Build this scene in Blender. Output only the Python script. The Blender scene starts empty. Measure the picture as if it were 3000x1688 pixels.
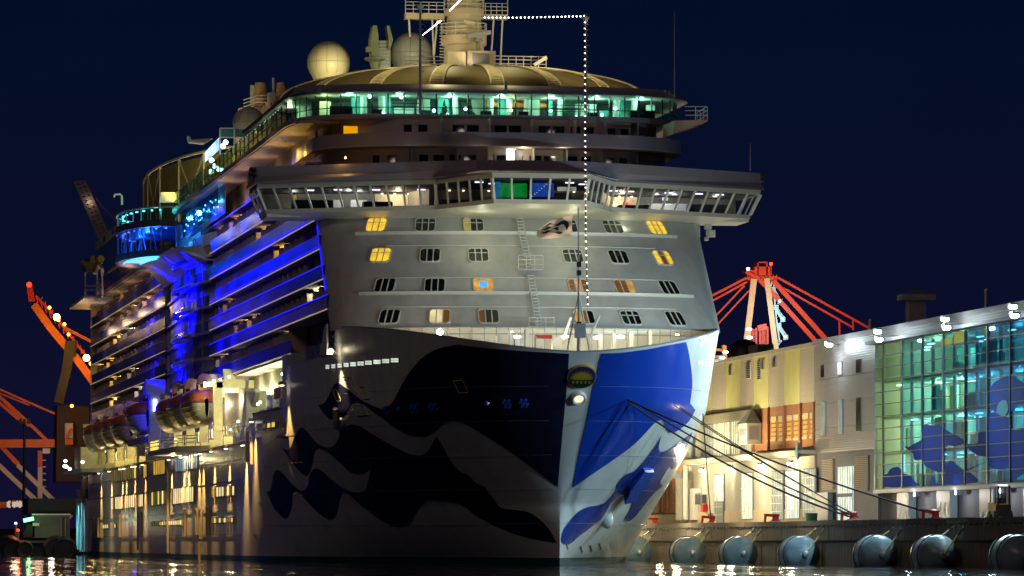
import bpy, bmesh, math, random
from math import sin, cos, tan, pi, radians, sqrt, atan2
from mathutils import Vector, Matrix
from mathutils.geometry import delaunay_2d_cdt

random.seed(7)
scene = bpy.context.scene
C = scene.collection

# ---------------------------------------------------------------- camera
F, CX, HY, HC = 14000.0, 1500.0, 1590.0, 1.8      # long lens from a low viewpoint across the basin
cam_d = bpy.data.cameras.new("camera")
cam_d.sensor_width = 36.0
cam_d.lens = 36.0 * F / 3000.0
cam_d.shift_y = (HY - 844.0) / 3000.0
cam_d.clip_start = 1.0
cam_d.clip_end = 9000.0
cam = bpy.data.objects.new("camera", cam_d)
C.objects.link(cam)
cam.location = (0, 0, HC)
cam.rotation_euler = (pi / 2, 0, 0)
scene.camera = cam

# ---------------------------------------------------------------- night sky, faint skyglow lamp, exposure
world = bpy.data.worlds.new("World")
scene.world = world
world.use_nodes = True
wn, wl = world.node_tree.nodes, world.node_tree.links
wn.clear()
SKY_EL, SKY_ROT = radians(-6.0), radians(208)
sky = wn.new("ShaderNodeTexSky")                   # what is left of the daylight sky, almost nothing
sky.sky_type = 'NISHITA'
sky.sun_disc = False
sky.sun_elevation = SKY_EL
sky.sun_rotation = SKY_ROT
geo = wn.new("ShaderNodeTexCoord")
sep = wn.new("ShaderNodeSeparateXYZ")
wl.new(geo.outputs["Generated"], sep.inputs[0])
ramp = wn.new("ShaderNodeValToRGB")
el = ramp.color_ramp.elements
el[0].position, el[0].color = 0.0, (0.0066, 0.0052, 0.0260, 1)
el[1].position, el[1].color = 1.0, (0.0003, 0.0010, 0.0060, 1)
e_ = el.new(0.045)
e_.color = (0.0036, 0.0046, 0.0235, 1)
e_ = el.new(0.11)
e_.color = (0.0010, 0.0046, 0.0195, 1)
wl.new(sep.outputs[2], ramp.inputs[0])
nzs = wn.new("ShaderNodeTexNoise")
nzs.inputs["Scale"].default_value = 9.0
nzs.inputs["Detail"].default_value = 3
wl.new(geo.outputs["Generated"], nzs.inputs["Vector"])
mrs = wn.new("ShaderNodeMapRange")
mrs.inputs[3].default_value = 0.82
mrs.inputs[4].default_value = 1.18
wl.new(nzs.outputs[0], mrs.inputs[0])
mul = wn.new("ShaderNodeMixRGB")
mul.blend_type = 'MULTIPLY'
mul.inputs[0].default_value = 1.0
wl.new(ramp.outputs[0], mul.inputs[1])
wl.new(mrs.outputs[0], mul.inputs[2])
bg0 = wn.new("ShaderNodeBackground")
bg0.inputs[1].default_value = 0.05
bg = wn.new("ShaderNodeBackground")
bg.inputs[1].default_value = 1.0
ads = wn.new("ShaderNodeAddShader")
wo = wn.new("ShaderNodeOutputWorld")
wl.new(sky.outputs[0], bg0.inputs[0])
wl.new(mul.outputs[0], bg.inputs[0])
wl.new(bg0.outputs[0], ads.inputs[0])
wl.new(bg.outputs[0], ads.inputs[1])
wl.new(ads.outputs[0], wo.inputs[0])

sun_d = bpy.data.lights.new("sun", 'SUN')
sun_d.energy = 0.14                                # the city's glow on an overcast-free night: very weak
sun_d.color = (1.0, 0.70, 0.50)
sun_d.angle = radians(12)
sun = bpy.data.objects.new("sun", sun_d)
C.objects.link(sun)
sun.location = (-200, -100, 200)
sun.rotation_euler = (radians(56), 0, radians(-34))

scene.view_settings.view_transform = 'Standard'
scene.view_settings.look = 'None'
scene.view_settings.exposure = 0.0
scene.view_settings.gamma = 1.0
scene.view_settings.use_curve_mapping = False
scene.render.engine = 'CYCLES'
cy = scene.cycles
cy.use_denoising = True
cy.max_bounces = 6
cy.diffuse_bounces = 2
cy.glossy_bounces = 3
cy.transmission_bounces = 4
cy.transparent_max_bounces = 12
cy.sample_clamp_indirect = 3.0
cy.sample_clamp_direct = 0.0
cy.caustics_reflective = False
cy.caustics_refractive = False
cy.use_light_tree = True

# ---------------------------------------------------------------- frames
# (u, v, z): u metres aft of the stem, v metres to port, z metres above the water
TH = math.atan(2250 / F)
sT, cT = sin(TH), cos(TH)
Y0 = F * HC / 65.0
X0 = 140.0 / F * Y0
D = 3000 / 2575.0


def world_uv(u, v):
    return X0 - u * sT + v * cT, Y0 + u * cT + v * sT


def uv_world(X, Y):
    dx, dy = X - X0, Y - Y0
    return -dx * sT + dy * cT, dx * cT + dy * sT


def PV(x, y, v):
    """point of the photograph's ray (x, y) on the lengthwise plane v"""
    k = (x - CX) / F
    u = (X0 + v * cT - k * (Y0 + v * sT)) / (sT + k * cT)
    X, Y = world_uv(u, v)
    return u, v, HC + (HY - y) * Y / F


def PU(x, y, u):
    """point of that ray on the crosswise plane u"""
    k = (x - CX) / F
    v = (k * (Y0 + u * cT) - X0 + u * sT) / (cT - k * sT)
    X, Y = world_uv(u, v)
    return u, v, HC + (HY - y) * Y / F


def PY(x, y, Y):
    """point of that ray at distance Y"""
    u, v = uv_world((x - CX) / F * Y, Y)
    return u, v, HC + (HY - y) * Y / F


def zc(px, x, y, sc, ox, oy):
    return ox + x / sc, oy + y / sc


# ---------------------------------------------------------------- materials
MATS = {}


def _new(name):
    m = bpy.data.materials.new(name)
    m.use_nodes = True
    return m, m.node_tree.nodes, m.node_tree.links, m.node_tree.nodes["Principled BSDF"]


def paint(name, col, rough=0.45, metal=0.0, var=0.12, scale=0.6, bump=0.0, bscale=3.0, spec=0.5, streak=False):
    if name in MATS:
        return MATS[name]
    m, n, l, p = _new(name)
    tc = n.new("ShaderNodeTexCoord")
    mp = n.new("ShaderNodeMapping")
    if streak:
        mp.inputs[3].default_value = (1.6, 1.6, 0.12)
    l.new(tc.outputs["Object"], mp.inputs[0])
    nz = n.new("ShaderNodeTexNoise")
    nz.inputs["Scale"].default_value = scale
    nz.inputs["Detail"].default_value = 5
    nz.inputs["Roughness"].default_value = 0.6
    l.new(mp.outputs[0], nz.inputs["Vector"])
    cr = n.new("ShaderNodeMapRange")
    cr.inputs[1].default_value = 0.3
    cr.inputs[2].default_value = 0.7
    cr.inputs[3].default_value = 1 - var
    cr.inputs[4].default_value = 1 + var * 0.6
    l.new(nz.outputs[0], cr.inputs[0])
    mx = n.new("ShaderNodeMixRGB")
    mx.blend_type = 'MULTIPLY'
    mx.inputs[0].default_value = 1
    mx.inputs[1].default_value = (*col, 1)
    l.new(cr.outputs[0], mx.inputs[2])
    l.new(mx.outputs[0], p.inputs["Base Color"])
    p.inputs["Metallic"].default_value = metal
    p.inputs["Specular IOR Level"].default_value = spec
    rr = n.new("ShaderNodeMapRange")
    rr.inputs[3].default_value = max(0.03, rough - 0.1)
    rr.inputs[4].default_value = min(1, rough + 0.1)
    l.new(nz.outputs[0], rr.inputs[0])
    l.new(rr.outputs[0], p.inputs["Roughness"])
    if bump:
        b = n.new("ShaderNodeBump")
        n2 = n.new("ShaderNodeTexNoise")
        n2.inputs["Scale"].default_value = bscale
        n2.inputs["Detail"].default_value = 4
        l.new(mp.outputs[0], n2.inputs["Vector"])
        b.inputs["Strength"].default_value = bump
        b.inputs["Distance"].default_value = 0.05
        l.new(n2.outputs[0], b.inputs["Height"])
        l.new(b.outputs[0], p.inputs["Normal"])
    MATS[name] = m
    return m


def ribbed(name, col, axis=2, scale=12.0, rough=0.5, depth=0.4):
    """profiled sheet metal: fine ribs along one axis"""
    if name in MATS:
        return MATS[name]
    m = paint(name, col, rough, var=0.1, scale=0.5)
    n, l = m.node_tree.nodes, m.node_tree.links
    p = n["Principled BSDF"]
    tc = n.new("ShaderNodeTexCoord")
    sx = n.new("ShaderNodeSeparateXYZ")
    l.new(tc.outputs["Object"], sx.inputs[0])
    mt = n.new("ShaderNodeMath")
    mt.operation = 'MULTIPLY'
    mt.inputs[1].default_value = scale
    l.new(sx.outputs[axis], mt.inputs[0])
    sn = n.new("ShaderNodeMath")
    sn.operation = 'SINE'
    l.new(mt.outputs[0], sn.inputs[0])
    b = n.new("ShaderNodeBump")
    b.inputs["Strength"].default_value = depth
    b.inputs["Distance"].default_value = 0.06
    l.new(sn.outputs[0], b.inputs["Height"])
    l.new(b.outputs[0], p.inputs["Normal"])
    return m


def lit(name, col, strength, sample=False, var=0.0, vscale=1.0):
    """a surface that gives off light: lamp, screen, lit window"""
    if name in MATS:
        return MATS[name]
    m, n, l, p = _new(name)
    p.inputs["Base Color"].default_value = (*[c * 0.5 for c in col], 1)
    p.inputs["Emission Color"].default_value = (*col, 1)
    p.inputs["Emission Strength"].default_value = strength
    if var:
        tc = n.new("ShaderNodeTexCoord")
        nz = n.new("ShaderNodeTexNoise")
        nz.inputs["Scale"].default_value = vscale
        nz.inputs["Detail"].default_value = 3
        l.new(tc.outputs["Object"], nz.inputs["Vector"])
        mr = n.new("ShaderNodeMapRange")
        mr.inputs[1].default_value = 0.3
        mr.inputs[2].default_value = 0.7
        mr.inputs[3].default_value = strength * (1 - var)
        mr.inputs[4].default_value = strength * (1 + var)
        l.new(nz.outputs[0], mr.inputs[0])
        l.new(mr.outputs[0], p.inputs["Emission Strength"])
    m.cycles.emission_sampling = 'AUTO' if sample else 'NONE'
    MATS[name] = m
    return m


def glass(name, tintc, refl=0.12, rough=0.02):
    if name in MATS:
        return MATS[name]
    m, n, l, p = _new(name)
    n.remove(p)
    out = [x for x in n if x.type == 'OUTPUT_MATERIAL'][0]
    t = n.new("ShaderNodeBsdfTransparent")
    t.inputs[0].default_value = (*tintc, 1)
    g = n.new("ShaderNodeBsdfGlossy")
    g.inputs["Roughness"].default_value = rough
    g.inputs[0].default_value = (0.9, 0.95, 1, 1)
    lw = n.new("ShaderNodeLayerWeight")
    lw.inputs[0].default_value = 0.25
    mr = n.new("ShaderNodeMapRange")
    mr.inputs[3].default_value = refl * 0.5
    mr.inputs[4].default_value = refl * 2
    l.new(lw.outputs["Facing"], mr.inputs[0])
    mx = n.new("ShaderNodeMixShader")
    l.new(mr.outputs[0], mx.inputs[0])
    l.new(t.outputs[0], mx.inputs[1])
    l.new(g.outputs[0], mx.inputs[2])
    l.new(mx.outputs[0], out.inputs[0])
    MATS[name] = m
    return m


WHITE = paint("white_hull_paint", (0.72, 0.72, 0.70), 0.34, var=0.14, scale=0.3, bump=0.16, bscale=0.8, streak=True)
CREAM = paint("cream_paint", (0.72, 0.68, 0.58), 0.45, var=0.07, scale=0.4)
WALLP = paint("front_wall_paint", (0.60, 0.60, 0.58), 0.42, var=0.16, scale=0.35, bump=0.35, bscale=0.8, streak=True)
GREY = paint("grey_paint", (0.30, 0.30, 0.33), 0.5, var=0.1)
DGREY = paint("dark_grey_paint", (0.10, 0.10, 0.115), 0.5, var=0.15)
ROOFG = paint("roof_parapet_paint", (0.34, 0.31, 0.36), 0.5, var=0.1, scale=0.3)
NAVY = paint("navy_hull_paint", (0.016, 0.016, 0.055), 0.34, var=0.25, scale=0.3, bump=0.08, bscale=0.6)
BLUE = paint("blue_hull_paint", (0.010, 0.060, 0.50), 0.24, var=0.06, scale=0.3)
BOOT = paint("boot_top_paint", (0.02, 0.10, 0.12), 0.4, var=0.2)
BLACK = paint("black_paint", (0.012, 0.012, 0.014), 0.5)
STEEL = paint("galvanised_steel", (0.42, 0.42, 0.40), 0.4, metal=0.6, var=0.15)
WOOD = ribbed("deck_soffit_boards", (0.50, 0.40, 0.28), 1, 16.0, 0.55, 0.5)
SAT = paint("satin_white_frame", (0.75, 0.74, 0.68), 0.4, var=0.05)
RAILG = paint("rail_glass_navy", (0.035, 0.05, 0.36), 0.34, var=0.2, spec=0.3)
DARKGL = paint("dark_window_glass", (0.008, 0.012, 0.016), 0.06, var=0.2, spec=0.9)
REDP = paint("red_bollard_paint", (0.55, 0.02, 0.02), 0.5, var=0.25, scale=3)
YELL = paint("yellow_paint", (0.62, 0.40, 0.02), 0.45, var=0.2, scale=2)
ORANGE = paint("orange_crane_paint", (0.70, 0.14, 0.015), 0.5, var=0.15)
CRANER = paint("red_crane_paint", (0.62, 0.05, 0.02), 0.5, var=0.15)
LEDW = lit("led_white", (0.9, 0.9, 1.0), 9.0)

# ---------------------------------------------------------------- mesh building
BASES = {}


class MB:
    """collects shapes given in (u, v, z) and links them as ONE mesh object"""

    def __init__(self):
        self.v, self.f, self.mi = [], [], []
        self.cur = 0

    def add(self, vs, fs):
        o = len(self.v)
        self.v += [tuple(p) for p in vs]
        self.f += [tuple(i + o for i in f) for f in fs]
        self.mi += [self.cur] * len(fs)
        return self

    def box(self, u0, u1, v0, v1, z0, z1):
        vs = [(u, v, z) for z in (z0, z1) for v in (v0, v1) for u in (u0, u1)]
        return self.add(vs, [(0, 1, 3, 2), (4, 6, 7, 5), (0, 4, 5, 1), (2, 3, 7, 6), (0, 2, 6, 4), (1, 5, 7, 3)])

    def bar(self, p, q, w, h=None, up=(0, 0, 1)):
        p, q = Vector(p), Vector(q)
        h = h or w
        d = (q - p).normalized()
        a = d.cross(Vector(up))
        if a.length < 1e-4:
            a = d.cross(Vector((1, 0, 0)))
        a.normalize()
        b = d.cross(a)
        a, b = a * w / 2, b * h / 2
        vs = [p - a - b, p + a - b, p + a + b, p - a + b, q - a - b, q + a - b, q + a + b, q - a + b]
        return self.add(vs, [(0, 1, 2, 3), (7, 6, 5, 4), (0, 4, 5, 1), (1, 5, 6, 2), (2, 6, 7, 3), (3, 7, 4, 0)])

    def tube(self, p, q, r, n=8, r2=None):
        p, q = Vector(p), Vector(q)
        r2 = r if r2 is None else r2
        d = (q - p).normalized()
        a = d.cross(Vector((0, 0, 1)))
        if a.length < 1e-4:
            a = Vector((1, 0, 0))
        a.normalize()
        b = d.cross(a)
        vs, fs = [], []
        for c, rr in ((p, r), (q, r2)):
            for i in range(n):
                t = 2 * pi * i / n
                vs.append(c + a * cos(t) * rr + b * sin(t) * rr)
        for i in range(n):
            j = (i + 1) % n
            fs.append((i, j, n + j, n + i))
        fs += [tuple(range(n - 1, -1, -1)), tuple(range(n, 2 * n))]
        return self.add(vs, fs)

    def path(self, pts, r, n=6):
        pts = [Vector(p) for p in pts]
        rings = []
        for i, p in enumerate(pts):
            d = (pts[min(i + 1, len(pts) - 1)] - pts[max(i - 1, 0)]).normalized()
            a = d.cross(Vector((0, 0, 1)))
            if a.length < 1e-3:
                a = d.cross(Vector((1, 0, 0)))
            a.normalize()
            b = d.cross(a)
            rings.append([p + a * cos(2 * pi * k / n) * r + b * sin(2 * pi * k / n) * r for k in range(n)])
        vs = [x for rg in rings for x in rg]
        fs = []
        for i in range(len(pts) - 1):
            for k in range(n):
                j = (k + 1) % n
                fs.append((i * n + k, i * n + j, (i + 1) * n + j, (i + 1) * n + k))
        fs += [tuple(range(n - 1, -1, -1)), tuple((len(pts) - 1) * n + k for k in range(n))]
        return self.add(vs, fs)

    def lathe(self, c, prof, n=24, axis=(0, 0, 1)):
        c = Vector(c)
        ax = Vector(axis).normalized()
        a = ax.orthogonal().normalized()
        b = ax.cross(a)
        vs, fs = [], []
        for r, h in prof:
            for k in range(n):
                t = 2 * pi * k / n
                vs.append(c + ax * h + a * cos(t) * r + b * sin(t) * r)
        for i in range(len(prof) - 1):
            for k in range(n):
                j = (k + 1) % n
                fs.append((i * n + k, i * n + j, (i + 1) * n + j, (i + 1) * n + k))
        fs += [tuple(range(n - 1, -1, -1)), tuple((len(prof) - 1) * n + k for k in range(n))]
        return self.add(vs, fs)

    def ball(self, c, r, n=16, sq=(1, 1, 1)):
        c = Vector(c)
        m = n // 2
        vs, fs = [c + Vector((0, 0, -r * sq[2]))], []
        for i in range(1, m):
            ph = -pi / 2 + pi * i / m
            for k in range(n):
                t = 2 * pi * k / n
                vs.append(c + Vector((cos(ph) * cos(t) * r * sq[0], cos(ph) * sin(t) * r * sq[1], sin(ph) * r * sq[2])))
        vs.append(c + Vector((0, 0, r * sq[2])))
        for k in range(n):
            j = (k + 1) % n
            fs.append((0, 1 + j, 1 + k))
            for i in range(m - 2):
                a, b = 1 + i * n, 1 + (i + 1) * n
                fs.append((a + k, a + j, b + j, b + k))
            fs.append((1 + (m - 2) * n + k, 1 + (m - 2) * n + j, len(vs) - 1))
        return self.add(vs, fs)

    def prism(self, poly, z0, z1):
        n = len(poly)
        vs = [(u, v, z0) for u, v in poly] + [(u, v, z1) for u, v in poly]
        fs = [tuple(range(n - 1, -1, -1)), tuple(range(n, 2 * n))]
        fs += [(i, (i + 1) % n, n + (i + 1) % n, n + i) for i in range(n)]
        return self.add(vs, fs)

    def grid(self, rows, closed=False):
        n = len(rows[0])
        vs = [p for r in rows for p in r]
        fs = []
        for i in range(len(rows) - 1):
            for k in range(n - (0 if closed else 1)):
                j = (k + 1) % n
                fs.append((i * n + k, i * n + j, (i + 1) * n + j, (i + 1) * n + k))
        return self.add(vs, fs)

    def quad(self, *p):
        return self.add(p, [tuple(range(len(p)))])

    def slab(self, pts, off):
        """polygon pts (3-D) given thickness along the vector off"""
        n = len(pts)
        o = Vector(off)
        vs = [Vector(p) for p in pts] + [Vector(p) + o for p in pts]
        fs = [tuple(range(n - 1, -1, -1)), tuple(range(n, 2 * n))]
        fs += [(i, (i + 1) % n, n + (i + 1) % n, n + i) for i in range(n)]
        return self.add(vs, fs)

    def build(self, name, mats, parent=None, base=None, smooth=False, merge=False):
        if base is None:
            base = BASES.get(parent.name, (0, 0, 0)) if parent is not None else (0, 0, 0)
        me = bpy.data.meshes.new(name)
        me.from_pydata([(p[1] - base[1], p[0] - base[0], p[2] - base[2]) for p in self.v], [], self.f)
        mats = mats if isinstance(mats, (list, tuple)) else [mats]
        for m in mats:
            me.materials.append(m)
        if len(mats) > 1:
            me.polygons.foreach_set("material_index", self.mi)
        bm = bmesh.new()
        bm.from_mesh(me)
        if merge:
            bmesh.ops.remove_doubles(bm, verts=bm.verts, dist=0.002)
        bmesh.ops.recalc_face_normals(bm, faces=bm.faces)
        bm.to_mesh(me)
        bm.free()
        if smooth:
            me.polygons.foreach_set("use_smooth", [True] * len(me.polygons))
            if smooth != 'all':
                try:
                    me.set_sharp_from_angle(angle=radians(40))
                except Exception:
                    pass
        o = bpy.data.objects.new(name, me)
        C.objects.link(o)
        if parent is not None:
            o.parent = parent
        else:
            X, Y = world_uv(base[0], base[1])
            o.location = (X, Y, base[2])
            o.rotation_euler = (0, 0, TH)
        BASES[o.name] = tuple(base)
        return o


def tag(o, label, cat, group=None, kind=None):
    o["label"] = label
    o["category"] = cat
    if group:
        o["group"] = group
    if kind:
        o["kind"] = kind
    return o


def thing(name, label, cat, base=(0, 0, 0), group=None, kind=None):
    o = bpy.data.objects.new(name, None)
    o.empty_display_size = 0.5
    C.objects.link(o)
    X, Y = world_uv(base[0], base[1])
    o.location = (X, Y, base[2])
    o.rotation_euler = (0, 0, TH)
    BASES[o.name] = tuple(base)
    return tag(o, label, cat, group, kind)


def node(name, parent):
    """a part that only gathers sub-parts"""
    o = bpy.data.objects.new(name, None)
    o.empty_display_size = 0.3
    C.objects.link(o)
    o.parent = parent
    BASES[o.name] = BASES.get(parent.name, (0, 0, 0))
    return o


def share(src, name, parent, at, mat=None):
    """another piece alike: shares the mesh of SRC, whose own origin lies at (0, 0, 0)"""
    o = bpy.data.objects.new(name, src.data if hasattr(src, "data") else src)
    C.objects.link(o)
    b = BASES.get(parent.name, (0, 0, 0)) if parent is not None else (0, 0, 0)
    if parent is not None:
        o.parent = parent
        o.location = (at[1] - b[1], at[0] - b[0], at[2] - b[2])
    BASES[o.name] = tuple(at)
    return o


def proto(mb, name, mat):
    """mesh data only, origin at (0, 0, 0)"""
    o = mb.build(name, mat, None, (0, 0, 0))
    me = o.data
    bpy.data.objects.remove(o)
    BASES.pop(name, None)
    return me


def copy_thing(src, base, label=None, group=None, rz=None):
    def cp(o, parent):
        c = o.copy()
        C.objects.link(c)
        if parent is not None:
            c.parent = parent
        for ch in list(o.children):
            cp(ch, c)
        return c
    r = cp(src, None)
    X, Y = world_uv(base[0], base[1])
    r.location = (X, Y, base[2])
    if rz is not None:
        r.rotation_euler = (0, 0, TH + rz)
    BASES[r.name] = tuple(base)
    if label:
        r["label"] = label
    if group:
        r["group"] = group
    return r


def W3(p):
    X, Y = world_uv(p[0], p[1])
    return Vector((X, Y, p[2]))


def lamp(p, power, col, parent=None, r=0.15, target=None, angle=90, blend=0.5):
    kind = 'SPOT' if target is not None else 'POINT'
    d = bpy.data.lights.new("lamp_light", kind)
    d.energy = power
    d.color = col
    d.shadow_soft_size = r
    o = bpy.data.objects.new("lamp_light", d)
    C.objects.link(o)
    o.location = W3(p)
    if target is not None:
        d.spot_size = radians(angle)
        d.spot_blend = blend
        o.rotation_euler = (W3(target) - W3(p)).to_track_quat('-Z', 'Y').to_euler()
    return o


def smooth_poly(pts, sub=4, closed=True):
    """Catmull-Rom through the points; a point given as (x, y, 1) stays a sharp corner"""
    n = len(pts)
    out = []
    for i in range(n if closed else n - 1):
        p0, p1, p2, p3 = (pts[(i + k) % n] if closed else pts[min(max(i + k, 0), n - 1)] for k in (-1, 0, 1, 2))
        a0 = p1 if len(p1) > 2 else p0
        a3 = p2 if len(p2) > 2 else p3
        for s in range(sub):
            t = s / sub
            q = []
            for k in (0, 1):
                q.append(0.5 * (2 * p1[k] + (p2[k] - a0[k]) * t + (2 * a0[k] - 5 * p1[k] + 4 * p2[k] - a3[k]) * t * t
                                + (3 * p1[k] - a0[k] - 3 * p2[k] + a3[k]) * t ** 3))
            out.append(tuple(q))
    if not closed:
        out.append(tuple(pts[-1][:2]))
    return out


def tess(poly, step):
    """triangulate a 2-D polygon with inner points about STEP apart"""
    n = len(poly)
    xs, ys = [p[0] for p in poly], [p[1] for p in poly]

    def inside(x, y):
        c = False
        j = n - 1
        for i in range(n):
            if (ys[i] > y) != (ys[j] > y) and x < (xs[j] - xs[i]) * (y - ys[i]) / (ys[j] - ys[i]) + xs[i]:
                c = not c
            j = i
        return c
    pts = [Vector(p) for p in poly]
    sx, sy = step if isinstance(step, tuple) else (step, step)
    x = min(xs) + sx / 2
    while x < max(xs):
        y = min(ys) + sy / 2
        while y < max(ys):
            if inside(x, y):
                pts.append(Vector((x, y)))
            y += sy
        x += sx
    edges = [(i, (i + 1) % n) for i in range(n)]
    r = delaunay_2d_cdt(pts, edges, [], 0, 1e-6)
    V, Fs = r[0], r[2]
    keep = []
    for f in Fs:
        cx = sum(V[i][0] for i in f) / len(f)
        cy_ = sum(V[i][1] for i in f) / len(f)
        if inside(cx, cy_):
            keep.append(tuple(f))
    return [(p[0], p[1]) for p in V], keep

# ================================================================ THE SETTING
# ---------------------------------------------------------------- water
def water_mat():
    m, n, l, p = _new("harbour_water")
    p.inputs["Base Color"].default_value = (0.004, 0.008, 0.012, 1)
    p.inputs["Roughness"].default_value = 0.04
    p.inputs["IOR"].default_value = 1.33
    p.inputs["Specular IOR Level"].default_value = 0.6
    tc = n.new("ShaderNodeTexCoord")
    acc = None
    for sc_, ax, ay in (((1.1, 0.055, 1), 0.06, 0.095), ((4.0, 0.30, 1), 0.05, 0.06), ((0.22, 0.016, 1), 0.03, 0.05)):
        mp = n.new("ShaderNodeMapping")
        mp.inputs[3].default_value = sc_
        l.new(tc.outputs["Object"], mp.inputs[0])
        nz = n.new("ShaderNodeTexNoise")
        nz.inputs["Scale"].default_value = 1.0
        nz.inputs["Detail"].default_value = 2
        l.new(mp.outputs[0], nz.inputs["Vector"])
        sb = n.new("ShaderNodeVectorMath")
        sb.operation = 'SUBTRACT'
        sb.inputs[1].default_value = (0.5, 0.5, 0.5)
        l.new(nz.outputs["Color"], sb.inputs[0])
        ml = n.new("ShaderNodeVectorMath")
        ml.operation = 'MULTIPLY'
        ml.inputs[1].default_value = (ax * 2, ay * 2, 0.0)
        l.new(sb.outputs[0], ml.inputs[0])
        ad = n.new("ShaderNodeVectorMath")
        ad.operation = 'ADD'
        l.new(ml.outputs[0], ad.inputs[0])
        if acc is None:
            ad.inputs[1].default_value = (0, 0, 1)
        else:
            l.new(acc.outputs[0], ad.inputs[1])
        acc = ad
    nm = n.new("ShaderNodeVectorMath")
    nm.operation = 'NORMALIZE'
    l.new(acc.outputs[0], nm.inputs[0])
    l.new(nm.outputs[0], p.inputs["Normal"])
    return m


wm = MB()
wm.box(-700, 3000, -2500, 2500, -12.0, 0.0)
water = wm.build("water", water_mat())
tag(water, "dark rippled harbour water in front of the moored ship", "water", kind="structure")

# ---------------------------------------------------------------- quay (port side)
CONC = paint("quay_concrete", (0.24, 0.19, 0.14), 0.8, var=0.45, scale=0.9, bump=0.5, bscale=2.0, streak=True)
CONC2 = paint("quay_coping", (0.19, 0.165, 0.12), 0.85, var=0.35, scale=1.5, bump=0.4, bscale=5)
ASPH = paint("quay_apron", (0.06, 0.058, 0.055), 0.8, var=0.3, scale=0.5)
VQ = 22.6                                         # quay face
quay = thing("quay", "concrete quay wall with rubber fenders along the water on the port side of the ship", "quay", (0, VQ, 0), kind="structure")
qb = MB()
qb.box(-120, 420, VQ + 0.25, 140, -3, 1.9)
qb.build("lower_wall", CONC, quay)
qb = MB()
qb.box(-120, 420, VQ + 0.05, 140, 1.9, 3.2)
qb.build("upper_wall", CONC, quay)
qb = MB()
qb.box(-120, 420, VQ + 0.9, 140, 3.2, 3.42)
qb.build("apron", ASPH, quay)
unit = proto(MB().box(0, 5.92, 0, 0.9, 0, 0.42), "coping_block", CONC2)
for i in range(46):
    share(unit, "coping_block", quay, (-80 + i * 6.0, VQ - 0.12 + random.uniform(-.015, .015), 3.2 + random.uniform(-0.02, 0.02)))
unit = proto(MB().box(0, 5.94, 0, 0.22, 0, 1.16), "wall_panel", CONC)
for i in range(46):
    share(unit, "wall_panel", quay, (-77 + i * 6.0, VQ - 0.05 + random.uniform(-.02, .02), 1.97))
unit = proto(MB().box(0, 5.96, 0, 0.22, 0, 2.1), "base_panel", CONC)
for i in range(46):
    share(unit, "base_panel", quay, (-74 + i * 6.0, VQ + 0.1 + random.uniform(-.02, .02), -0.3))
# row of weep holes / studs under the coping
unit = proto(MB().box(0, 0.16, 0, 0.1, 0, 0.1), "stud", STEEL)
for i in range(110):
    share(unit, "stud", quay, (-60 + i * 1.5, VQ - 0.14, 3.08))

# ---------------------------------------------------------------- far quay behind the ship's stern (left)
far = thing("far_quay", "low dark quay across the basin beyond the ship's stern", "quay", (360, -60, 0), kind="structure")
fq = MB()
fq.box(330, 700, -160, 10, -3, 1.75)
fq.build("quay_block", paint("dark_stone", (0.05, 0.045, 0.04), 0.9, var=0.4, bump=0.4, bscale=1), far)
fq = MB()
fq.box(329.4, 331, -160, 10, 1.75, 2.1)
fq.build("quay_edge", paint("pale_kerb", (0.22, 0.19, 0.15), 0.9), far)

# ================================================================ THE CRUISE SHIP
ship = thing("cruise_ship", "huge white cruise ship, bow on, navy waves painted on its hull, decks lit", "cruise ship", (0, 0, 0))

BEAM = 17.7
HP = dict(L0=76.6, L1=69.0, a0=1.8, a1=3.045, b0=0.806, b1=2.611, e=1.315, eb=1.022, r=9.1, z0=4.85, es=1.08, zs=12.876)


def hull_par(z):
    zz = min(max(z, 0.0) / HP['zs'], 1.0)
    t, tb = zz ** HP['e'], zz ** HP['eb']
    L = HP['L0'] + (HP['L1'] - HP['L0']) * t
    a = HP['a0'] + (HP['a1'] - HP['a0']) * t
    b = HP['b0'] + (HP['b1'] - HP['b0']) * tb
    us = -HP['r'] * max(0.0, (z - HP['z0']) / (17 - HP['z0'])) ** HP['es']
    return us, L, a, b


def hq(q, z):
    """hull point at girth position q (0 at the stem, pi/2 where the parallel sides start)"""
    us, L, a, b = hull_par(z)
    if q >= pi / 2:
        return us + L + (q - pi / 2) * 60, BEAM
    return us + L * (1 - cos(q) ** (2 / a)), BEAM * sin(max(q, 0)) ** (2 / b)


def hull_half(u, z):
    us, L, a, b = hull_par(z)
    x = u - us
    if x <= 0:
        return 0.0
    if x >= L:
        return BEAM
    cq = ((L - x) / L) ** (a / 2)
    return BEAM * sqrt(max(0, 1 - cq * cq)) ** (2 / b)


def hull_q(u, z):
    us, L, a, b = hull_par(z)
    x = u - us
    if x >= L:
        return pi / 2 + (x - L) / 60
    return math.acos(max(-1, min(1, ((L - max(x, 0)) / L) ** (a / 2))))


def hull_hit(x, y, side):
    """where the photograph's ray (x, y) meets the hull: (q, z), or None"""
    k, m = (x - CX) / F, (HY - y) / F

    def g(Y):
        u, v = uv_world(k * Y, Y)
        return side * v - hull_half(u, HC + m * Y), u
    prev = None
    Y = 366.0
    while Y < 700:
        gg, u = g(Y)
        if prev is not None and prev > 0 >= gg:
            lo, hi = Y - 0.5, Y
            for _ in range(24):
                mid = (lo + hi) / 2
                if g(mid)[0] > 0:
                    lo = mid
                else:
                    hi = mid
            u, v = uv_world(k * hi, hi)
            z = HC + m * hi
            return hull_q(u, z), z
        prev = gg
        Y += 0.5
    return None


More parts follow.
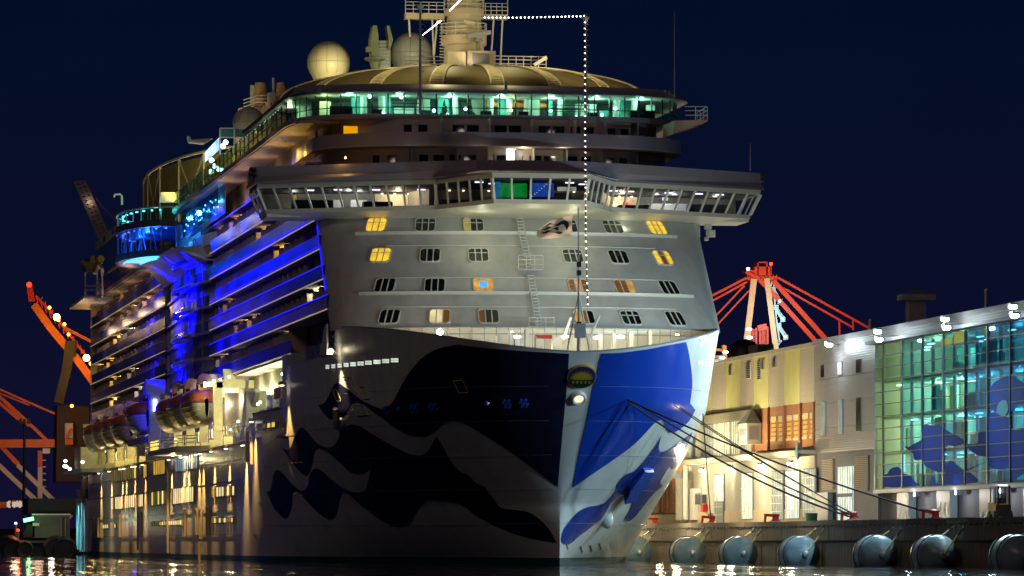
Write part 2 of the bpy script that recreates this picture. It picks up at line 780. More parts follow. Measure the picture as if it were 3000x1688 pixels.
def hull_pt(q, z, side, off=0.0):
    u, v = hq(q, z)
    if off:
        e = 0.004
        u2, v2 = hq(q + e, z)
        u3, v3 = hq(q, z + 0.02)
        a = Vector((u2 - u, v2 - v, 0))
        b = Vector((u3 - u, v3 - v, 0.02))
        n = a.cross(b)
        if n.length < 1e-9:
            n = Vector((-1, 0, 0))
        n.normalize()
        if n.y < 0 or (abs(n.y) < 1e-3 and n.x > 0):
            n = -n
        u, v, z = u + n.x * off, v + n.y * off, z + n.z * off
    return (u, side * v, z)


def ztop_bow(v):
    return 16.9 + 3.05 * (abs(v) / 16.4) ** 1.7


def ztop_aft(u):
    if u < 42:
        return 17.6
    if u < 69:
        return 14.0
    if u < 76:
        t = (u - 69) / 7
        return 12.7 + 1.3 * (1 - t) ** 2
    return 12.7


NQ = 130
qs = [((i / NQ) ** 1.15) * pi / 2 for i in range(NQ + 1)]
stern = lambda u: 1 - 0.14 * max(0, (u - 286) / 20) ** 2
UB = 306.0


def hull_cols(z, side):
    pts = []
    for q in qs:
        u, v = hq(q, z)
        pts.append((u, side * v, z))
    ue = pts[-1][0]
    us_ = [ue + (92 - ue) * i / 6 for i in range(1, 7)] + [92 + (286 - 92) * i / 20 for i in range(1, 21)] + [291, 296, 301, UB]
    pts += [(u, side * BEAM * stern(u), z) for u in us_]
    return pts


zrows = [0.55 + (11.5 - 0.55) * i / 46 for i in range(47)]
hb = MB()
for sd in (-1, 1):
    hb.grid([hull_cols(z, sd) for z in zrows])
    # bow bulwark strake
    rows = []
    cols = []
    for q in qs:
        z = 17.0
        for _ in range(14):
            z = ztop_bow(hq(q, z)[1])
        if hq(q, z)[0] > 17.2:
            break
        cols.append((q, z))
    NT = 30
    for t in range(NT + 1):
        row = []
        for q, zt in cols:
            z = 11.5 + (zt - 11.5) * t / NT
            u, v = hq(q, z)
            row.append((u, sd * v, z))
        rows.append(row)
    hb.grid(rows)
    # side strake aft of the bulwark, stepping down to the boat deck
    ulist = [17.2, 19, 21, 23, 26, 29, 32, 35, 38.5, 41.99, 42.0, 46, 50, 55, 60, 65, 69, 70, 71, 72, 73.5, 76]
    rows = []
    for t in range(NT + 1):
        row = [rows0 for rows0 in []]
        q, zt = cols[-1]
        z = 11.5 + (zt - 11.5) * t / NT
        u, v = hq(q, z)
        row.append((u, sd * v, z))
        for uu in ulist:
            z2 = 11.5 + (ztop_aft(uu) - 11.5) * t / NT
            uu2 = max(uu, u + 0.01 * (uu - 17.1))
            row.append((uu2, sd * hull_half(uu2, z2), z2))
        rows.append(row)
    hb.grid(rows)
bow_cols = cols
# transom
tr = []
for z in zrows:
    tr.append([(UB, -BEAM * stern(UB), z), (UB + 2, 0, z), (UB, BEAM * stern(UB), z)])
hb.grid(tr)
hull = hb.build("hull", WHITE, ship, smooth='all')

bb = MB()
for sd in (-1, 1):
    bb.grid([[(p[0], p[1] * 1.0, z) for p in hull_cols(z, sd)] for z in (-1.5, -0.5, 0.1, 0.55)])
bb.build("boot_stripe", BOOT, ship, smooth='all')

# bulwark inner face and cap rail, foredeck plate
ib = MB()
cap = []
for sd in (-1, 1):
    rows = []
    for t in range(4):
        row = []
        for q, zt in bow_cols:
            z = 16.0 + (zt - 16.0) * t / 3
            u, v = hq(q, z)
            row.append((u + 0.35, sd * max(0, v - 0.25), z))
        rows.append(row)
    ib.grid(rows)
ib.build("bulwark_lining", CREAM, ship, smooth='all')
for sd in (-1, 1):
    pts = []
    for q, zt in bow_cols[::2]:
        u, v = hq(q, zt)
        pts.append((u + 0.12, sd * max(0, v - 0.08), zt + 0.03))
    cb = MB()
    cb.path(pts, 0.10, 6)
    cb.build("cap_rail", GREY, ship)
dk = MB()
left = [(hq(q, 16.2)[0] + 0.3, -max(0, hq(q, 16.2)[1] - 0.2)) for q, zt in bow_cols]
dk.prism(left + [(28, -16), (28, 16)] + [(u, -v) for u, v in reversed(left)], 15.9, 16.2)
dk.build("foredeck", paint("deck_green", (0.16, 0.20, 0.14), 0.7), ship)

# ---------------------------------------------------------------- painted wave print on the bow


def hull_print(name, poly, side, m, off=0.06, step=(0.45, 0.4), sub=4, smooth=True):
    pp = smooth_poly(poly, sub) if smooth else [p[:2] for p in poly]
    qz = []
    for p in pp:
        h = hull_hit(p[0], p[1], side)
        if h is not None:
            if not qz or abs(h[0] - qz[-1][0]) + abs(h[1] - qz[-1][1]) > 1e-3:
                qz.append(h)
    V, Fs = tess([(q * 24, z) for q, z in qz], step)
    mb = MB()
    mb.add([hull_pt(q / 24, z, side, off) for q, z in V], Fs)
    return mb.build(name, m, ship, smooth='all')


def px(pts, sc, ox, oy):
    return [((ox + p[0] / sc, oy + p[1] / sc) + tuple(p[2:])) for p in pts]


TOP = (px([(400, 1010, 1), (480, 980), (540, 880), (580, 790), (610, 745), (660, 735), (740, 790), (830, 860), (940, 945), (1090, 1020), (1200, 1055), (1260, 1030),
           (1320, 980), (1400, 840), (1480, 690), (1600, 520), (1720, 400), (1900, 300), (2120, 255)], 4.262, 840, 950)
       + px([(0, 132), (300, 172), (900, 222), (1530, 258, 1), (1500, 700), (1470, 1000), (1430, 1449)], 4.675, 1340, 980)
       + px([(2530, 680, 1), (2200, 430), (1900, 230), (1740, 140), (1640, 122), (1560, 150), (1480, 220), (1400, 250), (1290, 240), (1150, 170), (1050, 90)], 2.862, 750, 1188)
       + px([(1110, 1110), (1000, 1025), (900, 975), (820, 995), (765, 1060), (720, 1150), (660, 1225), (600, 1230), (520, 1160), (440, 1080)], 4.262, 840, 950))
hull_print("painted_upper_wave", TOP, -1, NAVY)
LOW = px([(220, 350, 1), (270, 375), (300, 340), (330, 260), (380, 185), (430, 215), (500, 300), (560, 340), (620, 350), (680, 310), (720, 210), (790, 160), (870, 170), (1000, 250),
          (1150, 335), (1280, 400), (1380, 415), (1440, 385), (1480, 320), (1515, 255, 1), (1560, 330), (1620, 440), (1700, 540), (1780, 580), (1840, 640), (1920, 680, 1),
          (1980, 760), (2050, 850), (2150, 870), (2280, 890), (2380, 950), (2470, 1050), (2525, 1150, 1), (2400, 1130), (2200, 1080), (2000, 1000), (1850, 920), (1730, 830),
          (1650, 800), (1550, 790), (1430, 780), (1380, 830), (1330, 900), (1290, 970), (1220, 1005), (1120, 990), (1000, 920), (870, 820), (780, 740), (730, 725), (695, 780),
          (680, 880), (650, 940), (600, 945), (520, 890), (430, 800), (380, 740), (330, 715), (305, 750), (300, 840), (270, 930), (230, 935), (170, 880), (120, 790), (90, 715, 1),
          (115, 720), (135, 680), (150, 580), (185, 540), (230, 570), (290, 640), (350, 695), (400, 712), (440, 670), (460, 570), (500, 528), (560, 550), (650, 630), (750, 700),
          (850, 727), (910, 710), (940, 650), (960, 560), (980, 495, 1), (930, 545), (870, 565), (790, 550), (700, 470), (620, 400), (560, 365), (520, 355), (490, 390), (470, 490),
          (440, 570), (400, 577), (340, 520), (280, 440)], 2.862, 750, 1188)
hull_print("painted_lower_wave", LOW, -1, NAVY)
BLU = (px([(590, 360, 1), (750, 355), (900, 345), (1250, 300), (1500, 250), (1780, 200, 1), (1812, 330), (1850, 560), (1866, 770), (1858, 900), (1835, 1080)], 4.83, 1640, 960)
       + px([(1297, 300), (1330, 340, 1), (1290, 412), (1230, 468), (1180, 491), (1150, 485), (1130, 450), (1110, 408), (1060, 428), (960, 535), (860, 620), (680, 745), (515, 860, 1),
             (555, 640), (610, 400), (660, 150)], 2.271, 1450, 1050))
hull_print("painted_blue_panel", BLU, 1, BLUE)
FAC = px([(1108, 503, 1), (1085, 545), (1060, 590), (1000, 670), (930, 745), (870, 770), (815, 830), (800, 880), (740, 950), (690, 972), (600, 992), (540, 1030), (480, 1100), (450, 1150),
          (440, 1220), (490, 1235), (560, 1180), (640, 1120), (710, 1060), (770, 960), (830, 922), (927, 910, 1), (900, 1000), (865, 1060), (880, 1080), (930, 1050), (1050, 900),
          (1108, 850), (1098, 820), (1130, 760), (1162, 708, 1), (1180, 733), (1225, 690), (1262, 610), (1292, 540), (1310, 490), (1285, 510), (1180, 585), (1110, 620), (1087, 595), (1095, 545)], 2.271, 1450, 1050)
hull_print("painted_blue_face", FAC, 1, paint("deep_blue_hull_paint", (0.02, 0.05, 0.30), 0.25, var=0.15, scale=0.4))
# plate seams on the bow
SEAM = paint("weld_seam", (0.30, 0.31, 0.33), 0.4)
for sd in (-1, 1):
    for z in (3.4, 6.2, 8.9, 11.6, 14.3):
        mb = MB()
        mb.path([hull_pt(q, z, sd, 0.065) for q in [0.06 + i * 0.035 for i in range(42)]], 0.010, 4)
        mb.build("plate_seam", SEAM, ship)

# ---------------------------------------------------------------- small things on the bow plating


def on_hull(x, y, side, off=0.05):
    h = hull_hit(x, y, side)
    return hull_pt(h[0], h[1], side, off) if h else None


def hull_patch(mb, x, y, w, h, side, off0, off1, lean=0.0, n=4):
    """small plate w by h picture units on the plating"""
    c = [(-w / 2 + lean * -h / 2, h / 2), (w / 2 + lean * -h / 2, h / 2), (w / 2 + lean * h / 2, -h / 2), (-w / 2 + lean * h / 2, -h / 2)]
    lo = [on_hull(x + a, y + b, side, off0) for a, b in c]
    hi = [on_hull(x + a, y + b, side, off1) for a, b in c]
    if any(p is None for p in lo + hi):
        return False
    mb.add(lo + hi, [(3, 2, 1, 0), (4, 5, 6, 7), (0, 1, 5, 4), (1, 2, 6, 5), (2, 3, 7, 6), (3, 0, 4, 7)])
    return True


WINW = lit("bow_window_light", (0.85, 0.95, 0.80), 0.75, var=0.3, vscale=0.8)
WHITEF = SAT
for x, y, w in [(962, 1075, 13), (979, 1073, 14), (998, 1071, 15), (1016.5, 1069, 17), (1037, 1067, 19), (1059, 1065, 20.5), (1082, 1062.5, 22), (1107, 1060, 23), (1132, 1057.5, 23), (1158.5, 1055, 24)]:
    fr = MB()
    hull_patch(fr, x, y, w, 13.5, -1, 0.02, 0.07)
    f = fr.build("bow_window", DGREY, ship)
    for dy in (-3.2, 3.2):
        pn = MB()
        if hull_patch(pn, x, y + dy, w - 3, 5.2, -1, 0.07, 0.09):
            pn.build("pane", WINW, f)
for x, y in [(2047, 1062), (2057, 1064), (2066, 1066), (2075, 1068)]:
    fr = MB()
    if hull_patch(fr, x, y, 6, 11, 1, 0.02, 0.07):
        fr.build("bow_window", WINW, ship)
BLUEF = lit("fairlead_reflection", (0.05, 0.25, 0.9), 0.02)
FAIR = paint("blue_fairlead_paint", (0.03, 0.16, 0.75), 0.2, spec=1.0, var=0.3, scale=4)
for x, y, cols_ in [(1141, 1199, 1), (1217, 1195, 2), (1271, 1191, 2), (1484, 1180, 2), (1533, 1178, 2)]:
    fr = MB()
    for c in range(cols_):
        for r_ in range(2):
            hull_patch(fr, x - 6 + c * 12 + r_ * 5, y - 6 + r_ * 12, 8, 9, -1, 0.03, 0.30, 0.4)
    fr.build("roller_fairlead", FAIR, ship)
for x, y in [(1171, 1197), (1428, 1181)]:
    p = on_hull(x, y, -1, 0.05)
    MB().ball(p, 0.24, 10).build("hawse_eye", FAIR, ship)
YFR = paint("yellow_door_frame", (0.66, 0.55, 0.22), 0.5)


def hull_outline(name, pts, side, m, r=0.045):
    mb = MB()
    P = [on_hull(x, y, side, 0.05) for x, y in pts]
    if any(p is None for p in P):
        return
    mb.path(P + [P[0]], r, 5)
    mb.build(name, m, ship)


for pts in ([(1329, 1116), (1352, 1113), (1357, 1114), (1373, 1148), (1369, 1150), (1346, 1150)],
            [(1054, 1133), (1071, 1132), (1084, 1165), (1082, 1168), (1069, 1169), (1066, 1166)],
            [(977, 1142), (988, 1140), (1001, 1172), (999, 1175), (988, 1175)],
            [(1033, 1187), (1066, 1187), (1081, 1214), (1046, 1217)],
            [(1004, 1105), (1033, 1104), (1062, 1172), (1050, 1150)]):
    hull_outline("shell_door_frame", pts, -1, YFR)
# starboard anchor in its pocket
an = MB()
pa, pb_ = on_hull(990, 1196, -1, 0.25), on_hull(996, 1250, -1, 0.35)
an.tube(pa, pb_, 0.22, 8)
for x, y in ((1008, 1223), (982, 1228)):
    an.tube(pb_, on_hull(x, y, -1, 0.3), 0.14, 6)
an.build("anchor", GREY, ship)
# port anchor pocket and bow thruster bulge
BLUED = paint("pocket_blue_paint", (0.02, 0.06, 0.36), 0.35)
pk = MB()
P = [on_hull(*p, 1, o) for p, o in [((1884, 1369), 0.05), ((1912, 1371), 0.05), ((1848, 1448), 0.05), ((1826, 1449), 0.05), ((1838, 1420), 0.05)]]
P2 = [on_hull(*p, 1, o) for p, o in [((1878, 1372), 0.45), ((1906, 1374), 0.45), ((1842, 1452), 0.75), ((1812, 1460), 0.75), ((1834, 1424), 0.6)]]
if all(P) and all(P2):
    pk.add(P + P2, [(0, 1, 2, 3, 4), (9, 8, 7, 6, 5)] + [(i, (i + 1) % 5, 5 + (i + 1) % 5, 5 + i) for i in range(5)])
    pk.build("anchor_pocket", BLUED, ship)
bl = MB()
p = on_hull(1775, 1520, 1, 0.1)
bl.ball(p, 0.62, 14, (0.9, 0.9, 1.25))
bl.build("anchor_bolster", WHITE, ship, smooth='all')
# draught marks
for x, y in [(1660, 1600), (1703, 1608), (1731, 1606), (1758, 1600)]:
    mb = MB()
    if hull_patch(mb, x, y, 3, 18, 1, 0.02, 0.05, -0.3):
        mb.build("draught_mark", DGREY, ship)

# sun emblem on the stem band: oval plate lying tangent to the bow
E_C = (1704.5, 1105.5)
ec = Vector(on_hull(1712, 1105, 1, 0.0))
el, er_ = Vector(on_hull(1672, 1105, -1, 0.0)), Vector(on_hull(1738, 1105, 1, 0.0))
et = Vector(on_hull(1708, 1080, 1, 0.0))
eh = (er_ - el).normalized()
eh = Vector((0, 1, 0))
ev = Vector((hull_par(ec.z + .5)[0] - hull_par(ec.z - .5)[0], 0, 1.0))
ev.normalize()
en = ev.cross(eh).normalized()
if en.x > 0:
    en = -en
es_ = Vector(hull_pt(0, ec.z, 1))
e0 = PU(1704.5, 1105.5, es_.x - 0.28)
e0 = Vector(e0)
emblem = node("sun_emblem", ship)
EA, EB = 1.17, 1.12
GOLD = paint("emblem_gold", (0.42, 0.30, 0.02), 0.45, var=0.15)
EDK = paint("emblem_navy", (0.02, 0.02, 0.12), 0.4)
EGR = paint("emblem_dark_green", (0.012, 0.035, 0.02), 0.4)


def emb(pts, off, m, name):
    mb = MB()
    P = [e0 + eh * a + ev * b + en * off for a, b in pts]
    mb.slab(P, -en * 0.5 if off < 0.03 else -en * 0.02)
    mb.build(name, m, emblem)


ell = lambda a, b, n=40: [(a * cos(2 * pi * i / n), b * sin(2 * pi * i / n)) for i in range(n)]
emb(ell(EA, EB), 0.0, GOLD, "rim")
emb(ell(EA - .07, EB - .07), 0.03, EDK, "field")
low = [(1.08 * cos(t), 1.03 * sin(t)) for t in [pi + 0.26 + i * (pi - 0.52) / 16 for i in range(17)]]
emb(low, 0.04, EGR, "lower_field")
emb([(0.72 * cos(pi * i / 20), -0.2 + 0.68 * sin(pi * i / 20)) for i in range(21)], 0.06, GOLD, "sun_disc")
for i in range(17):
    t = pi * (i + 0.5) / 17
    ln = 1.32 if i % 2 else 1.2
    a = (0.72 * cos(t - .07), -0.2 + 0.68 * sin(t - .07))
    b = (0.72 * cos(t + .07), -0.2 + 0.68 * sin(t + .07))
    c_ = (0.72 * ln * 1.08 * cos(t), -0.2 + 0.76 * ln * sin(t))
    emb([a, c_, b], 0.06, GOLD, "sun_ray")
for i in range(5):
    x = -0.66 + i * 0.33
    emb([(x - .12, -.38), (x + .06, -.38), (x + .12, -.48), (x + .02, -.60), (x - .10, -.54), (x - .02, -.47)], 0.06, GOLD, "wave_mark")
# round lit fairlead below the emblem
fl = Vector(PU(1696, 1168, hull_par(13.3)[0] - 0.25))
fe = node("bow_fairlead", ship)
mb = MB()
mb.lathe(fl + en * -0.5, [(0.58, 0), (0.60, 0.5), (0.52, 0.66), (0.40, 0.62), (0.36, 0.4)], 20, tuple(en))
mb.build("ring", WHITE, fe, smooth=True)
mb = MB()
mb.lathe(fl + en * 0.02, [(0.01, 0), (0.37, 0.0)], 20, tuple(en))
mb.build("lit_throat", lit("fairlead_light", (1.0, 0.9, 0.6), 0.9), fe)

# ================================================================ superstructure front
def uc_wall(z):
    """how far aft the raked front stands at height z, on the centre line"""
    return 10.3 + (z - 19.6) * 1.03


WW = 16.62


def uwall(v, z):
    t = min(abs(v) / WW, 1.0)
    return uc_wall(z) + 6.0 * (1 - (1 - t ** 2.2) ** (1 / 1.8))


def zat(y, u):
    return HC + (HY - y) * (Y0 + u * cT) / F


def wall_frame(v, z):
    e = 0.02
    h = Vector((uwall(v + e, z) - uwall(v - e, z), 2 * e, 0)).normalized()
    s = Vector((uwall(v, z + e) - uwall(v, z - e), 0, 2 * e))
    n = h.cross(s)
    if n.x > 0:
        n = -n
    n.normalize()
    s = s - h * s.dot(h)
    s.normalize()
    return Vector((uwall(v, z), v, z)), h, s, n


vs_ = [WW * sin(pi / 2 * i / 40) for i in range(-40, 41)]
mb = MB()
zs = [19.6 + (29.5 - 19.6) * i / 22 for i in range(23)]
rows = []
for z in zs:
    row = [(uwall(-WW, z) + 1.0, -WW, z)] + [(uwall(v, z), v, z) for v in vs_] + [(uwall(WW, z) + 14, WW, z)]
    rows.append(row)
mb.grid(rows)
mb.build("front_wall", WALLP, ship, smooth='all')
# lower front: breakwater face on the foredeck, bathed by the deck lamps
mb = MB()
rows = []
for z in (15.9, 17.5, 19.45):
    rows.append([(8.6 + 6.5 * (1 - (1 - min(1, abs(v) / 15.2) ** 2.2) ** (1 / 1.8)), v, z) for v in [15.2 * sin(pi / 2 * i / 30) for i in range(-30, 31)]])
mb.grid(rows)
mb.build("deckhouse_front", CREAM, ship, smooth='all')
mb = MB()
top = [(8.2 + 6.5 * (1 - (1 - min(1, abs(v) / 15.3) ** 2.2) ** (1 / 1.8)), v) for v in [15.3 * sin(pi / 2 * i / 30) for i in range(-30, 31)]]
mb.prism(top + [(27, 15.3), (27, -15.3)], 19.45, 19.62)
mb.build("deckhouse_top", CREAM, ship)

# ledges and thin rails across the front
LEDGE = paint("ledge_white", (0.8, 0.79, 0.72), 0.4, var=0.05)


def zwall_at(y, v=0.0):
    z = 24.0
    for _ in range(30):
        z = zat(y, uwall(v, z))
    return z


for y, half, rr, nm in [(686, 13.9, 0.12, "ledge"), (862, 14.3, 0.12, "ledge"), (640, 11.8, 0.05, "rain_gutter"), (722, 11.6, 0.05, "rain_gutter"), (815.6, 12.2, 0.05, "rain_gutter"), (901, 12.4, 0.05, "rain_gutter")]:
    z = zwall_at(y)
    mb = MB()
    vv = [-half + 2 * half * i / 40 for i in range(41)]
    if rr > 0.1:
        rows = []
        for dn, dz in ((0, -.12), (.20, -.09), (.22, .07), (0, .11)):
            rows.append([tuple(wall_frame(v, z)[0] + wall_frame(v, z)[3] * dn + Vector((0, 0, dz))) for v in vv])
        mb.grid(rows, False)
    else:
        mb.path([tuple(wall_frame(v, z)[0] + wall_frame(v, z)[3] * 0.06) for v in vv], rr, 5)
    lo = mb.build(nm, LEDGE, ship)

# cabin windows
PANE = {
    'Y': lit("lit_curtain_yellow", (1.0, 0.62, 0.03), 0.85, var=0.35, vscale=1.6),
    'y': lit("lit_curtain_dim", (0.62, 0.50, 0.10), 0.38, var=0.4, vscale=1.6),
    'C': lit("lit_curtain_cream", (1.0, 0.84, 0.42), 0.62, var=0.3, vscale=1.4),
    'O': lit("lit_room_orange", (0.95, 0.46, 0.08), 0.52, var=0.5, vscale=1.5),
    'B': lit("lit_room_brown", (0.34, 0.13, 0.02), 0.28, var=0.5, vscale=1.5),
    'T': paint("dark_teal_glass", (0.012, 0.045, 0.040), 0.08, var=0.4, scale=2, spec=0.9),
    'K': DARKGL,
    'G': lit("tv_glow", (0.05, 0.35, 1.0), 1.2, var=0.3, vscale=3),
}
rrect = lambda w, h, r, n=5: [(sx * (w / 2 - r) + r * cos(a0 + pi / 2 * i / n), sy * (h / 2 - r) + r * sin(a0 + pi / 2 * i / n))
                              for sx, sy, a0 in ((1, 1, 0), (-1, 1, pi / 2), (-1, -1, pi), (1, -1, 3 * pi / 2)) for i in range(n + 1)]


def wall_window(v, z, code, w=1.62, h=1.62):
    P, hh, ss, nn = wall_frame(v, z)
    if hh.y < 0:
        hh = -hh
    at = lambda a, b, o: P + hh * a + ss * b + nn * o
    wn_ = node("cabin_window", ship)
    out, inn = rrect(w + .16, h + .16, .36), rrect(w, h, .30)
    mb = MB()
    n = len(out)
    rings = [[at(a, b, o) for a, b in pts] for pts, o in ((out, -.1), (out, .10), (inn, .10), (inn, -.04))]
    mb.grid([r_ + [r_[0]] for r_ in rings])
    mb.build("frame", LEDGE, wn_)
    third = w / 3
    for k in range(3):
        a0, a1 = -w / 2 + k * third, -w / 2 + (k + 1) * third
        poly = [(max(a0, min(a1, a)), b) for a, b in inn]
        mb = MB()
        mb.add([at(a, b, .055) for a, b in poly], [tuple(range(len(poly)))])
        o = mb.build("pane", PANE[code[k]], wn_)
    for k in (1, 2):
        a = -w / 2 + k * third
        mb = MB()
        mb.bar(at(a, -h / 2 + .02, .09), at(a, h / 2 - .02, .09), .09, .07, nn)
        mb.build("mullion", LEDGE, wn_)
    if 'Y' in code or 'T' in code:
        mb = MB()
        mb.bar(at(-w / 2 + .05, .28, .08), at(w / 2 - .05, .28, .08), .05, .05, nn)
        mb.build("transom", LEDGE, wn_)
    if code == 'OGO':
        mb = MB()
        mb.slab([at(-.30, -.28, .075), at(.30, -.28, .075), at(.30, .34, .075), at(-.30, .34, .075)], nn * 0.02)
        mb.build("television", PANE['G'], wn_)
    return wn_


ROWS = [(661, {-12: 'YYY', -8: 'TTT', -4: 'yTT', 4: 'yyT', 8: 'TTT', 12: 'YYY'}),
        (749, {-12: 'YYY', -8: 'KKK', -4: 'TTT', 4: 'TTK', 8: 'KKK', 12: 'YBY'}),
        (837, {-12: 'KKK', -8: 'KKK', -4: 'OOO', 4: 'BOB', 8: 'BBO', 12: 'KKK'}),
        (928, {-12: 'KKK', -8: 'CCB', -4: 'BKK', 4: 'OBK', 8: 'TKK', 12: 'KKK'})]
for y, d in ROWS:
    for k, code in d.items():
        v = k * 1.012
        z = 24.0
        for _ in range(30):
            z = zat(y + abs(k) * 0.3, uwall(v, z))
        if (y, k) == (837, -4):
            code = 'OGO'
            PANE_mid = PANE['O']
            PANE['G'], keep = PANE['O'], PANE['G']
            w_ = wall_window(v, z, 'OOO')
            PANE['G'] = keep
            P, hh, ss, nn = wall_frame(v, z)
            if hh.y < 0:
                hh = -hh
            mb = MB()
            mb.slab([P + hh * a + ss * b + nn * .11 for a, b in ((-.36, -.3), (.33, -.3), (.33, .42), (-.36, .42))], nn * 0.02)
            mb.build("television", keep, w_)
        else:
            wall_window(v, z, code)

# ladder with two landings up the middle of the front
lad = node("wall_ladder", ship)
for ya, yb, xa, xb in ((640, 790, 1522, 1552), (808, 960, 1556, 1580)):
    n = 16
    for i in range(n + 1):
        t = i / n
        x, y = xa + (xb - xa) * t, ya + (yb - ya) * t
        z = zwall_at(y)
        p = Vector(PU(x, y, uwall(0, z) - 0.35))
        mb = MB()
        mb.bar(p - Vector((0, .26, 0)), p + Vector((0, .26, 0)), .07, .07)
        mb.build("rung", LEDGE, lad)
    for dv in (-.26, .26):
        pts = []
        for i in range(5):
            t = i / 4
            x, y = xa + (xb - xa) * t, ya + (yb - ya) * t
            z = zwall_at(y)
            pts.append(Vector(PU(x, y, uwall(0, z) - 0.35)) + Vector((0, dv, 0)))
        mb = MB()
        mb.path(pts, .05, 5)
        mb.build("ladder_rail", LEDGE, lad)
for x, y in ((1549, 772), (1581, 955)):
    z = zwall_at(y + 10)
    u0 = uwall(0, z) - 0.1
    c0 = Vector(PU(x, y + 18, u0))
    pl = node("ladder_landing", ship)
    MB().box(u0 - 1.0, u0, c0.y - 1.05, c0.y + 1.05, c0.z - .06, c0.z).build("landing_floor", LEDGE, pl)
    for zz in (.4, .8, 1.15):
        mb = MB()
        mb.path([(u0 - .05, c0.y - 1.05, c0.z + zz), (u0 - 1.0, c0.y - 1.05, c0.z + zz), (u0 - 1.0, c0.y + 1.05, c0.z + zz), (u0 - .05, c0.y + 1.05, c0.z + zz)], .035, 5)
        mb.build("rail", LEDGE, pl)
    for dv in (-1.05, -.35, .35, 1.05):
        mb = MB()
        mb.tube((u0 - 1.0, c0.y + dv, c0.z), (u0 - 1.0, c0.y + dv, c0.z + 1.15), .035, 5)
        mb.build("post", LEDGE, pl)

# ================================================================ bridge
RB = [(31, -21.2), (25.6, -21.2), (18, -7.45), (10, -3.85), (10, 3.85), (18, 7.45), (25.6, 21.2), (31, 21.2)]
RT = [(31.2, -22.0), (25.0, -22.0), (17.3, -7.7), (9.35, -4.1), (9.35, 4.1), (17.3, 7.7), (25.0, 22.0), (31.2, 22.0)]
ZB, ZT = 30.35, 32.1
bridge = node("bridge", ship)
mb = MB()
mb.prism(RB, 30.0, ZB)
mb.build("sill_band", CREAM, bridge)
# coved underside down to the front wall
mb = MB()
nv = 60
ring = []


def rb_at(v):
    pts = RB[1:-1]
    for (u0, v0), (u1, v1) in zip(pts, pts[1:]):
        if v0 <= v <= v1:
            return u0 + (u1 - u0) * (v - v0) / (v1 - v0)
    return RB[1][0]


vv = [-21.2 + 42.4 * i / nv for i in range(nv + 1)]
rows = []
for t in [i / 6 for i in range(7)]:
    row = []
    for v in vv:
        a = (rb_at(v) + 0.05, v, 30.0)
        vb = max(-WW * .995, min(WW * .995, v * 0.80))
        if abs(v) < 16.2:
            vb = v
        wing = max(0.0, (abs(v) - 16.2) / 5.0)
        b = (uwall(vb, 29.5) + 0.1, vb, 29.45) if wing == 0 else (uwall(WW * .99 * (1 if v > 0 else -1), 29.5) + .1 + wing * 2, v, 29.45 + 0.35 * wing)
        s = t
        row.append((a[0] + (b[0] - a[0]) * s, a[1] + (b[1] - a[1]) * s, a[2] + (b[2] - a[2]) * s ** 1.3))
    rows.append(row)
mb.grid(rows)
for sd in (-1, 1):
    mb.box(25.7, 31, min(sd * 16, sd * 21.1), max(sd * 16, sd * 21.1), 29.75, 30.0)
mb.build("coved_underside", CREAM, bridge, smooth=True)
mb = MB()
mb.prism(RT, ZT, 32.48)
mb.build("eaves_band", CREAM, bridge)
mb = MB()
P2 = [(31.2, -22.1), (25.5, -22.1), (17.5, -9), (15.2, -4.5), (14.8, 0), (15.2, 4.5), (17.5, 9), (25.5, 22.1), (31.2, 22.1)]
P1 = [(31.2, -22.3), (24.8, -22.3), (17.0, -7.9), (9.2, -4.2), (9.2, 0), (9.2, 4.2), (17.0, 7.9), (24.8, 22.3), (31.2, 22.3)]
mb.grid([[(a, b, 32.48) for a, b in P1], [(a * .9 + c * .1, b * .9 + d * .1, 32.62) for (a, b), (c, d) in zip(P1, P2)], [(a, b, 33.15) for a, b in P2], [(a + .1, b, 34.0) for a, b in P2], [(a + .4, b * .985, 34.0) for a, b in P2], [(a + .4, b * .985, 33.0) for a, b in P2]])
mb.build("roof_parapet", ROOFG, bridge)
mb = MB()
mb.prism([(a + .3, b * .98) for a, b in P2] + [(45, 17), (45, -17)], 32.6, 32.75)
mb.build("roof_deck", DGREY, bridge)
for sd in (-1, 1):
    for z in (33.3, 33.75):
        MB().box(25.2, 27, min(sd * 22.1, sd * 22.5), max(sd * 22.1, sd * 22.5), z, z + .2).build("side_lamp_box", BLACK, bridge)
segs = [(0, 2), (1, 11), (2, 5), (3, 5), (4, 5), (5, 11), (6, 2)]
BGL = glass("bridge_glass", (0.80, 0.84, 0.84), 0.10)
for si, n in segs:
    b0, b1, t0, t1 = RB[si], RB[si + 1], RT[si], RT[si + 1]
    for i in range(n + 1):
        k = i / n
        pb = (b0[0] + (b1[0] - b0[0]) * k, b0[1] + (b1[1] - b0[1]) * k, ZB)
        pt = (t0[0] + (t1[0] - t0[0]) * k, t0[1] + (t1[1] - t0[1]) * k, ZT)
        if i or si == 0:
            mb = MB()
            big = i in (0, n)
            mb.bar(pb, pt, .20 if big else .13, .26 if big else .16, (b1[0] - b0[0], b1[1] - b0[1], 0))
            mb.build("window_post", SAT, bridge)
        if i < n:
            k2 = (i + 1) / n
            qb_ = (b0[0] + (b1[0] - b0[0]) * k2, b0[1] + (b1[1] - b0[1]) * k2, ZB)
            qt = (t0[0] + (t1[0] - t0[0]) * k2, t0[1] + (t1[1] - t0[1]) * k2, ZT)
            mb = MB()
            mb.quad(pb, qb_, qt, pt)
            mb.build("window_pane", BGL, bridge)
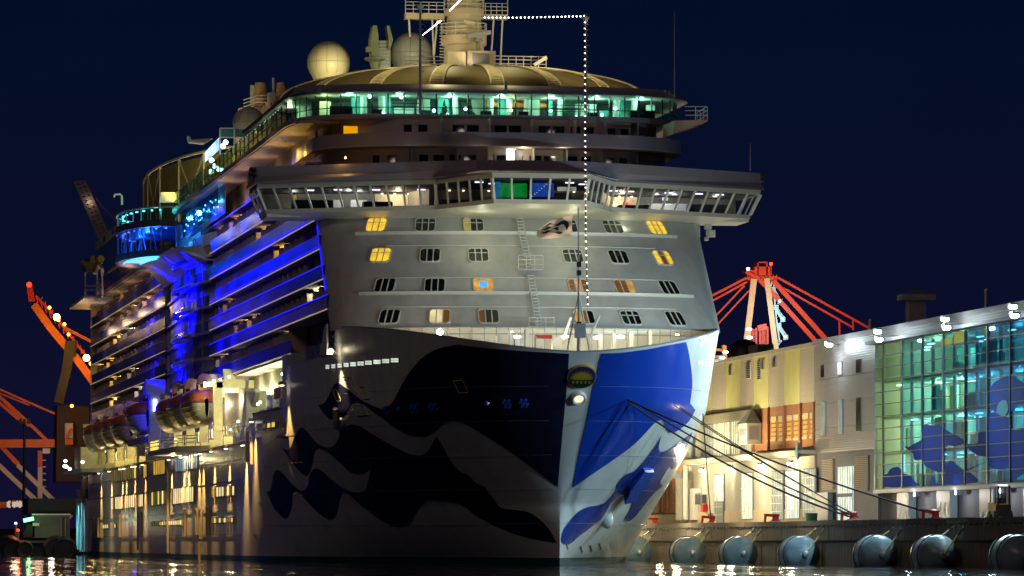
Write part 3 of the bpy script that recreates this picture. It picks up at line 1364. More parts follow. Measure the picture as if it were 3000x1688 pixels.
# inside of the bridge
mb = MB()
mb.prism([(p[0] + .3, p[1] * .985) for p in RB], 30.36, 30.4)
mb.build("bridge_floor", DGREY, bridge)
mb = MB()
mb.prism([(p[0] + .3, p[1] * .985) for p in RT], 32.04, 32.09)
mb.build("bridge_ceiling", paint("bridge_ceiling_paint", (0.10, 0.10, 0.11), .6), bridge)
mb = MB()
BW = [(30.8, -21), (27.5, -9), (22.5, -7.5), (22.5, 7.5), (27.5, 9), (30.8, 21)]
mb.grid([[(a, b, 30.4) for a, b in BW], [(a, b, 32.05) for a, b in BW]])
mb.build("bridge_back_wall", paint("bridge_back_paint", (0.34, 0.32, 0.27), .6, var=.6, scale=.5), bridge)
BRIGHTP = paint("bridge_lit_panel", (0.75, 0.66, 0.5), .6, var=.25, scale=1.5)
for v0, v1, m in [(-11.6, -7.8, BRIGHTP), (8.2, 11.6, BRIGHTP), (12.6, 16.2, WHITE), (-15.6, -14.2, WHITE), (-13.6, -12.2, WHITE)]:
    u_ = 26.7 + (min(abs(v0), abs(v1)) - 8) * 0.2
    MB().box(u_, u_ + .1, v0, v1, 30.45, 31.85 if m is BRIGHTP else 31.4).build("bulkhead_panel", m, bridge)
CONS = paint("console_black", (0.02, 0.02, 0.025), .3)
for u0, v0, v1 in [(13, -3.2, 3.2), (20.5, -7.2, -4.4), (20.5, 4.4, 7.2), (24.5, -19, -15.5), (24.5, 15.5, 19), (23.5, -13, -10.5), (23.5, 9.2, 12)]:
    MB().box(u0, u0 + 1.0, v0, v1, 30.4, 31.0 + random.uniform(-.1, .15)).build("console", CONS, bridge)
for u0, v0, z0, w, h, col, s in [(11.6, -3.0, 30.6, 2.2, 1.2, (0.0, .33, .03), .5), (11.7, -0.4, 30.7, 1.9, 1.15, (0.01, .08, .5), .5), (11.6, -3.5, 30.6, .5, 1.3, (.02, .2, .45), .5), (11.7, 1.8, 31.2, 1.6, .35, (.6, .55, .45), .5),
                                 (26.0, 10.0, 30.95, .5, .4, (1, .02, .01), 1.2), (25.8, 9.0, 31.0, .8, .3, (.9, .8, .6), .6), (26.3, 17.0, 30.5, 1.1, .7, (.05, .6, .9), .8), (25.5, -17.2, 30.9, .9, .25, (.1, .45, .9), .8),
                                 (26.5, -18.7, 30.7, .25, 1.0, (.9, .5, .02), .6), (25.5, 13.4, 31.5, .5, .3, (.8, .7, .8), .9)]:
    MB().box(u0, u0 + .08, v0, v0 + w, z0, z0 + h).build("display_screen", lit("display_%d_%d" % (int(u0 * 10), int(v0 * 10)), col, s, var=.45, vscale=2.5), bridge)
TUBE = lit("bridge_tube_light", (0.85, .72, 1.0), 3.0)
for u0, v0 in [(24.5, -17.5), (23.5, -15.2), (23.0, -12.0), (22.2, -8.2), (13, -4.6), (14.5, -3.2), (12.5, 3.0), (14, 4.4), (21, 8.3), (21.5, 9.8), (22.5, 13.4), (23.3, 16.2), (24, 18.2)]:
    MB().box(u0, u0 + .25, v0 - .35, v0 + .35, 31.93, 32.0).build("ceiling_tube", TUBE, bridge)
WARM = lit("warm_downlight", (1.0, .72, .4), 5.0)
for v0 in (-11.0, -9.9, -8.7, 8.8, 9.8, 10.9, -5.8, -4.6, 5.0, 6.2, -2.4, .4, 2.6):
    MB().box(21.9 if abs(v0) < 7.5 else 26.5, 22.1 if abs(v0) < 7.5 else 26.7, v0 - .08, v0 + .08, 31.86, 31.94).build("downlight", WARM, bridge)

# ================================================================ the tiers above the bridge


def plan(uc, W, A, p=2.6, q=2.0, n=30, ua=None):
    pts = [(uc + A * (1 - (1 - min(1, abs(v) / W) ** p) ** (1 / q)), v) for v in [W * sin(pi / 2 * i / n) for i in range(-n, n + 1)]]
    if ua is not None:
        pts = [(ua, -W)] + pts + [(ua, W)]
    return pts


def strip(pts, z0, z1, name, m, parent, inset=0.0, lean=0.0, cap=0.3):
    """upright band of wall along a plan line, with a lip of thickness CAP"""
    mb = MB()
    cen = (sum(p[0] for p in pts) / len(pts) + 12, 0)
    sh = lambda k: [(p[0] + k * (1 if abs(p[1]) < 16 else .3), p[1] * (1 - k * .03)) for p in pts]
    a, b = sh(inset), sh(inset + lean)
    rows = [[(u, v, z0) for u, v in a], [(u, v, z1) for u, v in b]]
    if cap:
        c_ = sh(inset + lean + cap)
        rows += [[(u, v, z1) for u, v in c_], [(u, v, z0) for u, v in c_], [(u, v, z0) for u, v in a]]
    mb.grid(rows)
    return mb.build(name, m, parent, smooth=True)


CABW = paint("cabin_front_paint", (0.52, 0.44, 0.40), 0.6, var=0.12, scale=.5)
tier = node("suite_tier", ship)
w1 = plan(27.3, 15.4, 8, ua=48)
strip(w1, 32.7, 36.1, "cabin_wall", CABW, tier, cap=.2)
p2 = plan(24.2, 16.4, 8.5, ua=48)
strip(p2, 36.05, 37.15, "balcony_parapet", ROOFG, tier, lean=.15)
mb = MB()
mb.prism(p2, 35.95, 36.05)
mb.build("balcony_floor", CABW, tier)
tier2 = node("suite_tier", ship)
w2 = plan(29.6, 15.0, 8, ua=48)
strip(w2, 36.1, 38.75, "cabin_wall", CABW, tier2, cap=.2)


def u_on(pts, v):
    for (u0, v0), (u1, v1) in zip(pts, pts[1:]):
        if v0 <= v <= v1 and v1 > v0:
            return u0 + (u1 - u0) * (v - v0) / (v1 - v0)
    return pts[len(pts) // 2][0]


DOORFR = paint("door_frame_grey", (0.42, 0.38, 0.36), .5)
for tr_, wp, z0, zt_, vlist in ((tier, w1, 34.1, 35.65, (-11.5, -7.6, -5.0, -.9, 2.0, 5.2, 8.6)), (tier2, w2, 36.4, 38.45, (-8.6, -4.4, -.7, 3.2, 5.9, 9.2))):
    for v in vlist:
        for dv in (0, 1.25):
            u_ = u_on(wp, v + dv + .5)
            mb = MB()
            mb.box(u_ - .06, u_ + .02, v + dv, v + dv + 1.05, z0, zt_ - .25)
            mb.build("cabin_door", DARKGL, tr_)
        mb = MB()
        u_ = u_on(wp, v + 1.1)
        mb.box(u_ - .10, u_ - .02, v - .12, v + 2.42, zt_ - .25, zt_ - .15)
        mb.box(u_ - .10, u_ - .02, v - .12, v - .02, z0, zt_ - .25)
        mb.box(u_ - .10, u_ - .02, v + 2.32, v + 2.42, z0, zt_ - .25)
        mb.build("door_frame", DOORFR, tr_)
        uo = u_on(p2, v + 3.1)
        ui = u_on(wp, v + 3.1)
        mb = MB()
        mb.box(ui - 1.6, ui, v + 3.05, v + 3.13, z0 - .2, zt_ + .25)
        mb.build("partition", DOORFR, tr_)
for v in (12.2,):
    for tr_, wp, z0 in ((tier, w1, 34.1), (tier2, w2, 36.5)):
        u_ = u_on(wp, v)
        MB().box(u_ - .5, u_ - .05, v - .8, v + .8, z0, z0 + 1.35).build("screened_window", paint("screen_blue_grey", (.25, .30, .33), .3), tr_)
# bright open door and stair hatch in the middle of the lower tier, and a lit orange window
u_ = u_on(w1, 1.0)
p = PU(1498, 462, u_ - .3)
MB().box(u_ - .34, u_ - .24, p[1] - .42, p[1] + .42, p[2] - .75, p[2] + .9).build("lit_doorway", lit("lit_doorway_white", (1, .97, .9), 1.6), tier)
p = PU(1520, 470, u_ - .6)
MB().box(u_ - .7, u_ - .5, p[1] - .35, p[1] + .3, p[2] - 1.1, p[2] + .9).build("equipment_rack", DGREY, tier)
u_ = u_on(w2, -10.5)
p = PU(1027, 384, u_ - .15)
MB().box(u_ - .25, u_ - .12, p[1] - .62, p[1] + .62, p[2] - .38, p[2] + .42).build("lit_window", lit("lit_window_orange", (1.0, .42, .0), .75, var=.2), tier2)

# ---------------------------------------------------------------- glass-walled lounge under the dome
lounge = node("lounge", ship)
pl_ = plan(30.6, 17.6, 9, 5.0, 2.2, 40, ua=52)
mb = MB()
mb.prism(pl_, 38.75, 39.2)
mb.build("lounge_floor", ROOFG, lounge)
strip(plan(29.9, 18.0, 9, 5.0, 2.2, 40, ua=52), 41.05, 41.85, "fascia", paint("fascia_grey", (0.30, 0.28, 0.33), .45), lounge, lean=1.3, cap=.4)
mb = MB()
mb.prism(plan(30.4, 17.8, 9, 5.0, 2.2, 40, ua=52), 41.02, 41.08)
mb.build("lounge_ceiling", CREAM, lounge)
gl = plan(31.2, 17.2, 8.8, 5.0, 2.2, 60)
acc = [0.0]
for a, b in zip(gl, gl[1:]):
    acc.append(acc[-1] + sqrt((a[0] - b[0]) ** 2 + (a[1] - b[1]) ** 2))


def along(s):
    for i in range(len(acc) - 1):
        if s <= acc[i + 1]:
            k = (s - acc[i]) / (acc[i + 1] - acc[i])
            return (gl[i][0] + (gl[i + 1][0] - gl[i][0]) * k, gl[i][1] + (gl[i + 1][1] - gl[i][1]) * k)
    return gl[-1]


LGL = glass("lounge_glass", (0.62, 0.92, 0.82), 0.10)
LFR = paint("lounge_mullion", (0.02, 0.03, 0.03), .4)
NP = 32
for i in range(NP + 1):
    a = along(acc[-1] * i / NP)
    if i < NP:
        b = along(acc[-1] * (i + 1) / NP)
        for z0, z1 in ((39.2, 39.78), (39.86, 41.02)):
            mb = MB()
            mb.quad((*a, z0), (*b, z0), (*b, z1), (*a, z1))
            mb.build("window_pane", LGL, lounge)
        mb = MB()
        mb.bar((*a, 39.82), (*b, 39.82), .08, .08)
        mb.build("transom", LFR, lounge)
    mb = MB()
    mb.bar((*a, 39.2), (*a, 41.03), .10, .12)
    mb.build("mullion", LFR, lounge)
mb = MB()
mb.grid([[(u + 7.5, v * .93, z) for u, v in gl] for z in (39.2, 41.05)])
mb.build("lounge_back_wall", paint("lounge_back_paint", (0.34, 0.46, 0.40), .6, var=.5, scale=.3), lounge)
PILL = paint("lounge_pillar", (.7, .68, .55), .4)
for v in (-11.6, -10.0, -3.5, -.3, 1.4, 3.0, 6.0, 11.0, 12.6):
    mb = MB()
    mb.tube((34.4 + random.uniform(-.5, 1.2), v, 39.2), (34.4, v, 41.05), .3, 10)
    mb.build("pillar", PILL, lounge)
for v, w in ((-13.8, 2.0), (13.0, 2.2)):
    MB().box(32.6, 32.8, v - w / 2, v + w / 2, 39.2, 39.95).build("dark_screen", BLACK, lounge)
for v, w, z in ((-7.9, 2.6, 40.3), (6.6, 3.5, 40.35)):
    for k in range(3):
        MB().box(33.2, 33.3, v - w / 2, v + w / 2, z - k * .28, z - k * .28 + .06).build("wavy_divider", LFR, lounge)
LPN = paint("lounge_cream_panel", (.72, .70, .58), .6, var=.15)
LTE = paint("lounge_teal_curtain", (.12, .45, .38), .6, var=.3, scale=1.5)
for v0, v1, z0, z1, m in ((-12.6, -11.8, 39.2, 41, LTE), (-9.7, -9.1, 39.2, 41, LTE), (-8.8, -7.0, 39.3, 40.1, LPN), (-6.8, -5.6, 39.3, 40.9, LPN), (-4.9, -3.9, 39.2, 41, LTE), (-1.9, -.6, 39.3, 40.95, LPN), (.5, 1.1, 39.2, 41, LTE), (3.4, 4.2, 39.2, 41, LPN),
                      (5.0, 5.4, 39.2, 41, LTE), (7.4, 9.3, 39.3, 40.7, LPN), (9.6, 10.4, 39.2, 40.2, LTE), (11.4, 12.8, 39.2, 41, LTE), (-15.4, -14.4, 39.3, 40.6, LPN), (13.8, 14.6, 39.5, 40.7, LPN)):
    MB().box(35.2, 35.4, v0, v1, z0, z1).build("wall_panel", m, lounge)
for v in (-10.6, -6.3, -.9, 2.4, 6.4, 8.6):
    MB().box(33.0, 33.8, v - .45, v + .45, 39.2, 39.75).build("armchair", random.choice([LFR, BLACK, LTE]), lounge)
for v in (.2, 2.2, 4.3):
    mb = MB()
    mb.lathe((36.0, v, 40.45), [(.75, 0), (.7, .22), (.3, .34)], 14)
    mb.build("lamp_shade", lit("lounge_shade_orange", (.9, .35, .08), .5, var=.5, vscale=2), lounge)
for v, z in ((-11.2, 40.9), (-8.4, 40.9), (-5.5, 39.75), (-2.7, 39.95), (1.35, 39.9), (4.9, 39.9), (10.7, 40.15), (-10, 39.5), (-4.3, 39.4), (7.2, 39.35), (9.5, 39.6)):
    mb = MB()
    mb.ball((33.4, v, z), .16, 8)
    mb.build("lounge_lamp", lit("lounge_lamp_glow", (.55, 1.0, .95), 7), lounge)

# ---------------------------------------------------------------- dome
dome = node("dome", ship)
DC, DA, DBm, DH, DZ = (52.0, 0.0), 19.5, 17.6, 3.35, 41.75


def dpt(az, el, off=0.0):
    c_, s_ = cos(el), sin(el)
    return (DC[0] - (DA + off) * c_ * cos(az), DC[1] + (DBm + off) * c_ * sin(az), DZ + (DH + off) * s_)


DOMEP = paint("dome_panel_bronze", (0.20, 0.16, 0.075), .6, var=.2, scale=.3, spec=.25)
azs = [radians(a) for a in (-128, -104, -82, -58, -36, -17.5, 0, 17.5, 36, 58, 82, 104, 128)]
for a0, a1 in zip(azs, azs[1:]):
    mb = MB()
    mb.grid([[dpt(a0 + (a1 - a0) * i / 8, pi / 2 * j / 14) for i in range(9)] for j in range(15)])
    mb.build("dome_panel", DOMEP, dome, smooth='all')
RIBP = paint("dome_rib_paint", (.82, .72, .46), .5)
for a in azs:
    rb_ = node("dome_rib", dome)
    mb = MB()
    mb.grid([[dpt(a + da, pi / 2 * j / 24, .05) for da in (-.034, .034)] for j in range(20)])
    mb.build("rib_dark_backing", DGREY, ship if False else dome)  # dark strip laid behind the ladder so its gaps look dark
    mb = MB()
    for da in (-.034, .034):
        mb.path([dpt(a + da, pi / 2 * j / 18, .12) for j in range(15)], .075, 5)
    for j in range(1, 24):
        el = pi / 2 * j / 32
        mb.bar(dpt(a - .034, el, .10), dpt(a + .034, el, .10), .22, .08)
    mb.build("rib_ladder", RIBP, dome)
    bpy.data.objects.remove(rb_)
mb = MB()
mb.path([dpt(radians(a), 0.0, .06) for a in range(-120, 121, 5)], .10, 5)
mb.build("dome_base_ring", RIBP, dome)
# side terrace on the port shoulder, with its rail
tb = node("shoulder_terrace", ship)
mb = MB()
a0, a1, a2 = PU(1990, 395, 27), PU(2055, 375, 30), PU(1985, 340, 30)
mb.add([(26, 14.5, 37.4), (24.5, 17.2, 38.35), (30, 17.4, 38.35), (31, 14.5, 37.4), (26, 14.5, 38.5), (24.5, 17.2, 38.5), (30, 17.4, 38.5), (31, 14.5, 38.5)],
       [(0, 1, 2, 3), (4, 5, 6, 7), (0, 1, 5, 4), (1, 2, 6, 5), (2, 3, 7, 6), (3, 0, 4, 7)])
mb.build("terrace_floor", WOOD, tb)
for z in (38.9, 39.3, 39.65):
    mb = MB()
    mb.path([(25, 15.3, z), (24.6, 17.2, z), (30, 17.4, z)], .035, 5)
    mb.build("rail", SAT, tb)
for u_, v_ in ((24.8, 16.2), (24.6, 17.2), (26.4, 17.25), (28.2, 17.3), (30, 17.4)):
    mb = MB()
    mb.tube((u_, v_, 38.5), (u_, v_, 39.65), .035, 5)
    mb.build("rail_post", SAT, tb)

# ================================================================ mast, domes and aerials
MASTP = paint("mast_paint", (0.66, 0.58, 0.42), .45, var=.08)
mast = node("mast", ship)
UM = 51.0
pm = lambda x, y, du=0.0: PU(x, y, UM + du)
c0 = pm(1359, 200)
vm = c0[1]
rad = lambda xa, xb: (pm(xb, 100)[1] - pm(xa, 100)[1]) / 2
zz = lambda y: pm(1359, y)[2]
R1 = rad(1300, 1416)
mb = MB()
mb.lathe((UM, vm, 0), [(R1 * 1.05, 43.5), (R1 * 1.0, zz(137)), (R1 * .9, zz(112)), (R1 * .86, zz(40)), (R1 * .8, zz(-60))], 18)
mb.build("column", MASTP, mast, smooth=True)
for ya, yb, rr in ((107, 137, rad(1293, 1425)), (28, 50, rad(1291, 1408)), (-40, -28, rad(1300, 1400))):
    mb = MB()
    mb.lathe((UM, vm, 0), [(rr * .92, zz(yb)), (rr, zz(yb) + .15), (rr * 1.0, zz(ya)), (rr * .9, zz(ya))], 24)
    mb.build("platform_drum", MASTP, mast, smooth=True)
    for k in (.4, .75, 1.1):
        mb = MB()
        n = 24
        mb.path([(UM + rr * cos(2 * pi * i / n), vm + rr * sin(2 * pi * i / n), zz(ya) + k) for i in range(n + 1)], .04, 5)
        mb.build("platform_rail", SAT, mast)
    for i in range(12):
        a = 2 * pi * i / 12
        mb = MB()
        mb.tube((UM + rr * cos(a), vm + rr * sin(a), zz(ya)), (UM + rr * cos(a), vm + rr * sin(a), zz(ya) + 1.1), .04, 5)
        mb.build("rail_post", SAT, mast)
for xa, xb, y0, y1 in ((1186, 1300, 39, 56), (1404, 1485, 43, 57)):
    a, b = pm(xa, y1), pm(xb, y1)
    z0, z1 = a[2], pm(xa, y0)[2]
    MB().box(UM - .5, UM + .6, a[1], b[1], z0, z1).build("yard_arm", MASTP, mast)
    for k in (.35, .7, 1.0):
        mb = MB()
        mb.path([(UM - .45, a[1], z1 + k), (UM - .45, b[1], z1 + k)], .035, 5)
        mb.build("yard_rail", SAT, mast)
    for i in range(6):
        v = a[1] + (b[1] - a[1]) * i / 5
        mb = MB()
        mb.tube((UM - .45, v, z1), (UM - .45, v, z1 + (1.0 if i not in (0, 5) else 1.7)), .035, 5)
        mb.build("rail_post", SAT, mast)
for xa, ya, xb, yb in ((1198, 56, 1201, 98), (1266, 58, 1273, 191), (1446, 58, 1439, 152), (1472, 58, 1465, 191), (1281, 58, 1272, 150)):
    mb = MB()
    mb.tube(pm(xa, ya), pm(xb, yb + 10), .09, 6)
    mb.build("stay_post", SAT, mast)
# side ladder of the column
for i in range(16):
    y = 52 + i * 9
    p = pm(1299 + (i % 2), y, -R1 * .2)
    mb = MB()
    mb.bar((p[0], p[1] - .35, p[2]), (p[0], p[1] + .1, p[2]), .10, .10)
    mb.build("column_rung", MASTP, mast)
a, b = pm(1364, 152, -2.4), pm(1446, 193, -2.4)
MB().box(UM - 3.6, UM - 1.2, a[1], b[1], b[2] - .5, a[2]).build("equipment_house", paint("equipment_grey", (.30, .26, .21), .5), mast)
a, b = pm(1385, 158, -3.7), pm(1434, 190, -3.7)
MB().box(UM - 3.72, UM - 3.6, a[1], b[1], b[2], a[2]).build("louvre", DGREY, mast)
a, b = pm(1310, 152, -2.8), pm(1364, 193, -2.8)
MB().box(UM - 3.2, UM - 1.0, a[1], b[1], b[2] - .5, a[2]).build("equipment_house", MASTP, mast)
sc_ = node("radar_scanner", ship)
p, q = pm(1402, 152, -2.4), pm(1403, 112, -2.4)
mb = MB()
mb.lathe((p[0], p[1], 0), [(.22, p[2]), (.16, p[2] + .8), (.38, q[2] - .3), (.30, q[2])], 12)
mb.build("pedestal", GREY, sc_)
a, b = pm(1369, 106, -2.6), pm(1438, 95, -2.6)
mb = MB()
mb.bar(a, b, .35, .38)
mb.build("scanner_bar", GREY, sc_)
p2_, q2_ = pm(1358, 62, -2.4), pm(1391, 70, -2.4)
mb = MB()
mb.bar(p2_, q2_, .3, .3)
mb.build("scanner_bar", MASTP, sc_)

RADP = paint("radome_skin", (0.66, 0.62, 0.48), .4, var=.05)


def radome(x, y, r, u, neck=True, name="radome"):
    n_ = node(name, ship)
    c = Vector(PU(x, y, u))
    R = r * (Y0 + u * cT) / F
    mb = MB()
    prof = []
    for i in range(19):
        t = pi / 2 - i * (pi / 2 + .62) / 18
        prof.append((max(.01, R * cos(t)), R * sin(t)))
    prof.reverse()
    prof = [(R * .62, -R * 1.02)] + prof if neck else prof
    mb.lathe(c, prof, 28)
    mb.build("shell", RADP, n_, smooth=True)
    for k in range(6):
        a0 = pi * k / 6 + .2
        mb = MB()
        mb.path([(c.x + (R + .01) * cos(t) * cos(a0), c.y + (R + .01) * cos(t) * sin(a0), c.z + (R + .01) * sin(t)) for t in [-.6 + i * (pi + 1.2) / 24 for i in range(25)]], .02, 4)
        mb.build("shell_seam", paint("radome_seam", (.30, .28, .2), .5), n_)
    mb = MB()
    mb.path([(c.x + (R + .01) * cos(2 * pi * i / 36), c.y + (R + .01) * sin(2 * pi * i / 36), c.z) for i in range(37)], .02, 4)
    mb.build("shell_seam", MATS["radome_seam"], n_)
    if neck:
        mb = MB()
        mb.lathe(c, [(R * .66, -R * 1.45), (R * .66, -R * .96)], 20)
        mb.build("base", RADP, n_)
    return c, R


radome(962.5, 184, 62, 66)
radome(1205.5, 158, 61.5, 64)
# grey dome far aft, funnels, plant house
c, R = radome(728, 360, 46, 128, False)
fun = node("funnel_house", ship)
UF = 165.0
pf = lambda x, y, du=0.0: PU(x, y, UF + du)
a, b = pf(722, 300), pf(835, 360)
FUNW = paint("funnel_house_paint", (.62, .48, .30), .5, var=.2)
MB().box(UF - 2, UF + 14, a[1], b[1], b[2] - 6, pf(722, 318)[2]).build("house", FUNW, fun)
MB().box(UF - 3, UF - 1, pf(737, 300)[1], b[1], pf(722, 318)[2], pf(722, 316)[2]).build("platform", DGREY, fun)
for k in (286, 296, 306):
    mb = MB()
    mb.path([(UF + 3, a[1], pf(722, k)[2]), (UF - 3, a[1] + 1, pf(722, k)[2]), (UF - 3, b[1], pf(722, k)[2])], .07, 5)
    mb.build("rail", SAT, fun)
FUNP = paint("funnel_bronze", (.42, .28, .15), .45, var=.35, scale=.5)
for x0, x1, y0, y1, m in ((744, 783, 243, 286, FUNP), (808, 840, 243, 287, FUNP), (732, 750, 250, 288, paint("funnel_green_grey", (.45, .5, .32), .5))):
    p, q = pf((x0 + x1) / 2, y1, 4), pf((x0 + x1) / 2, y0, 4)
    r_ = (pf(x1, y1, 4)[1] - pf(x0, y1, 4)[1]) / 2
    mb = MB()
    mb.lathe((p[0], p[1], 0), [(r_ * 1.02, p[2] - 1), (r_ * .98, q[2] - .4), (r_ * .85, q[2]), (r_ * .7, q[2] - .3)], 18)
    mb.build("funnel", m, fun, smooth=True)
for x, y0, y1, w in ((801, 228, 320, .16), (795, 272, 300, .5), (786, 300, 340, .35)):
    p, q = pf(x, y1, -3), pf(x, y0, -3)
    mb = MB()
    mb.tube(p, q, w, 10)
    mb.build("vent_pipe", SAT, fun)
for x0, y0, x1, y1 in ((700, 318, 724, 345), (697, 336, 716, 358), (770, 312, 790, 345), (806, 300, 818, 350)):
    a_, b_ = pf(x0, y0, -4), pf(x1, y1, -4)
    MB().box(UF - 5, UF - 3, a_[1], b_[1], b_[2] - 3, a_[2]).build("plant_box", FUNW, fun)
# pylon with satellite ladder beside the left dome
py = node("aerial_tower", ship)
UPY = 62.0
pp = lambda x, y, du=0.0: PU(x, y, UPY + du)
C1 = lambda x, y: (900 + x / 4.293, y / 4.293)
PYG = paint("tower_olive", (.46, .46, .26), .5, var=.15)
for poly in ([(828, 320), (876, 322), (895, 430), (900, 600), (925, 830), (830, 830), (812, 700), (795, 500)], [(1000, 322), (1035, 325), (1080, 500), (1045, 620), (1020, 620), (1025, 480)]):
    mb = MB()
    mb.slab([pp(*C1(*c_)) for c_ in poly], (1.6, 0, 0))
    mb.build("fin", PYG, py)
a, b = pp(*C1(905, 510), 1), pp(*C1(1045, 835), 1)
MB().box(UPY + .8, UPY + 2.2, a[1], b[1], b[2] - .5, a[2]).build("tower_body", MASTP, py)
for k in range(8):
    a, b = pp(*C1(908, 518 + k * 43)), pp(*C1(1040, 518 + k * 43))
    mb = MB()
    mb.bar((UPY + .6, a[1], a[2]), (UPY + .6, b[1], a[2]), .12, .16)
    mb.build("tower_rung", SAT, py)
a, b = pp(*C1(740, 590), -.5), pp(*C1(815, 655), -.5)
MB().box(UPY - .8, UPY, a[1], b[1], b[2], a[2]).build("lamp_box", PYG, py)
p = Vector(pp(*C1(850, 770), -.5))
mb = MB()
mb.lathe(p, [(.35, -.7), (.5, -.1), (.95, .15), (.95, .3)], 14)
mb.build("horn_bowl", PYG, py)

# slim poles standing on the lounge roof and terraces
poles = [("signal_pole", 1231, 5, 330, 22.0, .11), ("signal_pole", 1715.5, 40, 330, 22.0, .12), ("whip_aerial", 1976, 36, 283, 27.0, .06), ("whip_aerial", 2198, 420, 500, 25.5, .05), ("small_mast", 1482, 238, 275, 30.0, .14)]
for nm, x, y0, y1, u, r_ in poles:
    p, q = PU(x, y1, u), PU(x, y0, u)
    n_ = node(nm, ship)
    mb = MB()
    mb.tube((q[0], q[1], p[2]), q, r_ * 1.2, 7, r_ * .7)
    mb.build("pole", STEEL if "aerial" in nm else GREY, n_)
    if nm == "signal_pole":
        for dv, du in ((-.5, .5), (.5, .5), (0, -.7)):
            mb = MB()
            mb.tube((p[0] + du, p[1] + dv, p[2] - .6), (p[0], p[1], p[2] + 2.6), .05, 5)
            mb.build("stay_leg", GREY, n_)
        for k in range(12):
            zz_ = p[2] + 3.5 + k * .45
            mb = MB()
            mb.bar((p[0], p[1] - .18, zz_), (p[0], p[1] + .30, zz_), .05, .05)
            mb.build("step", GREY, n_)
        mb = MB()
        mb.lathe((q[0], q[1], q[2] - .35), [(.1, -.5), (.34, 0), (.34, .08)], 10)
        mb.build("crow_cup", SAT, n_)
# platform rail on top of the dome, port side
tr_ = node("roof_walk", ship)
for yy in (164, 174, 186):
    mb = MB()
    mb.path([PU(1446, yy, 50), PU(1602, yy + 3, 50)], .05, 5)
    mb.build("rail", SAT, tr_)
for i in range(8):
    x = 1446 + i * 22
    mb = MB()
    mb.tube(PU(x, 164, 50), PU(x, 196, 50), .05, 5)
    mb.build("rail_post", SAT, tr_)
mb = MB()
mb.bar(PU(1565, 191, 49), PU(1602, 168, 49), .15, .3)
mb.build("stair_string", SAT, tr_)
for yy in (166, 178, 188):
    mb = MB()
    mb.path([PU(1186, yy, 50), PU(1296, yy, 50)], .05, 5)
    mb.build("rail", GREY, tr_)

# ================================================================ starboard side
VB = -16.7
Z0, DP = 18.9, 2.7
SOFF = paint("balcony_soffit", (.46, .40, .33), .6, var=.15)
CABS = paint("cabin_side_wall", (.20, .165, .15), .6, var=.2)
DIVP = paint("balcony_divider", (.55, .47, .36), .5)
EDGEL = lit("deck_edge_glow", (1.0, .76, .52), .30)  # glowing strips standing in for lamp light on the slab edges
BLED = lit("blue_led_line", (.01, .01, 1.0), 1.6)
HANDR = paint("handrail_satin", (.42, .40, .42), .35)
rail_r = proto(MB().box(0, 4.16, -.03, .03, 0, 1.05), "rail_panel", RAILG)
rail_a = proto(MB().box(0, 5.86, -.03, .03, 0, 1.05), "rail_panel", RAILG)
div_m = proto(MB().box(-.05, .05, 0, 1.75, 0, 2.1).box(-.05, .05, .55, 1.75, 2.1, 2.5), "divider", DIVP)
door_m = proto(MB().box(0, 1.9, -.04, .02, 0, 2.05), "cabin_door", DARKGL)
fronts = [46.0, 18.6, 21.3, 24.1, 26.9, 36.0]
lit_spots = []
for k in range(6):
    z = Z0 + DP * k
    row = node("balcony_row", ship)
    mb = MB()
    mb.box(fronts[k], 122, VB - .02, -14.6, z - .16, z)
    mb.build("deck_slab", SOFF, row)
    mb = MB()
    mb.box(176, 298, VB - .02, -14.6, z - .16, z)
    mb.build("deck_slab", SOFF, row)
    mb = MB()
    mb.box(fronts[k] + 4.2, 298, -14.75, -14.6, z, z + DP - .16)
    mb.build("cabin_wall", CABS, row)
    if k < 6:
        MB().box(fronts[k], 122, VB - .07, VB - .025, z - .12, z - .02).build("painted_edge_glow", EDGEL, row)
        MB().box(176, 298, VB - .07, VB - .025, z - .10, z - .03).build("painted_edge_glow", EDGEL, row)
    if k in (1, 2, 3, 4):
        MB().box(fronts[k], 122, VB - .09, VB - .04, z + (1.10 if k < 3 else .12), z + (1.16 if k < 3 else .18)).build("led_line", BLED, row)
    u = fronts[k] + .1
    while u < 121:
        share(rail_r, "rail_panel", row, (u, VB, z + .06))
        if u > fronts[k] + 3:
            share(div_m, "divider", row, (u, -16.45, z))
            share(door_m, "cabin_door", row, (u + 1.1, -14.78, z + .02))
        u += 4.25
    u = 176.1
    while u < 293:
        share(rail_a, "rail_panel", row, (u, VB, z + .06))
        share(div_m, "divider", row, (u, -16.45, z))
        share(door_m, "cabin_door", row, (u + 1.6, -14.78, z + .02))
        u += 5.95
    for ua, ub in ((fronts[k], 122), (176, 298)):
        mb = MB()
        mb.bar((ua, VB, z + 1.17), (ub, VB, z + 1.17), .10, .07)
        mb.build("handrail", HANDR, row)
    mb = MB()
    mb.box(297.7, 298, VB, -14.6, z, z + DP)
    mb.build("end_screen", SOFF, row)
mb = MB()
mb.path([(uwall(-16.6, z) + .3, -16.72, z) for z in (23.2, 25.5, 27.5, 29.0)], .06, 5)
mb.build("led_line", BLED, ship)
# inner core so that nothing shows through between the decks
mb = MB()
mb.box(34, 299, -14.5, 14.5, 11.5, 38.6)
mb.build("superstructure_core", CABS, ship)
mb = MB()
mb.grid([[(27.0, 16.45, 19.6), (300, 16.45, 19.6)], [(37, 16.45, 29.5), (300, 16.45, 29.5)], [(48, 16.45, 37), (300, 16.45, 37)]])
mb.build("port_side_plating", WHITE, ship)
MB().box(20, 300, 16.3, 17.6, 17.4, 17.6).build("port_deck_edge", WHITE, ship)
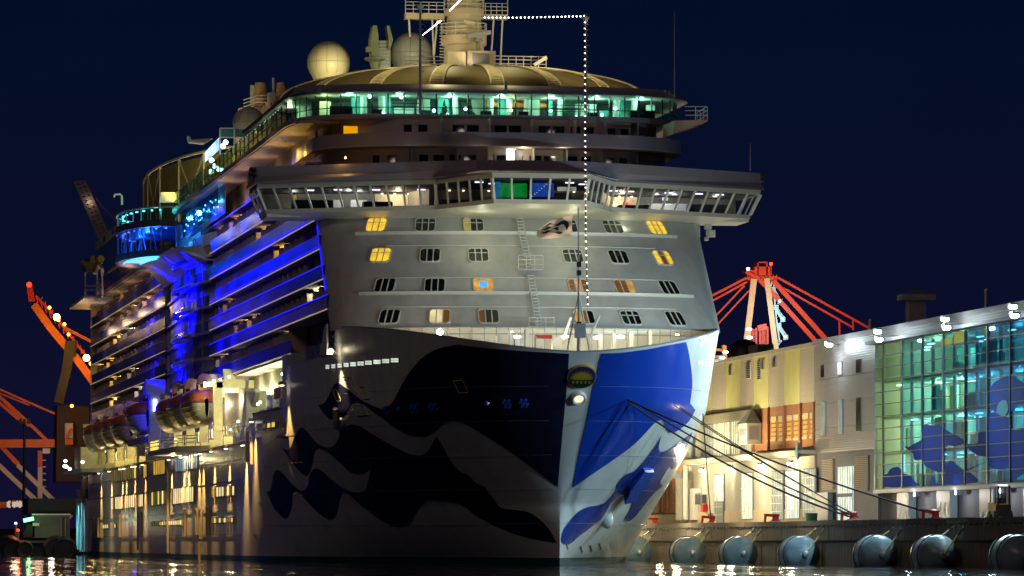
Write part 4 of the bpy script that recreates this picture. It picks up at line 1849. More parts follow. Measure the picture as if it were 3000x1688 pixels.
# lamps in some balconies
LAMPM = lit("balcony_lamp_glow", (1.0, .72, .35), 6.0)
for (x, y), k, pw, col in [((985, 705), 5, 70, (1, .5, .1)), ((875, 730), 4, 90, (1, .55, .12)), ((900, 690), 5, 90, (1, .5, .1)), ((780, 760), 4, 70, (1, .6, .15)), ((830, 830), 3, 70, (1, .55, .1)), ((635, 765), 5, 60, (1, .5, .3)), ((700, 735), 5, 60, (1, .5, .25)),
                            ((582, 795), 4, 60, (1, .55, .25)), ((685, 880), 2, 80, (1, .55, .12)), ((620, 910), 2, 100, (1, .6, .15)), ((595, 925), 2, 90, (1, .6, .15)), ((720, 950), 1, 80, (1, .6, .25)), ((755, 925), 1, 70, (1, .7, .45)), ((840, 990), 0, 100, (1, .75, .4)),
                            ((930, 960), 1, 130, (.95, 1, .7)), ((665, 1050), 0, 110, (1, .75, .5)), ((610, 1075), 0, 130, (.95, .9, .85)), ((370, 855), 5, 90, (1, .5, .08)), ((300, 905), 5, 90, (1, .5, .08)), ((400, 900), 4, 80, (1, .55, .2)), ((440, 930), 4, 70, (1, .5, .25)),
                            ((390, 955), 3, 90, (.8, 1, .9)), ((350, 985), 3, 80, (1, .55, .15)), ((335, 1060), 2, 120, (1, .6, .15)), ((300, 1080), 2, 110, (1, .65, .2)), ((345, 1110), 1, 110, (1, .6, .2)), ((270, 1130), 1, 140, (1, .65, .25)), ((400, 1110), 1, 90, (1, .8, .6)),
                            ((265, 1180), 0, 150, (1, .7, .2)), ((340, 1160), 0, 120, (1, .55, .15)), ((420, 1130), 0, 110, (.9, .9, 1)), ((470, 1105), 0, 100, (.8, .85, 1)), ((262, 1050), 3, 110, (1, .65, .25)), ((275, 1000), 4, 90, (1, .55, .15))]:
    u = PV(x, y, -15.6)[0]
    z = Z0 + DP * k + 2.15
    mb = MB()
    mb.box(u - .12, u + .12, -14.86, -14.76, z - .08, z + .08)
    mb.build("balcony_lamp", LAMPM, ship)
    lamp((u - .3, -15.2, z), pw * (3.2 if u > 176 else 1.3), col, r=.12)

# ---------------------------------------------------------------- blue glass bay between the two balcony runs
bay = node("glass_bay", ship)
BAYB = paint("bay_panel_blue_tint", (.30, .33, .66), .4, var=.1)  # blue of the floodlighting put into the panel colour
BAYG = paint("bay_glass", (.10, .13, .18), .12, var=.2, spec=.9)
for k in range(6):
    z = Z0 + DP * k
    ol = [(122, -16.4), (128, -17.3), (140, -17.5), (152, -17.3), (176, -16.5), (176, -14), (122, -14)]
    mb = MB()
    mb.prism(ol, z - .28, z)
    mb.build("bay_slab", BAYB, bay)
    mb = MB()
    mb.path([(152, -17.3, z - .1), (151, -18.1, z - .1), (146, -18.3, z - .1), (139, -18.0, z - .1), (132, -17.6, z - .1)], .22, 6)
    mb.build("bay_nose", BAYB, bay)
    for (a, b), m in zip(zip([(122, -15.9), (129, -16.7), (137, -16.9), (145, -16.9), (152, -16.8), (164, -16.6)], [(129, -16.7), (137, -16.9), (145, -16.9), (152, -16.8), (164, -16.6), (176, -16.2)]), (BAYG, BAYG, BAYB, BAYB, BAYG, BAYB)):
        for z0, z1 in ((z, z + 1.15), (z + 1.2, z + DP - .28)):
            mb = MB()
            mb.slab([(*a, z0), (*b, z0), (*b, z1), (*a, z1)], (0, .08, 0))
            mb.build("bay_panel", m if z0 == z else BAYB, bay)
    for a in ((129, -16.74), (137, -16.95), (145, -16.95), (152, -16.88)):
        MB().box(a[0] - .12, a[0] + .12, a[1] - .1, a[1], z, z + DP - .28).build("bay_post", BAYB, bay)
# ---------------------------------------------------------------- lounge deck overhang along the side
VO = -18.0
over = node("promenade_overhang", ship)
mb = MB()
mb.prism([(33, -17.4), (38, VO), (150, VO), (150, -14), (33, -14)], 38.45, 38.7)
mb.build("soffit", WOOD, over)
mb = MB()
mb.bar((34, -17.6, 38.75), (38, VO - .05, 38.75), .25, .45)
mb.bar((38, VO - .05, 38.75), (150, VO - .05, 38.75), .25, .45)
mb.build("edge_fascia", paint("edge_fascia_grey", (.36, .33, .28), .5), over)
GRG = glass("promenade_glass", (.45, .62, .50), .12)
pan = proto(MB().quad((0, 0, 0), (3.85, 0, 0), (3.85, 0, 1.62), (0, 0, 1.62)), "glass_panel", GRG)
pst = proto(MB().box(-.06, .06, -.06, .06, 0, 1.7), "glass_post", LFR)
for i in range(28):
    share(pan, "glass_panel", over, (38 + i * 4, VO, 39.0))
    share(pst, "glass_post", over, (38 + i * 4, VO, 39.0))
for z in (39.75, 40.68):
    mb = MB()
    mb.bar((38, VO, z), (150, VO, z), .07, .07)
    mb.build("glass_rail", GREY, over)
mb = MB()
mb.box(40, 150, -15.6, -15.5, 38.7, 40.9)
mb.build("promenade_back_wall", paint("promenade_wall", (.32, .36, .26), .6, var=.4, scale=.25), over)
mb = MB()
mb.bar((33, -17.5, 41.4), (72, -18.0, 40.9), .8, .35)
mb.build("roof_edge", DGREY, over)
for i in range(24):
    u = 44 + i * 2.2
    MB().box(u, u + .35, VO + .12, VO + .22, 40.72, 40.80).build("rail_lamp", lit("rail_lamp_glow", (.8, 1, .8), 2.0), over)
# recessed wall under the overhang
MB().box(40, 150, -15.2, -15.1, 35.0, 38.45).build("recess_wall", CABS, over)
MB().box(34, 122, VB, -14.6, 35.0, 35.15).build("deck_slab", SOFF, over)
# ---------------------------------------------------------------- glass walkway swelling out over the side
walk = node("glass_walkway", ship)


def lobe(off=0.0):
    pts = [(146.0, VO - off * .2)]
    for i in range(15):
        t = pi * i / 14
        pts.append((161 - (13.5 + off) * cos(t), VO - (5.3 + off) * sin(t) ** .8))
    pts.append((176.0, VO - off * .2))
    return pts


lp = lobe()
TEALG = glass("walkway_teal_glass", (.25, .75, .85), .14)
BLUEG = glass("walkway_blue_glass", (.12, .32, .85), .16)
for za, zb, m in ((37.7, 39.0, TEALG), (34.35, 36.9, BLUEG)):
    for a, b in zip(lp, lp[1:]):
        mb = MB()
        mb.quad((*a, za), (*b, za), (*b, zb), (*a, zb))
        mb.build("glass_panel", m, walk)
        mb = MB()
        mb.bar((*a, za), (*a, zb), .12, .12)
        mb.build("glass_post", GREY, walk)
for z, h, m in ((39.05, .14, SAT), (37.3, .75, DGREY), (34.0, .7, DGREY)):
    mb = MB()
    ring = lobe(.12)
    for a, b in zip(ring, ring[1:]):
        mb.bar((*a, z), (*b, z), .25, h)
    mb.build("ring_band", m, walk)
mb = MB()
mb.prism(lp + [(176, -14), (146, -14)], 37.0, 37.3)
mb.build("upper_floor", paint("walkway_floor_blue", (.10, .16, .30), .4), walk)
mb = MB()
mb.prism(lp + [(176, -14), (146, -14)], 33.7, 34.0)
mb.build("lower_floor", BAYB, walk)
mb = MB()
mb.box(147, 175, -15.3, -15.1, 34, 39)
mb.build("walkway_back_wall", paint("walkway_back", (.12, .30, .42), .5, var=.6, scale=.5), walk)
STR = paint("walkway_strut", (.45, .55, .65), .4)
for i in range(9):
    t = .35 + i * .29
    a = (161 - 12.6 * cos(t), VO - 4.6 * sin(t) ** .8)
    b = (161 - 12.6 * cos(t + .14), VO - 4.6 * sin(t + .14) ** .8)
    mb = MB()
    mb.bar((*a, 34.1), (*b, 36.9), .12, .12)
    mb.build("brace", STR, walk)
CYL = lit("cyan_led", (.10, .75, 1.0), 1.4)
for off, z in ((-.7, 33.62), (-2.6, 33.55)):
    mb = MB()
    ring = [(161 - (13.5 + off) * cos(pi * i / 20), VO - (5.3 + off) * sin(pi * i / 20) ** .8) for i in range(1, 12)]
    mb.path([(*p, z) for p in ring], .10, 5)
    mb.build("led_ring", CYL, walk)
for i in range(9):
    t = .25 + i * .16
    a = (161 - 12.2 * cos(t), VO - 4.4 * sin(t) ** .8, 33.6)
    b = (161 - 9.6 * cos(t), VO - 2.4 * sin(t) ** .8, 33.55)
    mb = MB()
    mb.bar(a, b, .22, .10)
    mb.build("led_fin", lit("cyan_white_led", (.45, .95, .95), .8), walk)
for i in range(26):
    t = .15 + i * .105
    z = 38.75 if i % 2 else 36.7
    p = (161 - 12.9 * cos(t), VO - 4.8 * sin(t) ** .8, z)
    MB().box(p[0] - .2, p[0] + .2, p[1] - .12, p[1] + .12, z, z + .12).build("walkway_lamp", lit("walkway_lamp_teal", (.4, 1, .9), 5) if i % 2 else lit("walkway_lamp_violet", (.5, .4, 1), 4), walk)
# bracket that carries the walkway and the flared head of the bay
mb = MB()
mb.add([(122, -16.8, 31.6), (176, -16.8, 31.6), (176, -14.2, 31.6), (122, -14.2, 31.6), (134, -19.6, 33.7), (166, -20.2, 33.7), (172, -14.2, 33.7), (126, -14.2, 33.7)],
       [(0, 1, 2, 3), (4, 5, 6, 7), (0, 1, 5, 4), (1, 2, 6, 5), (2, 3, 7, 6), (3, 0, 4, 7)])
mb.build("bracket", paint("bracket_grey_blue", (.30, .30, .42), .5), walk)
# side glass between the walkway and the forward balconies
sg = node("side_glass_front", ship)
for i in range(9):
    u = 104 + i * 4.7
    mb = MB()
    mb.quad((u, -17.6, 35.4), (u + 4.6, -17.6, 35.4), (u + 4.6, -17.6, 38.4), (u, -17.6, 38.4))
    mb.build("glass_panel", BLUEG, sg)
MB().box(104, 147, -16.9, -16.8, 35.4, 38.4).build("back_wall", MATS["walkway_back"], sg)
for i in range(22):
    u = 106 + i * 1.85
    z = 36 + random.random() * 1.4
    MB().box(u, u + .5, -17.3, -17.2, z, z + .16).build("glass_lamp", lit("walkway_lamp_teal", (.4, 1, .9), 5), sg)
# white open frame round the sports court, aft of the walkway
crt = node("court_frame", ship)
arc = lambda t, z: (208 - 46 * cos(t), -3.0 - 13.0 * sin(t), z)
FRM = paint("court_frame_white", (.75, .68, .42), .45)
for j in range(9):
    z = 41.2 + j * .78
    mb = MB()
    if j == 8:
        mb.path([arc(t * pi / 24, z + .12 * sin(t * .3)) for t in range(-2, 15)], .16, 6)
    else:
        mb.path([arc(t * pi / 24, z) for t in range(-2, 5)], .07, 5)
    mb.build("court_rail", FRM, crt)
for t in range(-2, 15, 2):
    mb = MB()
    mb.bar(arc(t * pi / 24, 38.4), arc(t * pi / 24, 47.4), .3, .3)
    mb.build("court_post", FRM, crt)
for t in (6, 8, 10, 12):
    mb = MB()
    mb.bar(arc(t * pi / 24, 39.6), arc((t + (2 if t % 4 else -2)) * pi / 24, 47.2), .3, .3)
    mb.build("court_brace", FRM, crt)
mb = MB()
mb.grid([[arc(t * pi / 24, z) for t in range(4, 16)] for z in (38.0, 47.0)])
mb.build("court_screen", paint("court_net_ochre", (.42, .30, .06), .7, var=.2), crt)
a, b = PU(470, 563, 160), PU(522, 592, 160)
MB().box(160, 161, a[1], b[1], b[2], a[2]).build("white_hatch", WHITE, crt)
# deck under the court and aft upper block
aft = node("aft_block", ship)
TEALD = paint("aft_teal_glass", (.03, .10, .11), .15, spec=.8, var=.3)
mb = MB()
mb.box(176, 274, -17.8, -14, 34.7, 34.9)
mb.build("soffit", WOOD, aft)
mb = MB()
mb.bar((176, -17.9, 35.1), (274, -17.9, 35.1), .3, .5)
mb.build("edge_fascia", MATS["edge_fascia_grey"], aft)
u = 176
while u < 270:
    MB().box(u + .05, u + 5.6, -17.5, -17.4, 35.5, 37.5).build("screen_panel", TEALD, aft)
    if u > 220:
        MB().box(u + .05, u + 5.6, -17.7, -17.6, 37.9, 41.7).build("screen_panel", TEALD, aft)
        MB().box(u + .05, u + 5.6, -17.8, -17.65, 41.85, 42.9).build("parapet_panel", paint("pale_green_grey", (.42, .46, .30), .5), aft)
    u += 5.7
MB().box(176, 273, -17.6, -17.3, 37.55, 37.85).build("screen_rail", GREY, aft)
MB().box(220, 273, -17.4, 0, 37.0, 41.7).build("upper_block", CABS, aft)
for k in range(3):
    u = 226 + k * 15
    MB().box(u, u + 2.4, -17.86, -17.8, 42.05, 42.7).build("screen_window", DARKGL, aft)
# yellow lit outrigger at the stern quarter
out = node("stern_outrigger", ship)
PO = lambda x, y: PV(x, y, -20.2)
for pts, r_, m in ([[(268, 762), (285, 775), (285, 865)], .22, SAT], [[(288, 770), (300, 790), (300, 865)], .22, SAT], [[(250, 790), (250, 868), (300, 870)], .16, SAT], [[(252, 775), (280, 790), (295, 758)], .5, YELL], [[(272, 755), (275, 800)], .4, YELL], [[(250, 850), (300, 850)], .12, SAT], [[(250, 838), (300, 838)], .12, SAT]):
    mb = MB()
    P = [PO(*p) for p in pts]
    mb.path(P, r_, 6)
    mb.build("outrigger_arm", m, out)
p = Vector(PO(255, 778))
mb = MB()
mb.lathe(p, [(.3, 0), (1.0, .3), (1.0, .5), (.3, .8)], 16, (-1, 0, 0))
mb.build("winch_drum", paint("winch_blue", (.03, .06, .2), .4), out)
MB().box(PO(250, 868)[0], PO(250, 868)[0] + 30, -20.4, -16.5, PO(250, 875)[2], PO(250, 868)[2]).build("outrigger_floor", SAT, out)

# ---------------------------------------------------------------- movie screen, glass box and winged fin on the top deck
top = node("top_deck_gear", ship)
US = 132.0
quad_ = [PU(601, 447, US + 6), PU(643, 402, US), PU(642, 440, US), PU(601, 476, US + 6)]
mb = MB()
mb.slab(quad_, (1.0, .3, 0))
mb.build("screen_case", DGREY, top)
mb = MB()
q3 = [Vector(p) + Vector((-.06, -.03, 0)) for p in quad_]
mb.add([q3[0], q3[1], q3[2], q3[3]], [(0, 1, 2, 3)])
mb.build("movie_screen", lit("screen_picture", (.45, .75, 1.0), 1.7, var=.75, vscale=.45), top)
for x0, x1 in ((646, 685), (687, 725)):
    a, b = PU(x0, 378, 118), PU(x1, 402, 118)
    MB().box(118, 118.1, a[1], b[1], b[2], a[2]).build("wind_screen", paint("teal_wind_screen", (.03, .22, .26), .2, spec=.8), top)
for x in (644, 686, 727):
    a, b = PU(x, 376, 117.9), PU(x, 425, 117.9)
    MB().box(117.7, 117.9, a[1] - .08, a[1] + .08, b[2] - 1, a[2]).build("screen_post", SAT, top)
for y in (376, 403):
    a, b = PU(644, y, 117.9), PU(728, y, 117.9)
    mb = MB()
    mb.bar(a, b, .12, .12)
    mb.build("screen_bar", SAT, top)
mb = MB()
mb.slab([PU(551, 398, 150), PU(556, 400, 150), PU(562, 410, 150), PU(625, 405, 150), PU(600, 420, 150), PU(556, 416, 150)], (2, 0, 0))
mb.build("winged_fin", SAT, top)
MB().box(118, 128, -14, -8, 38.5, 41).build("pool_bar", MATS["promenade_wall"], top)
for x, y in ((661, 417), (653, 428), (620, 470), (628, 487), (640, 495), (652, 500), (618, 503)):
    p = PU(x, y, 116)
    mb = MB()
    mb.ball(p, .28, 8)
    mb.build("deck_lamp", lit("deck_lamp_cyan", (.6, .95, 1), 5), top)
# gooseneck lamp post at the far corner
mb = MB()
mb.path([PU(357, 600, 176), PU(357, 575, 176), PU(352, 569, 176), PU(335, 571, 176), PU(334, 578, 176)], .12, 5)
mb.build("gooseneck_post", SAT, top)

# ---------------------------------------------------------------- boat deck recess
boat = node("boat_deck", ship)
GRW = paint("boat_deck_wall", (.60, .60, .42), .5, var=.25, scale=.4)
MB().box(46, 300, -13.4, -13.2, 11.5, 18.7).build("inner_wall", GRW, boat)
MB().box(42, 300, -17.6, -13.2, 11.3, 11.5).build("walkway", GREY, boat)
MB().box(46, 300, -16.6, -13.2, 18.55, 18.72).build("recess_ceiling", SOFF, boat)
MB().box(42.0, 46, -17.5, -13.2, 11.5, 18.6).build("recess_end", GRW, boat)
# forward stepped bulwark windows and screens
for u in (22, 27):
    MB().box(u, u + 3, -16.75, -16.6, 17.7, 18.8).build("service_window", paint("dim_window", (.12, .16, .16), .2), boat)
MB().box(30.5, 34, -16.75, -16.6, 17.7, 18.9).build("service_door", paint("dim_brown_door", (.22, .11, .03), .5), boat)
mb = MB()
mb.slab([(16.8, -17.0, 17.6), (19.4, -17.3, 17.65), (17.6, -17.1, 20.0), (16.9, -17.0, 20.2)], (0, .15, 0))
mb.build("wing_screen", WHITE, boat)
# rail, posts and lamps on the hull edge
for za in (1.6, 2.0):
    mb = MB()
    mb.bar((76, -17.6, 11.5 + za), (284, -17.6, 11.5 + za), .06, .06)
    mb.build("rail", SAT, boat)
pst = proto(MB().box(-.05, .05, -.05, .05, 0, 1.0), "rail_post", SAT)
for i in range(70):
    share(pst, "rail_post", boat, (77 + i * 3, -17.6, 12.6))
mb = MB()
mb.bar((46, -17.72, 14.0), (69, -17.72, 14.0), .12, .12)
mb.bar((76, -17.78, 11.5), (300, -17.78, 11.5), .18, .16)
mb.build("sheer_strake", paint("brass_strake", (.40, .30, .14), .4), boat)
DAV = paint("davit_cream", (.60, .58, .38), .5, var=.2, scale=1.2)
dav_m = proto(MB().box(-.35, .35, -18.6, -17.7, 12.2, 18.0).box(-.35, .35, -18.3, -13.4, 17.4, 18.2).box(-.5, .5, -17.6, -16.4, 17.9, 19.3).box(-.25, .25, -19.6, -18.3, 17.5, 18.0).box(-.3, .3, -17.6, -13.4, 11.6, 12.5), "davit", DAV)
for u in (98.5, 113.5, 128.5, 143.5, 160, 176, 193, 209, 225, 241, 257, 272):
    share(dav_m, "davit", boat, (u, 0, 0))
whl = proto(MB().lathe((0, -18.2, 18.6), [(.2, -.4), (.75, -.3), (.75, .3), (.2, .4)], 14, (1, 0, 0)), "sheave", paint("sheave_salmon", (.55, .33, .25), .5))
for u in (112, 127, 142, 192, 208, 224):
    share(whl, "sheave", boat, (u, 0, 0))
# deck gear between the bow and the first boat: winches, lockers, stair
for u0, u1, v0, v1, z0, z1 in ((84, 88, -17.0, -15, 11.5, 13.4), (90, 93, -17.2, -16, 11.5, 12.7), (60, 66, -16.8, -15.2, 14, 15.6), (50, 53, -17, -16, 14, 15.3), (79, 80, -17.3, -15, 11.5, 16.5), (70, 75, -16.5, -14, 12.5, 14.5)):
    MB().box(u0, u1, v0, v1, z0, z1).build("deck_locker", DAV, boat)
for u, z in ((55, 15.2), (57, 15.0)):
    mb = MB()
    mb.lathe((u, -16.8, z), [(.3, 0), (.55, .3), (.55, .9), (.3, 1.2)], 12, (0, 1, 0))
    mb.build("life_raft_canister", SAT, boat)
mb = MB()
mb.bar((86, -16.5, 12.0), (76, -16.5, 16.4), .5, .3)
mb.bar((84, -17.2, 12.0), (79, -17.2, 17.6), .3, .3)
mb.build("stair", DAV, boat)
MB().box(47, 53, -17.5, -16.9, 14.9, 15.9).build("gangway_crate", paint("crate_orange", (.55, .22, .04), .5), boat)
LUMW = lit("boat_deck_lamp", (.95, 1.0, .8), 9)
for u, z in ((47, 16.9), (50, 15.6), (53, 15.6), (56, 15.6), (59, 15.6), (66, 14.9), (68, 14.8), (72, 13.6), (86, 13.6), (94, 13.0), (95, 18.3), (104, 18.3), (111, 18.4), (121, 18.4), (126, 18.4), (141, 18.4), (168, 18.4), (184, 18.4), (200, 18.4), (216, 18.4), (232, 18.4), (250, 18.4), (262, 14), (280, 13), (284, 13), (288, 12.4)):
    MB().box(u - .25, u + .25, -17.45, -17.25, z, z + .22).build("deck_lamp", LUMW, boat)
# platform that juts out amidships
plat = node("tender_platform", ship)
mb = MB()
mb.prism([(150, -17.6), (112, -17.6), (118, -20.6), (146, -21.2)], 11.3, 11.9)
mb.build("platform_deck", SAT, plat)
for z in (12.3, 12.7, 13.0):
    mb = MB()
    mb.path([(113, -17.8, z), (118, -20.5, z), (146, -21.1, z), (150, -17.8, z)], .05, 5)
    mb.build("rail", SAT, plat)
for u, v in ((114, -18.4), (118, -20.5), (127, -20.7), (137, -20.9), (146, -21.1), (148, -19.4)):
    mb = MB()
    mb.tube((u, v, 11.9), (u, v, 13.0), .05, 5)
    mb.build("rail_post", SAT, plat)
for u in (140, 143, 146):
    MB().box(u, u + .9, -20.9, -20.7, 11.95, 12.95).build("lit_panel", lit("lit_amber_panel", (1.0, .72, .15), 1.1), plat)
plat2 = node("tender_platform", ship)
mb = MB()
mb.prism([(296, -17.6), (258, -17.6), (262, -20.5), (292, -21)], 11.3, 11.8)
mb.build("platform_deck", SAT, plat2)
MB().box(268, 280, -20.2, -17.8, 11.8, 14.8).build("control_house", DAV, plat2)
for u, v, z in ((258.5, -20.6, 12.6), (285, -21, 12.4), (289, -21, 12.5), (293, -20, 12.2), (287, -21, 13.2)):
    mb = MB()
    mb.ball((u, v, z), .24, 8)
    mb.build("flood_lamp", lit("flood_lamp_white", (.95, 1, .95), 6), plat2)

# ---------------------------------------------------------------- windows, doors and pipes in the ship's side
HV = -17.75
SIDEW = {'a': lit("side_window_amber", (1.0, .60, .08), .55, var=.3, vscale=.6), 'w': lit("side_window_warm", (1.0, .78, .36), .95, var=.3, vscale=.6), 'd': lit("side_window_dim", (.40, .32, .08), .22, var=.5, vscale=.6),
         'b': lit("side_window_blue", (.30, .45, .60), .40, var=.5, vscale=.5), 'y': lit("side_window_yellow", (1.0, .75, .15), .8)}
K6 = lambda x, y: (x / 2.862, 1188 + y / 2.862)


def side_window(x0, x1, y0, y1, m):
    xm = (x0 + x1) / 2
    a, b = PV(x0, (y0 + y1) / 2, HV), PV(x1, (y0 + y1) / 2, HV)
    z1, z0 = PV(xm, y0, HV)[2], PV(xm, y1, HV)[2]
    f = MB().box(b[0] - .12, a[0] + .12, HV - .08, HV + .1, z0 - .12, z1 + .12).build("side_window", GREY, ship)
    MB().box(b[0], a[0], HV - .11, HV - .085, z0, z1).build("pane", m, f)


for (xa, ya, yb), (xb, yc, yd), n, kinds in [((942, 548, 640), (1152, 505, 605), 11, 'ddddddddddy'), ((1212, 495, 600), (1238, 490, 595), 2, 'aa'), ((1296, 470, 582), (1392, 452, 568), 6, 'aaaaaa'), ((1480, 432, 552), (1666, 408, 520), 10, 'bbbbbbbwbb'),
                                             ((942, 775, 872), (1136, 750, 850), 12, 'wdwwwwdwwwww'), ((1164, 752, 850), (1208, 742, 842), 3, 'www'), ((1278, 730, 838), (1416, 708, 815), 8, 'yddydwdd'), ((1444, 702, 828), (1632, 682, 802), 12, 'dwwwwwwwwwww'), ((1778, 690, 768), (1978, 676, 748), 9, 'ddwwwdwdw'),
                                             ((868, 1002, 1030), (918, 998, 1026), 3, 'yyw'), ((965, 995, 1025), (979, 994, 1024), 1, 'y'), ((1268, 982, 1006), (1533, 962, 998), 14, 'ddddawaywwwwyw'), ((1782, 948, 985), (1966, 942, 976), 9, 'dydwdwddy'), ((2212, 157, 190), (2326, 135, 175), 3, 'dyy')]:
    for i in range(n):
        t0, t1 = i / n, (i + .62) / n
        xs0, ys0 = K6(xa + (xb - xa) * t0, ya + (yc - ya) * t0)
        xs1, ys1 = K6(xa + (xb - xa) * t1, yb + (yd - yb) * t0)
        side_window(xs0, xs1, ys0, ys1, SIDEW[kinds[i]])
TAN = paint("rubbing_frame_tan", (.55, .48, .36), .45)
for x, y0, y1 in ((797, 962, 1108), (830, 958, 1106), (1010, 932, 1104), (1186, 914, 1100), (1556, 894, 1090), (1660, 880, 1084), (1693, 880, 1120), (1750, 874, 1086)):
    a = PV(*K6(x, y0), HV)
    b = PV(*K6(x, y1), HV)
    mb = MB()
    for du in (-.55, .55):
        mb.box(a[0] + du - .12, a[0] + du + .12, HV - .25, HV, b[2], a[2])
    mb.box(a[0] - .67, a[0] + .67, HV - .3, HV, a[2], a[2] + .3)
    mb.build("embarkation_frame", TAN, ship)
    MB().box(a[0] - .4, a[0] + .4, HV - .04, HV, b[2], a[2]).build("recessed_door", DGREY, ship)
for x, y0, y1 in ((1600 / 4.83 + 400, 1060 + 985 / 4.83, 1060 + 1420 / 4.83), (409, 1210, 1612), (744, 1280, 1360), (497, 1370, 1620), (590, 1590, 1640)):
    a, b = PV(x, y0, HV), PV(x, y1, HV)
    mb = MB()
    mb.tube((a[0], HV - .2, b[2]), (a[0], HV - .2, a[2]), .16, 8)
    mb.build("drain_pipe", TAN, ship)
for z in (9.9, 7.9, 5.0, 2.6):
    mb = MB()
    mb.bar((80, HV, z), (295, HV, z), .05, .06)
    mb.build("plate_seam", MATS["weld_seam"], ship)
# pale cyan stern quarter
CYP = paint("stern_white", (.7, .72, .72), .4)
mb = MB()
for z0, z1, k in ((-1.2, .5, .97), (.5, 8.2, 1.0)):
    mb.prism([(305.8, -16.9 * k), (318, -16.9 * k), (325, -15.6 * k), (328, 0), (325, 15.6 * k), (318, 16.9 * k), (305.8, 16.9 * k)], z0, z1)
mb.build("stern_plating", CYP, ship)
MB().box(306, 324, -17.3, -16.95, 7.9, 8.3).build("stern_rubbing_strip", GREY, ship)
for u in (309, 313.5, 320):
    MB().box(u, u + .5, -17.2, -16.9, .8, 7.9).build("stern_pipe", CYP, ship)
MB().box(314, 318, -17.1, -16.9, 4.6, 7.2).build("stern_shell_door", GREY, ship)
for u0, u1, z0, z1, m in ((304, 312, 8.4, 11, DGREY), (313, 322, 8.4, 9.6, DGREY), (306, 309, 11, 13.5, SAT), (300, 303, 9.5, 11.2, DGREY)):
    MB().box(u0, u1, -17.0, -14.5, z0, z1).build("mooring_deck_gear", m, ship)
# rail lamps that wash down the plating
SPOTB = paint("lamp_brass", (.5, .38, .16), .4)
GLOW = lit("edge_lamp_glow", (1.0, .93, .75), 10)
edge_lamps = []
for x, y in ((495, 1332), (531, 1328), (545, 1326), (575, 1318), (587, 1316), (620, 1308), (663, 1300), (712, 1292), (352, 1368), (363, 1366), (388, 1362), (396, 1360), (418, 1355), (320, 1375), (290, 1382), (738, 1225), (828, 1190)):
    zt = 14.0 if x == 828 or x == 738 else None
    q_ = PV(x, y, HV - .3)
    u_, z_ = q_[0], (11.15 if zt is None else (13.2 if x == 738 else 15.8))
    n_ = node("edge_lamp", ship)
    mb = MB()
    mb.lathe((u_, HV - .35, z_), [(.28, 0), (.38, .12), (.25, .35)], 10)
    mb.build("lamp_bowl", SPOTB, n_)
    mb = MB()
    mb.box(u_ - .2, u_ + .2, HV - .5, HV - .2, z_ - .06, z_ - .01)
    mb.build("lamp_lens", GLOW, n_)
    edge_lamps.append((u_, z_))

# ================================================================ lifeboats
BCAN = paint("lifeboat_orange", (.52, .13, .02), .4, var=.12)
BHUL = paint("lifeboat_cream", (.62, .56, .36), .35, var=.1)


def lifeboat(base, label, group):
    t = thing("lifeboat", label, "lifeboat", base, group)
    u0, v0, z0 = base
    L, W, H = 12.4, 4.0, 2.3
    sec = [(-.5, .10), (-.485, .45), (-.45, .70), (-.38, .88), (-.25, .98), (0, 1), (.25, .98), (.38, .88), (.45, .70), (.485, .45), (.5, .10)]
    mb = MB()
    rows = []
    for k, w in sec:
        keel = .9 * (1 - w) ** 1.2
        row = []
        for a in range(13):
            s = -1 + a / 6
            prof = abs(s)
            row.append((u0 + k * L, v0 + s * W / 2 * w, z0 + keel + (H - keel) * prof ** 3.2))
        rows.append(row)
    mb.grid(rows)
    h = mb.build("boat_hull", BHUL, t, smooth='all')
    for j in range(3):
        mb = MB()
        for sd in (-1, 1):
            f = .35 + j * .22
            mb.path([(u0 + k * L, v0 + sd * W / 2 * w * (f ** .31), z0 + .9 * (1 - w) ** 1.2 + (H - .9 * (1 - w) ** 1.2) * f) for k, w in sec], .045, 4)
        mb.build("strake", paint("lifeboat_strake", (.75, .68, .45), .4), h)
    mb = MB()
    rows = []
    for k, w in sec:
        row = []
        for a in range(13):
            th_ = pi * a / 12
            row.append((u0 + k * L * .985, v0 - cos(th_) * W / 2 * w * .98, z0 + H + (1.55 * w ** .6) * sin(th_) ** .7))
        rows.append(row)
    mb.grid(rows)
    cpy = mb.build("canopy", BCAN, t, smooth='all')
    mb = MB()
    mb.box(u0 - L * .44, u0 - L * .25, v0 - .8, v0 + .8, z0 + H + 1.2, z0 + H + 1.9)
    mb.build("helm_house", BCAN, t)
    MB().box(u0 - L * .442, u0 - L * .438, v0 - .65, v0 + .65, z0 + H + 1.45, z0 + H + 1.8).build("helm_window", DARKGL, t)
    mb = MB()
    mb.path([(u0 + k * L, v0 + W / 2 * w * 1.01, z0 + H) for k, w in sec] + [(u0 + k * L, v0 - W / 2 * w * 1.01, z0 + H) for k, w in reversed(sec)], .09, 5)
    mb.build("fender_belt", DGREY, t)
    for du in (-4.2, 4.2):
        mb = MB()
        mb.tube((u0 + du, v0, z0 + H + 1.3), (u0 + du, v0, z0 + 4.6), .12, 6)
        mb.build("lifting_hook", STEEL, t)
    return t


LBG = "lifeboats hung along the starboard boat deck"
b0 = lifeboat((106.5, -19.1, 13.75), "orange and cream lifeboat nearest the bow, hung on its davits", LBG)
for u, lb in ((121.5, "second lifeboat behind the nearest one, orange canopy over cream hull"), (136.5, "third lifeboat from the bow, last before the blue lit tender"),
              (202, "dark orange lifeboat just behind the blue lit tender"), (218, "second lifeboat aft of the blue lit tender, in shadow"),
              (234, "third lifeboat aft of the blue lit tender, in deep shadow"), (249.5, "rearmost lifeboat of the row, near the lit stern platform")):
    copy_thing(b0, (u, -19.1, 13.75), lb, LBG)
